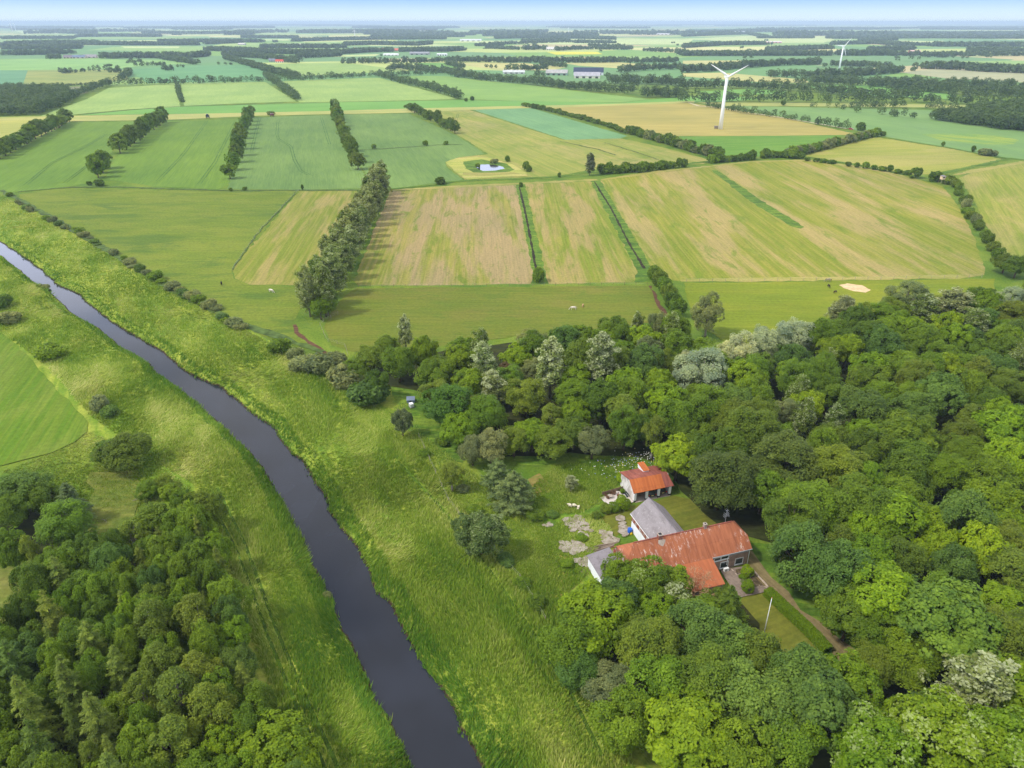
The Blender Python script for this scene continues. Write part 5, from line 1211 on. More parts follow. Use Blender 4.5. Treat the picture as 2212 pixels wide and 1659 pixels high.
# the big farm with the navy roof
for a in ((1271, 161, 56, 32, 5, 7.5, -.10, S(220, 222, 226), NAV, 'cattle_barn', 'huge barn with navy blue roof and white gable among the far trees'), (1268, 168, 46, 26, 4, 5.5, -.10, S(222, 218, 200), S(168, 166, 172), 'cattle_barn', 'wide grey-roofed barn with a cream gable in front of the navy roofed one'),
          (1203, 162, 40, 22, 4, 5.5, -.16, S(128, 160, 138), S(170, 168, 164), 'cattle_barn', 'grey-roofed barn with pale green walls west of the navy roofed one'), (1110, 159, 42, 16, 3, 3.5, .0, S(200, 204, 200), S(196, 200, 196), 'cattle_barn', 'low pale grey shed alone among the belt of trees')):
    e, wm = house_far(*a, cat='barn'); doors(e, a[2], a[3], a[4], 4, darkroom)
for a in ((605, 135, 20, 9, 3, 4, .05, WHI, RED, 'red_roofed_house', 'white farmhouse with bright red roof at the village edge, closest in'), (588, 133, 15, 9, 3, 4, .3, GRY, S(128, 134, 142), 'grey_roofed_house', 'small grey barn beside the red-roofed white farmhouse'),
          (568, 109, 24, 10, 3, 5, .0, S(190, 120, 90), RED, 'red_roofed_house', 'red-roofed house in the village trees, behind the white red-roofed farmhouse'), (603, 100, 22, 10, 3, 5, .1, S(200, 170, 140), S(214, 150, 110), 'orange_roofed_house', 'pale orange-roofed house at the top of the village'),
          (769, 109, 18, 10, 3, 6, .5, S(190, 110, 90), S(214, 92, 66), 'red_roofed_house', 'steep orange-red house under the lone far turbine'), (824, 109, 26, 10, 3, 5, .2, WHI, S(200, 130, 106), 'red_roofed_house', 'pale pink-roofed house in the middle of the village trees'), (857, 110, 18, 10, 3, 5, -.2, S(180, 120, 100), S(208, 96, 70), 'red_roofed_house', 'small red-roofed house at the east end of the village'),
          (845, 120, 44, 14, 3, 3, .0, WHI, S(226, 226, 224), 'white_shed', 'long white shed in front of the village trees'), (907, 118, 60, 20, 4, 4, -.05, GRY, S(150, 152, 156), 'grey_shed', 'long grey sheds at the east end of the village'), (955, 120, 30, 14, 4, 2, .0, S(236, 238, 236), S(228, 230, 230), 'white_shed', 'short white shed near the road east of the village'),
          (523, 97, 34, 14, 3, 5, -.3, GRY, S(204, 200, 190), 'grey_shed', 'pale-roofed barn standing in a clearing of the far woods'), (655, 99, 30, 12, 4, 4, .0, WHI, S(196, 190, 180), 'white_house', 'white house behind the village beside the pale field'), (1017, 89, 110, 30, 6, 4, .0, S(240, 240, 238), S(214, 214, 216), 'white_factory', 'far white factory sheds beyond the village fields'),
          (1189, 108, 30, 12, 4, 6, .2, S(240, 236, 230), S(220, 214, 208), 'white_house', 'white gabled house in the wood above the yellow field'), (1671, 93, 70, 24, 4, 4, .0, S(220, 130, 120), S(222, 208, 204), 'white_shed', 'white-roofed shed with red end beside the bright far field'), (1975, 114, 34, 14, 4, 4, .05, S(186, 84, 72), S(214, 180, 170), 'red_barn', 'red barn with pale roof in the eastern woods'),
          (1434, 75, 120, 30, 7, 3, .0, S(240, 240, 240), S(226, 228, 230), 'white_factory', 'long white factory building on the far plain, furthest out'), (1598, 70, 90, 30, 7, 3, .0, S(240, 240, 240), S(226, 228, 230), 'white_factory', 'white industrial hall beneath the faint horizon turbines')):
    e, wm = house_far(*a, cat='house' if 'house' in a[9] else 'shed'); doors(e, a[2], a[3], a[4], 4)
for i, (px, py, w, rf, lb) in enumerate(((150, 126, 26, S(120, 108, 116), 'grey-brown farm roof at the west end of the long far farm'), (172, 126, 34, S(108, 120, 144), 'blue-grey barn roof in the middle of the long far farm'), (196, 125, 36, S(150, 142, 146), 'grey barn roof at the east end of the long far farm'))):
    e, wm = house_far(px, py, w, 14, 3.5, 5, .05, S(206, 190, 180), rf, 'farm_barn', lb, 'barn', group='buildings of the long far farm'); doors(e, w, 14, 3.5, 3)
# machines left at the field ends
def tractor(px, py, rz, c, label, name='tractor'):
    x, y, _ = place(px, py); e = thing(name, label, name.replace('_', ' '), (x, y, .05), rz, None, (1.6,)*3); pm = plain(name+'_paint', c, .4, .5, .05)
    MB().box(-.45, -2.0, .6, .45, .2, 1.25).build('bonnet', pm, e, bevel=.06); MB().box(-.7, .25, .7, .7, 1.6, 2.2).build('cab_glass', glassm, e, bevel=.05); MB().box(-.78, .15, 2.21, .78, 1.7, 2.34).build('cab_roof', pm, e, bevel=.03)
    for sx in (-1, 1):
        for yy, rr, ww in ((1.1, .85, .42), (-1.5, .5, .3)): MB().tube([(sx*.72, yy, rr), (sx*(.72+ww), yy, rr)], rr, 16).build('wheel', blackp, e)
tractor(449, 255, .4, S(44, 60, 92), 'dark blue tractor parked at the top end of the corn tracks')
def machine(px, py, label, c):
    x, y, _ = place(px, py); e = thing('farm_trailer', label, 'trailer', (x, y, .05), .5, None, (1.4,)*3); pm = plain('trailer_paint', c, .5, .4, .08)
    MB().prism([(-1.6, .9), (-2.0, 2.1), (2.0, 2.1), (1.6, .9)], 'x', -1.1, 1.1).build('hopper', pm, e); MB().tube([(0, -1.6, .8), (0, -3.2, .6)], .09, 6).build('drawbar', blackp, e)
    for sx in (-1, 1): MB().tube([(sx*1.12, .4, .55), (sx*1.42, .4, .55)], .55, 14).build('wheel', blackp, e)
machine(588, 252, 'dark red trailer left beside a thicket at the top of the wheat', S(112, 40, 44))
x, y, _ = place(1838, 280); car('parked_car', 'tiny red car on the farm track beyond the barley field', x, y, .9, S(190, 40, 40))

# ================================================================== TREES
# --- tree rows between the fields: every tree counted from the near end of its row
def row(pix, n, h, w, col, rowname, kind='row', group=None, jit=.5, hv=.18):
    pl = resample(np.array([gxy(*q) for q in pix]), n)
    for i, q in enumerate(pl):
        hh = h*rnd.uniform(1-hv, 1+hv); ww = w*rnd.uniform(.85, 1.15)
        c_ = col if isinstance(col, str) else col[rnd.randrange(len(col))]
        wd = COLW[c_]
        tree(kind, q[0]+rnd.gauss(0, jit), q[1]+rnd.gauss(0, jit), hh, ww, c_, f"{wd} {WORD[kind]}, {ORD[i]} from the near end of {rowname}", group or f"trees of {rowname}")
row([(0,343),(30,326),(60,310),(90,294),(120,280),(150,264)], 16, 13, 14, ['dark', 'mid'], 'the westernmost tree row')
row([(213,384),(220,374),(228,364)], 3, 14, 13, ['dark', 'mid'], 'the short clump of three')
row([(262,331),(285,314),(310,297),(335,279),(352,266)], 12, 14, 13, ['dark', 'mid'], 'the second tree row')
row([(497,386),(505,362),(513,340),(522,315),(530,292),(536,272),(543,255)], 12, 13, 10, ['dark', 'mid', 'olive'], 'the third tree row', hv=.35)
row([(771,366),(762,350),(757,335),(748,313),(741,298),(735,280),(730,262),(725,247)], 14, 14, 11, ['dark', 'mid', 'olive'], 'the fourth tree row', hv=.22)
row([(884,238),(893,244),(905,248),(918,254),(930,262),(942,264),(955,274),(968,280),(983,288)], 14, 10, 10, ['dark', 'mid'], 'the fifth tree row', hv=.3)
# the great poplar row in the middle
pl = resample(np.array([gxy(*q) for q in [(692,684),(716,632),(742,580),(766,534),(788,490),(806,452),(822,414)]]), 21)
for i, q in enumerate(pl):
    for s_ in ((0,) if i % 2 else (-1, 1)):
        nm = ORD[i]; k_ = 'lush_poplar'
        side = {0: 'the great poplar row, mid-line', -1: 'the great poplar row, sunny side', 1: 'the great poplar row, shaded side'}[s_]
        tree(k_, q[0]+s_*2.6+rnd.gauss(0, .5), q[1]+rnd.gauss(0, .8), 17*rnd.uniform(.88, 1.1), 8.2*rnd.uniform(.9, 1.15), 'pale' if rnd.random() < .75 else 'olive', f'pale poplar, {nm} from the near end of {side}', 'poplars of the great row')
for i, q in enumerate([(694,690),(705,684),(712,672)]):
    x, y = gxy(*q); tree('leafy', x, y, 8, 7, 'mid', ['dark leafy tree at the foot of the poplar row end', 'dark leafy tree at the poplar row end, second one in', 'dark leafy tree at the poplar row end, third one in'][i])

def shrubs(pix, n, h, w, col, nm, far=True, hv=.3, gap=0.0, jit=.5):
    pl = resample(np.array([gxy(*q) for q in pix]), n); j = 0
    zz, _ = ground_z(pl)
    for i, q in enumerate(pl):
        if rnd.random() < gap: continue
        c_ = col if isinstance(col, str) else col[rnd.randrange(len(col))]
        shrub(q[0]+rnd.gauss(0, jit), q[1]+rnd.gauss(0, jit), h*rnd.uniform(1-hv, 1+hv), w*rnd.uniform(.8, 1.2), c_, f"{COLW[c_]} shrub, {ORD[j]} along {nm}", f"shrubs along {nm}", far, zz[i]); j += 1
shrubs([(1132,230),(1190,241),(1250,256),(1310,273),(1354,288)], 34, 4.2, 6.5, ['mid', 'olive', 'dark'], 'the low hedge west of the barley')
shrubs([(1358,288),(1400,300),(1450,314),(1500,329),(1548,341)], 30, 6.5, 7.5, ['dark', 'mid', 'grey'], 'the tall hedge below the barley')
shrubs([(1298,375),(1340,373),(1380,371),(1405,368)], 13, 6.0, 7, ['dark', 'mid'], 'the hedge behind the dark lone poplar')
shrubs([(1408,368),(1440,364),(1485,360)], 9, 5, 5.5, ['dark', 'mid'], 'the hedge end beside the hay field margin', gap=.15)
shrubs([(1535,352),(1560,350),(1600,347),(1625,345),(1660,340),(1695,341),(1730,343)], 22, 5.5, 6.5, ['dark', 'mid'], 'the hedge at the head of the large hay field', gap=.15)
shrubs([(1700,339),(1740,332),(1780,322),(1820,312),(1860,301),(1893,294)], 26, 6, 7, ['grey', 'grey', 'mid'], 'the grey-green hedge beside the green ley')
shrubs([(1745,348),(1800,354),(1850,362),(1900,368),(1960,378)], 13, 3.4, 5, ['dark', 'mid'], 'the broken hedge below the cut field', gap=.25)
for px, py, h, w, c_, lb in ((1975, 385, 6.5, 8, 'dark', 'dark shrub standing alone near the corner of the cut field'), (2020, 392, 6, 9, 'dark', 'broad dark shrub beside the hunting stand'), (2046, 398, 5.5, 7, 'olive', 'olive shrub behind the hunting stand legs'),
        (2128, 336, 5, 9, 'grey', 'grey-green shrub by the yellow flowered strip'), (2145, 337, 4, 7, 'grey', 'lower grey shrub joined to the one by the yellow strip'), (2102, 328, 4.5, 4, 'dark', 'small upright bush at the ditch under the yellow strip'), (2036, 316, 3.5, 3, 'dark', 'tiny bush on the track bank beyond the cut field'), (1906, 294, 4, 6, 'dark', 'round bush at the top corner of the cut field'), (1858, 282, 7, 7.5, 'dark', 'dark bush at the end of the farm track near the red car'),
        (1136, 369, 6, 4.5, 'dark', 'narrow dark bush beside the pond meadow'), (1143, 371, 4, 4, 'dark', 'small bush next to the narrow one by the pond'), (1067, 353, 3, 6, 'grey', 'low willow scrub on the far bank of the pond'), (1032, 363, 3, 3.5, 'dark', 'reed clump at the pond corner'), (1096, 349, 4, 4, 'mid', 'small bush at the tip of the pond meadow'),
        (1208, 383, 3, 2.4, 'dark', 'tiny bush on the strip before the lone dark poplar'), (951, 398, 4.2, 6, 'dark', 'round dark bush alone beside the wheat below the pond'), (1125, 404, 2.8, 2.5, 'dark', 'little bush at the top of the first field ditch'), (808, 321, 3.4, 4, 'mid', 'small bush on the ditch across the wheat, near the fourth tree row'), (919, 315, 4, 4.5, 'mid', 'small bush on the ditch across the wheat, in its middle'), (963, 313, 3, 4, 'mid', 'small bush on the ditch across the wheat, at its far end'),
        (216, 402, 3.8, 6, 'dark', 'round dark bush on the meadow edge below the corn'), (194, 401, 2.6, 3, 'dark', 'little bush beside the round one below the corn'), (499, 413, 2, 2.2, 'dark', 'first tiny bush on the ditch above the meadow'), (529, 411, 2, 2.6, 'dark', 'second tiny bush on the ditch above the meadow'), (654, 410, 3, 1.8, 'dark', 'upright tiny bush at the top corner of the mown strip'), (585, 248, 3.5, 9, 'olive', 'brown-green thicket beside the dark red trailer'),
        (1020, 217, 5, 6, 'dark', 'first lone bush on the green strip edge, by the dyke'), (1007, 219, 4, 5, 'dark', 'second lone bush on the green strip edge, by the dyke'), (1692, 228, 6, 7, 'dark', 'lone bush on the dyke beyond the barley'), (236, 143, 5, 13, 'dark', 'small thicket alone in the far ley')):
    x, y = gxy(px, py); shrub(x, y, h, w, c_, lb, None, True)
# bushes over the first ditch and the paddock corner
x, y = gxy(1163, 608); shrub(x, y, 5.8, 6.0, 'mid', 'dense dark round bush at the foot of the first field ditch')
for i, (px, py, h, w, c_) in enumerate(((1412, 602, 5.5, 6, 'dark'), (1424, 616, 6, 6.5, 'olive'), (1434, 632, 6, 6.5, 'mid'), (1444, 650, 6.5, 6.5, 'olive'), (1452, 668, 6.5, 7, 'dark'), (1462, 684, 7, 7, 'mid'))):
    x, y = gxy(px, py); shrub(x, y, h, w, c_, f'{COLW[c_]} shrub, {ORD[i]} from the top of the row between the two paddocks', 'shrubs between the paddocks')
shrubs([(2062,405),(2072,425),(2088,452),(2100,478),(2116,506),(2132,528),(2150,552),(2160,574)], 15, 4.5, 6, ['dark', 'mid', 'olive', 'grey'], 'the hedge east of the large hay field', False, .3, .1)
for px, py, h, w, c_, lb in ((2165, 590, 8, 10, 'olive', 'yellowish broad tree where the east hedge meets the wood'), (2190, 600, 9, 10, 'dark', 'dark tree at the edge of the wood past the east hedge')):
    x, y = gxy(px, py); tree('leafy', x, y, h, w, c_, lb)
x, y = gxy(1274, 379); tree('lush_poplar', x, y, 14.5, 7, (.10, .14, .05, 1), 'dark narrow poplar standing alone between the pond and the hay field')
# scrub on the river ditch
RS = [(22,424,2.5,4),(40,440,2.4,4),(60,453,2.8,5),(66,458,3,4),(100,474,2.0,4),(116,480,3.2,5),(127,488,2.6,4.5),(140,494,2,4),(172,505,3.2,6),(182,512,2.8,6),(205,525,2,4),(246,550,2.6,5),(270,563,2.4,3),(283,572,3,5),(303,586,3,5),(318,594,2.4,4),(338,604,3.6,6.5),(375,626,3.4,6.5),(396,638,2.6,5),(417,646,3.4,6.5),(430,654,3.2,6),(455,666,3.6,6),(480,690,2,4.5),(508,706,3.2,6),(490,697,1.6,4)]
for i, (px, py, h, w) in enumerate(RS):
    x, y = gxy(px, py); z, _ = ground_z([(x, y)]); c_ = ['mid', 'grey', 'blue', 'grey'][i % 4]
    shrub(x, y, h, w, c_, f'{COLW[c_]} shrub, {ORD[i]} along the dike ditch counting from upstream', 'shrubs along the dike ditch', False, float(z[0]))
    if rnd.random() < .65: shrub(x+rnd.uniform(2.2, 4.5), y-rnd.uniform(1.5, 4.0), h*rnd.uniform(.35, .7), w*rnd.uniform(.45, .9), c_, f'low {COLW[c_]} growth just downstream of the {ORD[i]} dike ditch shrub', 'shrubs along the dike ditch', False, float(z[0]))
for px, py, h, w, c_, lb in ((607, 762, 4.6, 7.5, 'mid', 'leafy round shrub by the ditch above the muddy path'), (641, 776, 3.8, 5, 'grey', 'grey round shrub next to the leafy one by the muddy path'), (660, 800, 4.5, 8, 'grey', 'grey spreading bush with bare stems where the wood begins'), (694, 806, 6.0, 9, 'grey', 'largest grey domed bush at the corner of the wood'), (745, 832, 6, 9.5, 'grey', 'round olive-grey bush between the domed bush and the tank'), (796, 872, 6.5, 10, 'blue', 'bluish round willow bush beside the white tank'),
        (728, 790, 4.5, 7, 'grey', 'pale grey bush behind the olive-grey round one'), (8, 668, 5, 8, 'dark', 'dark bush cut by the frame edge above the cut meadow'), (22, 700, 4, 7, 'grey', 'grey bush below the dark one beside the cut meadow'), (110, 776, 4.2, 7.5, 'mid', 'round green bush alone on the bank beside the cut meadow'), (218, 884, 3.6, 6.0, 'grey', 'brownish grey bush at the corner of the cut meadow'), (240, 900, 2.8, 4.2, 'blue', 'small blue-green bush beside the brownish one'),
        (95, 618, 2.0, 4, 'grey', 'grey sallow overhanging the river upstream'), (706, 1282, 1.5, 1.7, 'grey', 'grey sallow at the river edge opposite the dike path'), (880, 940, 2, 3, 'mid', 'x')):
    if lb == 'x': continue
    x, y = gxy(px, py); z, _ = ground_z([(x, y)]); shrub(x, y, h, w, c_, lb, None, False, float(z[0])-.1)
for px, py, h, w, kd, c_, lb in ((270, 972, 8, 11, 'leafy', (.10, .155, .014, 1), 'big dark green tree alone on the bank beside the cut meadow'), (238, 975, 6.5, 8, 'leafy', 'dark', 'lower dark tree pressed against the big one by the cut meadow'), (318, 1058, 4.2, 4.8, 'leafy', 'mid', 'small rounded dark tree at the top of the near grove'), (352, 1042, 3.8, 4, 'leafy', 'olive', 'small yellowish tree beside the rounded one'), (368, 1064, 4.6, 5.2, 'maple', 'bright', 'small bright tree at the top of the near grove'),
        (1040, 1150, 9.6, 9.8, 'flecked', (.10, .16, .045, 1), 'round glossy whitebeam standing alone between the dike and the yard'), (868, 908, 8, 5.2, 'flecked', (.12, .18, .08, 1), 'slender bluish whitebeam by the white tank'), (975, 1020, 8.5, 5.6, 'birch', 'birch', 'slender olive birch alone on the grass slope'),
        (1110, 1050, 9, 11, 'cedar', 'cedar', 'broad spreading cedar with blue-green drooping sprays'), (1075, 1020, 8.5, 9, 'cedar', 'cedar', 'smaller cedar crown behind the broad cedar'), (1160, 1102, 1.5, 3.5, 'x', 'mid', '')):
    if kd != 'x': tree_at(kd, px, py, h, w, c_, lb)
x, y = gxy(1155, 1118); shrub(x, y, 1.6, 4.2, 'dark', 'low dark cushion of nettles under the broad cedar')
x, y = gxy(1232, 1062); tree('poplar', x, y, 4.2, 3, 'grey', 'thin half-bare sapling in the orchard grass near the sheep')
x, y = gxy(1352, 1041); shrub(x, y, 2.6, 4.5, 'lime', 'yellow-green bush beside the flaking garage gable')
x, y = gxy(1338, 1185); shrub(x, y, 1.0, 2.2, 'mid', 'nettle clump beside the plank heap')

for px, py, h, w, c_, lb in ((955, 960, 2.0, 4.2, 'dark', 'low dark shrub on the slope between the tank track and the slender birch'), (915, 985, 1.6, 3.4, 'mid', 'low green shrub on the slope below the muddy track'), (1000, 1062, 1.5, 3.0, 'grey', 'pale low shrub under the slender birch'), (1025, 1108, 1.4, 3.2, 'mid', 'low green shrub uphill of the round whitebeam'),
        (1092, 1218, 1.6, 3.6, 'blue', 'bluish low shrub by the dike fence below the round whitebeam'), (1128, 1268, 1.5, 3.4, 'mid', 'low green shrub halfway down the dike fence'), (1158, 1310, 1.8, 3.6, 'dark', 'dark low shrub at the bottom of the dike fence'), (1225, 1222, 1.2, 2.6, 'mid', 'nettle patch in the yard grass before the white annexe'), (1192, 1115, 1.1, 2.8, 'blue', 'low bluish weeds between the nettle cushion and the rubble'), (1288, 1118, 1.3, 2.4, 'olive', 'olive weed clump between the rubble and the terrace shrubs'), (1255, 1165, 1.0, 2.2, 'mid', 'weed clump between the two large rubble patches')):
    x, y = gxy(px, py); z, _ = ground_z([(x, y)]); shrub(x, y, h, w, c_, lb, None, False, float(z[0]))

# --- the wood: trees set out by hand first
HAND = [
 (806,768,9,9,'leafy','olive','olive tree where the wood meets the paddock and the ditch'),(765,796,6.5,7.5,'leafy','mid','low green tree at the western tip of the wood'),(838,752,8.5,8,'leafy','mid','mid green tree on the paddock edge west of the thin poplar tip'),(1000,756,9,9,'leafy','mid','mid green tree on the paddock edge behind the westernmost pale poplar'),
 (1285,1335,13,12.5,'maple','lime','bright yellow-green maple nearest the flat-roofed annexe'),(1235,1385,11,9,'leafy','mid','mid green tree at the outer edge of the near grove, by the dike fence'),
 (1395,1262,10,9.5,'flecked','mid','light-tipped maple hiding the middle of the farmhouse front'),(1340,1245,9,7,'leafy','bright','green tree touching the corner where annexe and house meet'),
 (1455,1300,8,7,'poplar','olive','thin-leaved tree with visible twigs before the farmhouse porch'),(1455,1258,7.5,6.5,'leafy','mid','small green tree against the farmhouse eaves where the porch roof starts'),(1545,1296,5,5,'leafy','olive','small olive bush-like tree under the porch roof edge'),(1575,1312,11,8.5,'weeping','olive','dark weeping conifer beside the garden path'),
 (1400,1400,13,9.5,'beech','olive','olive tree in the near grove below the farmhouse'),(1505,1375,12,10.5,'leafy','blue','bluish tree below the bare brown one'),(1580,1400,11,9.5,'leafy','blue','bluish tree beside the foot of the flagpole'),
 (1330,1490,9,10,'willow','grey','grey-green willow bush at the outer edge of the near grove'),(1250,1440,8,7,'leafy','blue','small bluish tree by the pale bare ground at the dike'),
 (1420,1480,12,10,'leafy','mid','mid green tree in the heart of the near grove'),(1350,1560,11,9,'leafy','mid','mid green tree at the outer corner of the near grove'),(1490,1595,13,13.5,'maple','bright','large bright maple at the bottom of the near grove'),
 (1530,1480,13,10,'beech','olive','yellow-green beech in the near grove under the flagpole'),(1640,1520,14,12,'leafy','blue','tall bluish tree at the grove edge facing the lane'),(1630,1430,11,9,'leafy','olive','olive tree before the flagpole lawn'),
 (1720,1470,12,10,'leafy','blue','rounded bluish tree below the drive hedge end'),(1760,1520,14,12,'maple','blue','broad green tree above the bend of the lane'),(1830,1490,12,10.5,'maple','bright','bright green tree where the gravel drive ends'),
 (1700,1600,12,9,'leafy','mid','green tree above the lane at the bottom edge'),(1600,1640,12,10,'leafy','mid','green tree between the bright maple and the lane'),(1880,1440,9,7,'beech','olive','small brownish beech at the mouth of the drive'),
 (1880,1625,12,12,'flecked','bright','pale-flecked maple at the bottom, just beyond the lane'),(2040,1600,13,14,'flecked','bright','big pale-flecked tree filling the bottom beyond the letter box'),(2170,1630,13,13,'flecked','bright','pale-flecked tree in the very bottom corner of the wood'),(1990,1560,10,9,'leafy','blue','bluish tree beside the stone gate post'),
 (2110,1490,14,10,'poplar','pale','cream-leaved poplar rising above the stone gate post'),(2195,1500,12,11,'maple','lime','yellow-green tree at the frame edge behind the cream poplar'),
 (2040,1345,15,16,'maple',(.135,.245,.028,1),'huge broad green maple across the drive from the flagpole'),(1914,1287,14,13,'maple','lime','big yellow-green maple overhanging the gravel drive'),(1812,1236,13,10.5,'leafy','blue','bluish tree overhanging the drive behind the farmhouse'),
 (1728,1197,13,10.5,'leafy','blue','bluish rounded tree close behind the east gable'),(1712,1124,13,11,'beech','dark','dark beech directly behind the east half-hip'),(1836,1326,10,9,'maple','mid','green tree low over the drive hedge'),(1894,1366,9,8,'beech','mid','dark beech skirt beside the drive, under the lime maple'),(1950,1420,9,10,'beech','mid','dark beech low above the lane bend'),
 (1700,990,15,15,'beech',(.115,.165,.026,1),'great dark beech right behind the garage'),(1560,1030,14,13,'beech',(.108,.160,.028,1),'dark beech hanging over the lawn beside the garage'),(1800,1010,14,13,'beech','olive','olive beech beside the great dark beech'),(1620,930,14,12,'beech','olive','olive-topped beech behind the garage lawn'),(1740,1090,12,12,'beech','mid','lower beech skirting the lawn behind the barn'),(1850,1090,14,12,'beech','dark','dark beech above the lime maple'),
 (1930,1110,13,13,'maple','lime','bright lime maple high in the wood behind the house'),(2010,1130,11,9,'maple','lime','smaller lime maple next to the bright one behind the house'),(2080,1130,14,10,'leafy','blue','dark bluish tree past the lime maples'),(2120,1190,13,9,'maple','lime','tall lime strip of a tree towards the frame edge'),(2185,1230,12,10,'birch','birch','birch at the frame edge high above the lane'),
 (2170,930,14,13,'maple','lime','lime green maple at the frame edge beyond the hut'),(2185,1000,13,12,'maple','lime','second lime maple at the frame edge, below the first'),(2150,1080,12,11,'maple','bright','bright tree at the frame edge below the hut'),(2040,1020,11,10,'beech','bright','green feathery tree right below the hut'),
 (1960,940,13,13,'maple','mid','round mid green tree right above the hut'),(1860,880,13,12,'leafy','blue','bluish tree in the upper middle of the wood'),(2030,850,14,12,'maple','blue','whitebeam-like bluish tree in the upper wood'),(2110,800,13,8,'birch','birch','olive birch in the upper wood towards the frame edge'),
 (1518,800,15,16,'willow','silver','largest silver willow, full and round, at the bend of the wood'),(1598,755,13,11.5,'willow','silver','silver willow at the paddock edge, second from the large one'),(1650,738,13,11,'willow','silver','silver willow at the paddock edge, third from the large one'),(1715,722,14,13,'willow','silver','silver willow at the paddock edge, outermost of the line'),(1570,770,11,8,'willow','silver','small silver willow squeezed behind the largest one'),(1480,780,9,7,'willow','silver','small silver willow on the near flank of the largest one'),
 (1530,672,15,11,'willow','grey','tall grey-green willow standing out into the paddock'),(1960,640,14,15,'willow','grey','broad grey willow at the top edge of the wood'),(2060,660,14,13,'lush_poplar','grey','tall greyish poplar at the top of the wood'),(2000,670,13,10,'lush_poplar','olive','poplar just below the broad grey willow'),(2180,650,13,11,'willow','silver','silver-blue willow at the top frame edge of the wood'),(2100,700,12,11,'lush_poplar','olive','poplar below the silver-blue willow'),
 (1820,670,12,9,'lush_poplar','grey','thin pale poplar at the paddock edge, past the silver line'),(1850,690,12,9,'leafy','dark','dark tree beside the thin pale poplar'),
 (1042,785,15,8,'poplar','pale','pale sparse poplar, westernmost of the three rising from the wood'),(1062,835,11,8.5,'poplar','pale','lower pale poplar just below the westernmost one'),(1190,785,18,9.5,'poplar','pale','pale sparse poplar, middle of the three rising from the wood'),(1300,775,18,10.5,'poplar','pale','fuller pale poplar, easternmost of the three rising from the wood'),(875,715,13,5,'poplar','pale','thin pale poplar tip standing against the paddock'),
 (1015,875,6.5,6.5,'leafy','copper','copper brown tree beneath the pale poplars'),(1095,800,5.5,5,'leafy','copper','small copper brown tree between the pale poplars'),
 (938,812,12,9.5,'leafy','mid','dark green tree right behind the white tank'),(966,872,12,11.5,'leafy',(.10,.20,.024,1),'big rich green tree beside the muddy track'),(992,926,9,9,'maple','bright','bright rounded tree at the outer end of the wood'),(862,780,11,9.5,'leafy','mid','full green tree above the white tank'),(815,825,9,7,'leafy','dark','dark tree just behind the bluish willow bush'),
 (1060,960,8.5,8,'leafy','grey','greyish tree in the low belt behind the cedar'),(1110,950,8,8,'leafy','olive','olive tree in the low belt behind the cedar'),(1150,935,9,8.5,'maple','lime','yellow-green tree in the low belt above the kitchen garden'),(1190,950,9,9,'beech','olive','olive beech in the low belt above the kitchen garden'),(1240,930,9,8.5,'maple','olive','golden-topped tree in the low belt beyond the orchard'),(1280,950,9,8,'leafy','grey','greyish tree with dead twigs in the low belt beyond the orchard'),(1020,970,7.5,6,'leafy','grey','smaller greyish tree behind the slender birch'),
 (1350,885,13,10.5,'birch','birch','tall olive birch beyond the wildflowers'),(1240,895,10,8,'maple','lime','yellowish tree at the small grass gap'),(1440,870,13,12,'maple','lime','bright lime maple beyond the wildflowers'),(1465,985,11,10.5,'maple','lime','lime tree bordering the garage and wildflowers'),(1400,755,13,9,'birch','grey','grey-green birch behind the tall poplars'),(1395,920,9,8,'leafy','dark','dark tree behind the wildflowers'),
 (1150,795,8,8,'willow','grey','pale grey round tree between the sparse poplars'),
]
for px, py, h, w, kd, c_, lb in HAND:
    tree_at(kd, px, py, h, w, c_, lb.replace('nearest', 'next to'))
x, y = gxy(1492, 1312); tree('bare', x, y, 8, 8.5, 'olive', 'bare brown twiggy tree in front of the orange porch roof')

# --- then the rest of the wood, described from the landmark they stand closest to
LM = [('the garage', gxy(1410, 1050)), ('the farmhouse', gxy(1500, 1200)), ('the flagpole', gxy(1647, 1384)), ('the hut', gxy(2011, 972)), ('the largest silver willow', gxy(1520, 850)), ('the middle paddock', gxy(1200, 710)), ('the sand patch', gxy(1845, 640)),
      ('the white tank', gxy(889, 880)), ('the cedar', gxy(1110, 1100)), ('the letter box', gxy(1922, 1541)), ('the far hay field', gxy(2150, 600)), ('the three pale poplars', gxy(1190, 840)), ('the huge broad maple', gxy(2040, 1420)), ('the great dark beech', gxy(1700, 1060))]
LG = [('the cut meadow', gxy(100, 980)), ('the big bank tree', gxy(270, 990)), ('the river bank', gxy(560, 1400)), ('the dry clearing', gxy(250, 1110)), ('the pale spruces', gxy(180, 1450)), ('the olive birches', gxy(400, 1450)), ('the bottom bank corner', gxy(620, 1640))]
PEND = []
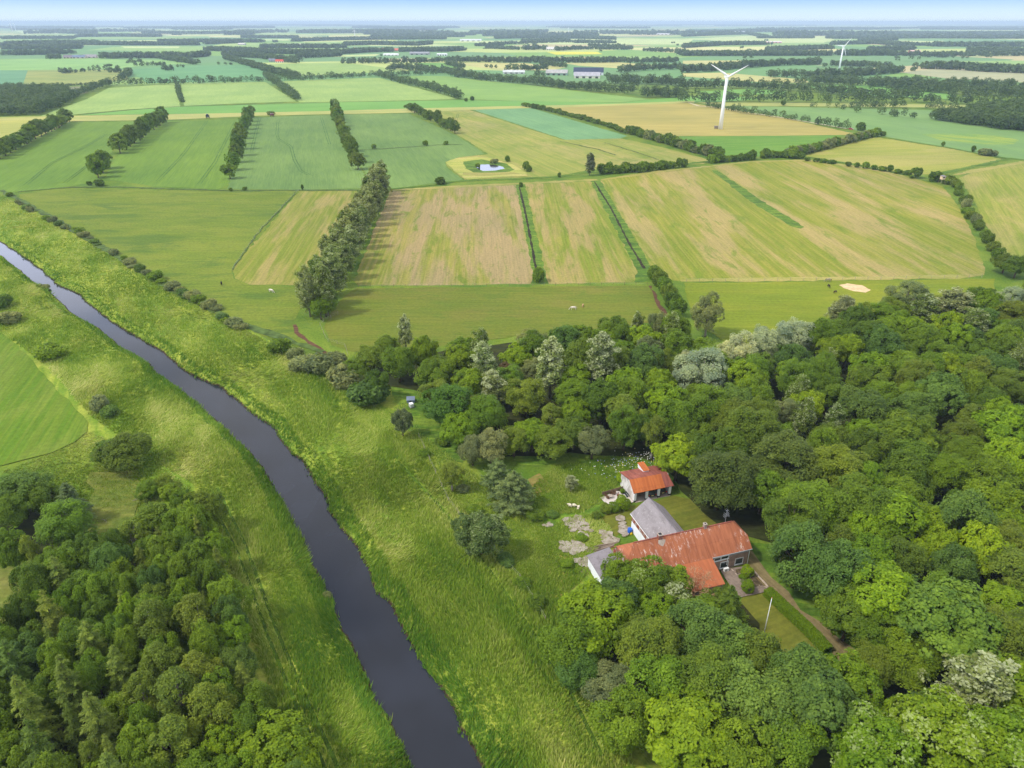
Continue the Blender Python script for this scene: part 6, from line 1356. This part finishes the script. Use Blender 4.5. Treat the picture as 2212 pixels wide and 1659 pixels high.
def fill(poly, spacing, mixk, hr, zc, where, lms, seed, maxn, trunc=.62, hole=()):
    """Trees scattered at least SPACING apart inside the outline, clear of those already standing."""
    rr = random.Random(seed); pts = np.array([gxy(x, y, zc) for x, y in poly]); lo, hi = pts.min(0), pts.max(0); out = []
    holes = [np.array([gxy(x, y, 0) for x, y in q]) for q in hole]
    tries = 0
    while len(out) < maxn and tries < 14000:
        tries += 1; q = (rr.uniform(lo[0], hi[0]), rr.uniform(lo[1], hi[1]))
        if not inside(np.array([q]), pts)[0]: continue
        if any(inside(np.array([q]), h_)[0] for h_ in holes): continue
        far = math.hypot(*q); sp = spacing*(1.0 if far < 150 else 1.12)
        if any(math.hypot(q[0]-a, q[1]-b) < trunc*(r_+sp*.62) for a, b, r_ in TREES): continue
        u = rr.random(); acc = 0
        for kd, c_, p_ in mixk:
            acc += p_
            if u <= acc: break
        h = rr.uniform(*hr); w = sp*rr.uniform(1.0, 1.45)
        if kd in ('birch', 'conifer'): w *= .72
        if kd in ('poplar', 'lush_poplar'): w *= .62; h *= 1.12
        e = tree(kd, q[0], q[1], h, w, c_)
        l_ = min(lms, key=lambda t: math.hypot(t[1][0]-q[0], t[1][1]-q[1])); PEND.append((e, kd, c_, where, l_[0], math.hypot(l_[1][0]-q[0], l_[1][1]-q[1]))); out.append(q)
wood = [(790,800),(880,765),(1000,752),(1150,735),(1330,715),(1430,700),(1480,735),(1600,770),(1700,745),(1780,715),(1860,672),(1960,640),(2100,650),(2330,640),(2420,900),(2420,1659),(2100,1659),(1940,1470),(1850,1400),(1760,1290),(1670,1170),(1580,1120),(1540,1080),(1470,985),(1390,955),(1300,950),(1010,960),(920,920),(880,860)]
gap = [[(868,850),(912,855),(985,960),(965,985),(890,930)], [(1060,905),(1210,900),(1210,945),(1060,945)], [(1370,1000),(1450,1000),(1460,1060),(1560,1110),(1640,1170),(1640,1230),(1330,1230),(1300,990)], [(1590,1180),(1660,1180),(1880,1440),(2000,1540),(1960,1659),(1660,1659),(1850,1560),(1780,1440)]]
mixw = [('leafy', 'mid', .22), ('leafy', 'dark', .12), ('maple', 'bright', .12), ('maple', 'lime', .11), ('beech', 'olive', .12), ('beech', 'mid', .08), ('leafy', 'blue', .11), ('birch', 'birch', .05), ('lush_poplar', 'olive', .04), ('willow', 'grey', .03)]
fill(wood, 7.0, mixw, (9.5, 13.5), 6.0, 'the wood', LM, 5, 190, .62, gap)
fill([(1230,1350),(1330,1300),(1560,1330),(1620,1420),(1780,1450),(1840,1560),(1700,1659),(1380,1740),(1300,1560)], 6.5, [('leafy', 'mid', .4), ('leafy', 'blue', .3), ('maple', 'bright', .3)], (7, 10), 5.0, 'the near grove', LM, 6, 16, .62, [[(1600,1290),(1680,1280),(1780,1420),(1690,1430)]])
# --- the grove on the west bank
GH = [(150,1480,14,6,'conifer','spruce','tall pale green spruce, second from the bottom of the spruce stand'),(60,1530,15,6.5,'conifer','spruce','pale green spruce at the outer side of the spruce stand'),(85,1620,14,6.5,'conifer','blue','bluish spruce at the bottom of the spruce stand'),(210,1560,14,6.5,'conifer','spruce','light-tipped spruce, lowest towards the birches'),(200,1400,13,7,'conifer','spruce','broad pale spruce high in the stand'),(110,1330,13,6,'conifer','spruce','pale spruce under the dry clearing'),(250,1690,13,7,'conifer','spruce','yellowish spruce at the very bottom'),(130,1250,12,6.5,'conifer','spruce','topmost pale spruce, below the small shrub thicket'),(260,1450,12,6,'conifer','spruce','green spruce beside the birches'),(30,1440,13,6,'conifer','blue','bluish spruce by the frame edge, in the shade'),
 (330,1350,14,6.5,'birch','birch','olive birch with pale stem, first in the birch clump from the top'),(425,1330,14,7,'birch','birch','olive birch closest to the bank in the top of the birch clump'),(350,1430,13,6,'birch','birch','olive birch in the middle of the birch clump'),(430,1450,13,6,'birch','birch','olive birch showing a white forked stem'),(310,1500,12,6,'birch','birch','olive birch at the spruce side of the clump'),(390,1500,13,7.5,'birch','birch','broad olive birch low in the clump'),(450,1530,13,6.5,'birch',(.205,.26,.03,1),'golden birch at the bottom of the clump'),(370,1600,12,7,'birch','birch','pale drooping birch below the clump'),(440,1100,11,9,'willow','olive','wind-ruffled olive willow at the top of the grove'),(330,1120,10,8,'birch','olive','ragged olive birch at the top of the grove'),(285,1160,11,6,'birch','birch','slim olive birch beside the ragged one'),
 (595,1620,9,11,'maple','lime','lime green spreading tree in the bottom bank corner'),(640,1640,7,7,'maple','lime','lower lime tree right at the bank in the bottom corner'),(140,1130,11,10,'beech','mid','big dark feathery tree between the two clearings'),(150,1080,10,8,'conifer','cedar','greyish conifer behind the big feathery tree'),(40,1060,9,10,'leafy','blue','dark bluish tree at the frame edge under the cut meadow'),(20,1100,8,8,'leafy','dark','dark tree at the frame edge, below the bluish one'),(95,1075,7,7,'leafy','dark','dark tree at the top of the west grove')]
for px, py, h, w, kd, c_, lb in GH: tree_at(kd, px, py, h, w, c_, lb)
grove = [(-60,1130),(60,1180),(90,1215),(160,1180),(240,1190),(300,1150),(400,1090),(455,1140),(490,1250),(530,1340),(560,1440),(600,1560),(660,1680),(640,1800),(-200,1800),(-200,1350),(0,1350),(70,1290),(60,1220)]
fill(grove, 4.5, [('leafy', 'mid', .34), ('leafy', 'dark', .18), ('maple', 'bright', .10), ('conifer', 'spruce', .22), ('leafy', 'blue', .08), ('birch', 'birch', .08)], (8, 11.5), 6.0, 'the west grove', LG, 9, 125, .60)
PEND.sort(key=lambda t: t[5]); cnt = {}
for e, kd, c_, where, l_, d in PEND:
    key = (kd, c_, where, l_); i = cnt.get(key, 0); cnt[key] = i+1
    e['label'] = f"{COLW[c_]} {WORD[kd]} in {where}, {ORD[min(i, len(ORD)-1)]} out from {l_}"; e['group'] = f"{WORD[kd]}s of {where}"

# --- fallen grey branches in the clearing
for i, (px, py, a) in enumerate(((283, 1086, .5), (216, 1124, -.4))):
    x, y = gxy(px, py); mb = MB(); rr = random.Random(i)
    mb.tube([(0, 0, .1), (1.0, .2, .25), (2.2, .1, .2)], [.09, .06, .02], 5)
    for j in range(7):
        t = .3+j*.25; mb.tube([(t, .1, .2), (t+.5+rr.random()*.4, rr.uniform(-.9, .9), .3+rr.random()*.5)], [.035, .01], 4)
    o = mb.build('fallen_branch', M['grey_bark'], None, True, loc=(x, y, .05), rz=a); tag(o, ['bare grey branch fallen in the dry clearing, upper one', 'bare grey branch fallen in the dry clearing, lower one'][i], 'branch')

# ================================================================== FAR WOODS AND HEDGES, read as masses
def far_woods():
    rng = np.random.default_rng(41); P = []; Hh = []; Ww = []
    def belt(pix, depth, h, w=None, dens=1.0, gap=0.0):
        w = w or h*.85; pl = np.array([gxy(x, y) for x, y in pix]); L_ = np.sum(np.linalg.norm(np.diff(pl, axis=0), axis=1))
        n = int(max(2, L_/(w*.62)*max(1, depth/(w*.75))*dens)); q = resample(pl, max(n, 2)); q = q[rng.random(len(q)) > gap]
        k = len(q); P.append(q+np.column_stack([rng.normal(size=k)*w*.2, rng.random(k)*depth])); Hh.append(h*(.68+.55*rng.random(k))); Ww.append(w*(.8+.5*rng.random(k)))
    B_ = [([(-40,194),(60,196),(140,197),(153,214)],0,11),([(-40,250),(20,250),(80,248),(120,232),(153,215)],0,14),
     ([(0,188),(100,187),(200,185)],4,5),([(158,211),(172,205),(183,201)],0,10),([(190,200),(212,192),(235,184)],0,11),([(240,185),(275,184),(313,184)],0,13),([(263,172),(275,166),(282,160)],0,12),([(128,160),(160,158)],8,10),([(178,157),(195,156)],4,11),([(202,156),(228,155)],4,12),([(240,158),(262,156)],4,13),
     ([(320,183),(400,182),(480,180),(563,177)],0,13),([(383,182),(387,202),(393,221)],0,4.5,5),([(593,175),(660,174),(740,170)],0,12),([(575,168),(592,178),(610,192),(628,207),(643,217)],0,11),
     ([(565,152),(600,162),(645,172)],14,13),([(485,128),(520,138),(565,151)],14,13),([(330,124),(370,132),(422,140)],14,13),([(292,143),(326,142)],0,9),([(333,141),(356,142)],0,9),([(352,152),(372,153)],10,10),([(276,137),(304,135)],0,8),([(472,140),(500,140)],0,6,7,.5),
     ([(818,165),(850,175),(890,185)],0,12),([(894,185),(930,194),(965,205),(994,214)],0,12),([(832,164),(900,163),(970,161)],6,12),([(737,170),(820,164)],0,10),
     ([(972,165),(1050,175),(1140,183),(1220,192),(1300,200),(1370,203)],34,16),([(1390,212),(1430,210),(1480,214)],20,15),
     ([(965,135),(1050,135),(1130,136),(1210,136)],60,18),([(1215,136),(1290,136),(1350,135)],50,17),([(1354,136),(1410,136),(1462,135)],40,15),([(737,138),(820,137),(890,137),(957,135)],30,15),([(840,152),(870,150),(905,154),(950,158),(1000,159)],26,14),([(965,141),(1000,147)],10,10),
     ([(1096,153),(1130,153),(1180,153)],12,16),([(1170,141),(1220,146)],10,11),([(1316,182),(1360,183),(1420,184),(1480,186)],70,19),([(1340,157),(1400,152),(1476,150)],30,16),([(1300,166),(1312,168)],0,14),([(1245,171),(1252,171)],0,17),([(1155,166),(1170,168)],6,17),
     ([(1475,222),(1520,221),(1610,221),(1760,222),(1880,222),(1990,222),(2100,226),(2260,228)],8,19),([(1475,193),(1560,190),(1620,192),(1700,197),(1760,200),(1850,208),(1990,213)],34,17),([(1758,182),(1830,184),(1920,190),(2040,203),(2130,208),(2260,212)],70,18),([(1900,182),(2000,186),(2110,190),(2250,198)],50,17),
     ([(1475,158),(1530,155),(1600,148),(1690,142),(1772,140)],50,19),([(1660,168),(1740,168),(1830,166),(1952,158)],40,17),([(1798,143),(1860,145),(1926,149)],20,14),([(1720,180),(1756,178)],0,13),([(1828,155),(1868,157)],0,10),
     ([(1998,149),(2060,151),(2140,156),(2260,161)],110,20),([(1970,154),(1976,154)],0,16),
     ([(2050,264),(2090,270),(2150,278),(2260,290)],70,14),([(1788,234),(1830,238),(1868,246),(1930,249)],4,8,8,.6,.3),([(1934,252),(1980,256),(2035,262)],2,9,9,.7,.2),([(1836,235),(1900,234),(1946,232)],4,9),([(2005,235),(2060,236)],2,8),
     ([(1523,231),(1545,234),(1560,236)],0,7),([(1575,240),(1610,246),(1650,250)],3,8),([(1660,253),(1690,256)],3,8.5),([(1700,258),(1750,264)],2,6),([(1758,268),(1800,275),(1838,280)],3,7.5),([(1755,232),(1762,232)],0,7),
     ([(1027,100),(1087,99)],40,16),([(1050,105),(1120,108)],20,14),([(1130,108),(1180,108)],90,24),([(1200,110),(1260,107),(1364,108)],40,16),([(1390,111),(1440,113),(1480,114)],30,16),([(1272,100),(1360,104)],0,16),
     ([(1475,121),(1560,121),(1660,121),(1798,121)],180,17),([(1820,121),(1932,120)],160,22),([(1925,121),(2020,122),(2260,121)],60,17),([(2000,124),(2060,125)],20,17),([(1480,104),(1560,98),(1655,97)],110,20),([(1660,110),(1800,106)],100,17),([(1800,97),(1890,95),(1975,101)],90,20),
     ([(2022,101),(2100,101),(2260,101)],150,26),([(1980,99),(2020,99)],50,16),([(1880,110),(1975,109)],90,18),([(2100,112),(2260,112)],90,18),
     ([(0,120),(80,119),(150,117)],100,20),([(214,127),(300,126),(420,125),(440,122)],120,20),([(100,128),(136,128)],20,18),([(0,107),(160,106)],180,20),([(160,97),(300,98),(420,98)],150,18),([(0,100),(80,98),(160,98)],500,26),
     ([(440,110),(500,112),(560,116),(640,118),(740,117)],170,17),([(480,122),(560,126),(590,130),(640,133)],60,15),([(640,127),(737,122)],50,15),([(610,135),(640,137)],10,14),([(740,117),(800,113),(880,112),(960,112),(1000,110)],150,17),([(740,99),(800,97),(900,99),(930,96)],180,18),([(560,104),(660,104),(740,104)],140,17),
     ([(160,80),(250,79),(330,80)],330,24),([(340,92),(480,91),(560,92)],150,20),([(370,76),(390,76)],30,22),([(440,96),(520,93)],90,18),([(630,90),(700,88),(800,86),(960,85)],260,20),([(520,82),(640,83)],160,22),([(800,79),(900,79),(1000,80)],400,22),([(1070,84),(1180,82),(1330,86)],260,22),([(1130,91),(1230,89)],130,18),([(1480,79),(1620,74),(1660,82)],260,22),([(1640,83),(1760,83)],120,18),([(1800,84),(2000,83),(2250,84)],260,24),([(1860,88),(1940,88)],80,18),([(0,85),(30,84),(150,84)],200,22),([(1240,93),(1330,94)],50,16),([(1070,97),(1200,92),(1300,92)],0,16)]
    for b in B_:
        b = list(b)
        if b[1] > 25: b[1] *= .45
        if b[2] > 12: b[2] = 12+(b[2]-12)*.35
        belt(*b)
    for i in range(60):   # the plain towards the horizon, belt after belt
        y = 53+27*rng.random()**1.0; x = rng.uniform(-150, 2360); l_ = rng.uniform(60, 300)
        belt([(x, y), (x+l_*.5, y+rng.normal()*.5), (x+l_, y+rng.normal()*.5)], rng.uniform(40, 240), rng.uniform(18, 30), None, .5)
    for i in range(70):   # single trees and bushes in the far fields
        y = rng.uniform(88, 150); x = rng.uniform(0, 2212); belt([(x, y), (x+rng.uniform(2, 14), y+rng.normal()*.3)], 0, rng.uniform(6, 12))
    # the young plantation by the west frame edge
    q = np.array([gxy(x, y) for x, y in [(-60,196),(140,198),(152,214),(120,232),(78,247),(-60,249)]]); lo, hi = q.min(0), q.max(0); z = lo+(hi-lo)*rng.random((3200, 2)); z = z[inside(z, q)][:700]
    P.append(z); Hh.append(9+3*rng.random(len(z))); Ww.append(9+3*rng.random(len(z)))
    q = np.array([gxy(x, y) for x, y in [(2050,262),(2260,288),(2330,250),(2200,238),(2100,246)]]); lo, hi = q.min(0), q.max(0); z = lo+(hi-lo)*rng.random((3000, 2)); z = z[inside(z, q)][:260]
    P.append(z); Hh.append(11+4*rng.random(len(z))); Ww.append(11+4*rng.random(len(z)))
    P = np.vstack(P); Hh = np.concatenate(Hh); Ww = np.concatenate(Ww); keep = np.ones(len(P), bool)
    for hx, hy, w_ in FARH: keep &= ~((np.abs(P[:, 0]-hx*P[:, 1]/hy) < w_*.5+2) & (P[:, 1] > hy-120) & (P[:, 1] < hy+12))
    P, Hh, Ww = P[keep], Hh[keep], Ww[keep]; D_ = np.hypot(P[:, 0], P[:, 1])
    parts = []
    for lo, hi, m in ((0, 1500, 130), (1500, 3000, 60), (3000, 60000, 26)):
        s = (D_ >= lo) & (D_ < hi); p, h, w = P[s], Hh[s], Ww[s]; n = len(p)
        if not n: continue
        d = unit(rng.normal(size=(n, m, 3))+np.array([0, 0, .25])); d[..., 2] = np.where(d[..., 2] < -.75, -d[..., 2], d[..., 2])
        lump = .82+.22*np.sin(d[..., 0]*5+p[:, :1])*np.cos(d[..., 2]*4+p[:, 1:2])+rng.normal(size=(n, m))*.08
        c = np.empty((n, m, 3)); c[..., 0] = p[:, :1]+d[..., 0]*lump*w[:, None]*.5; c[..., 1] = p[:, 1:2]+d[..., 1]*lump*w[:, None]*.5; c[..., 2] = h[:, None]*(.47+d[..., 2]*lump*.5)
        N = d+rng.normal(size=d.shape)*.35+np.array([0, 0, .25]); sz = np.repeat(w*(2.9 if m < 50 else 2.3 if m < 100 else 1.75)/math.sqrt(m)*1.05, m)*(.7+.6*rng.random(n*m))
        tt = np.clip(np.repeat(.2+.6*rng.random(n), m)+rng.normal(size=n*m)*.14, 0, 1)
        parts.append(leaf_cards(c.reshape(-1, 3), N.reshape(-1, 3), sz, sz*.8, rng, tt))
    V, F, A = join_np(parts)
    o = link('distant_trees', np_mesh('distant_trees', V, F, M['leaf'], {'tint': A}), color=(.085, .145, .045, 1))
    tag(o, 'far hedges, shelter belts and woods running out to the horizon', 'trees', kind='stuff')
far_woods()

DENOISE = True

# ================================================================== AIR AND LIGHT
SUN_EL = math.radians(52); SUN_AZ = math.radians(250)   # compass angle the light comes from: left of the view, a little behind
W = bpy.data.worlds.new("World"); SC.world = W; W.use_nodes = True
wt = W.node_tree; wt.nodes.clear()
wo = wt.nodes.new('ShaderNodeOutputWorld'); bg = wt.nodes.new('ShaderNodeBackground')
sky = wt.nodes.new('ShaderNodeTexSky'); sky.sky_type = 'NISHITA'; sky.sun_disc = False
sky.sun_elevation = SUN_EL; sky.sun_rotation = SUN_AZ; sky.altitude = 50; sky.air_density = 1.0; sky.dust_density = 1.2; sky.ozone_density = 1.2
bg.inputs[1].default_value = 0.12
tc = wt.nodes.new('ShaderNodeTexCoord'); sx = wt.nodes.new('ShaderNodeSeparateXYZ'); wt.links.new(tc.outputs['Generated'], sx.inputs[0])
rp = wt.nodes.new('ShaderNodeValToRGB'); wt.links.new(sx.outputs[2], rp.inputs[0]); q = rp.color_ramp.elements      # clear band low over the plain, unseen brighter sky above added for river reflection
q[0].position = 0.0; q[0].color = (.80, .93, 1.0, 1); q[1].position = .20; q[1].color = (2.2, 2.4, 3.2, 1); n_ = q.new(.045); n_.color = (.30, .56, 1.0, 1); n_ = q.new(.09); n_.color = (1.2, 1.4, 1.9, 1); n_ = q.new(.012); n_.color = (.66, .85, 1.0, 1); n_ = q.new(.032); n_.color = (.22, .50, .95, 1)
mr = wt.nodes.new('ShaderNodeMapRange'); wt.links.new(sx.outputs[2], mr.inputs[0]); mr.inputs[1].default_value = .16; mr.inputs[2].default_value = .38
sc_ = wt.nodes.new('ShaderNodeMix'); sc_.data_type = 'RGBA'; wt.links.new(mr.outputs[0], sc_.inputs[0])
ml = wt.nodes.new('ShaderNodeVectorMath'); ml.operation = 'SCALE'; wt.links.new(rp.outputs[0], ml.inputs[0]); ml.inputs['Scale'].default_value = .84/.12
# broken bright cloud higher up
mx_ = wt.nodes.new('ShaderNodeMath'); mx_.operation = 'MAXIMUM'; wt.links.new(sx.outputs[2], mx_.inputs[0]); mx_.inputs[1].default_value = .06
dv = wt.nodes.new('ShaderNodeVectorMath'); dv.operation = 'DIVIDE'; cb = wt.nodes.new('ShaderNodeCombineXYZ')
for i_ in range(3): wt.links.new(mx_.outputs[0], cb.inputs[i_])
wt.links.new(tc.outputs['Generated'], dv.inputs[0]); wt.links.new(cb.outputs[0], dv.inputs[1])
cn = wt.nodes.new('ShaderNodeTexNoise'); wt.links.new(dv.outputs[0], cn.inputs['Vector']); cn.inputs['Scale'].default_value = .9; cn.inputs['Detail'].default_value = 5
cr_ = wt.nodes.new('ShaderNodeMapRange'); cr_.interpolation_type = 'SMOOTHSTEP'; wt.links.new(cn.outputs[0], cr_.inputs[0]); cr_.inputs[1].default_value = .32; cr_.inputs[2].default_value = .54
cm = wt.nodes.new('ShaderNodeMix'); cm.data_type = 'RGBA'; wt.links.new(cr_.outputs[0], cm.inputs[0]); wt.links.new(sky.outputs[0], cm.inputs[6]); cm.inputs[7].default_value = (7.6, 7.7, 7.9, 1)
wt.links.new(ml.outputs[0], sc_.inputs[6]); wt.links.new(cm.outputs[2], sc_.inputs[7])
wt.links.new(sc_.outputs[2], bg.inputs[0]); wt.links.new(bg.outputs[0], wo.inputs[0])
sd = Vector((math.sin(SUN_AZ)*math.cos(SUN_EL), math.cos(SUN_AZ)*math.cos(SUN_EL), math.sin(SUN_EL)))
sun = bpy.data.lights.new("sun", 'SUN'); sun.energy = 2.5; sun.angle = math.radians(6); sun.color = (1.0, .95, .87)
suno = bpy.data.objects.new("sun", sun); COL.objects.link(suno)
suno.rotation_euler = (-sd).to_track_quat('-Z', 'Y').to_euler(); suno.location = (-300, -100, 400)
hz = MB().box(-41000, -2900, -4.0, 41000, 41000, 104.0)
hm = NT('haze_air'); vp = hm.n('ShaderNodeVolumePrincipled')
vp.inputs['Color'].default_value = (.66, .84, 1.0, 1); vp.inputs['Density'].default_value = 1.0e-4; vp.inputs['Anisotropy'].default_value = 0.0
hm.t.links.new(vp.outputs[0], hm.out.inputs['Volume'])
tag(hz.build('haze', hm.m), kind='stuff')

SC.render.engine = 'CYCLES'
c = SC.cycles
c.max_bounces = 8; c.diffuse_bounces = 4; c.glossy_bounces = 2; c.transmission_bounces = 5; c.volume_bounces = 0; c.transparent_max_bounces = 6
c.use_denoising = DENOISE; c.denoiser = 'OPENIMAGEDENOISE'; c.denoising_input_passes = 'RGB_ALBEDO_NORMAL'; c.denoising_prefilter = 'NONE'
c.caustics_reflective = False; c.caustics_refractive = False; c.use_adaptive_sampling = False; c.adaptive_threshold = .015
SC.view_settings.view_transform = 'Standard'; SC.view_settings.look = 'None'; SC.view_settings.exposure = 0.33; SC.view_settings.gamma = 1.0
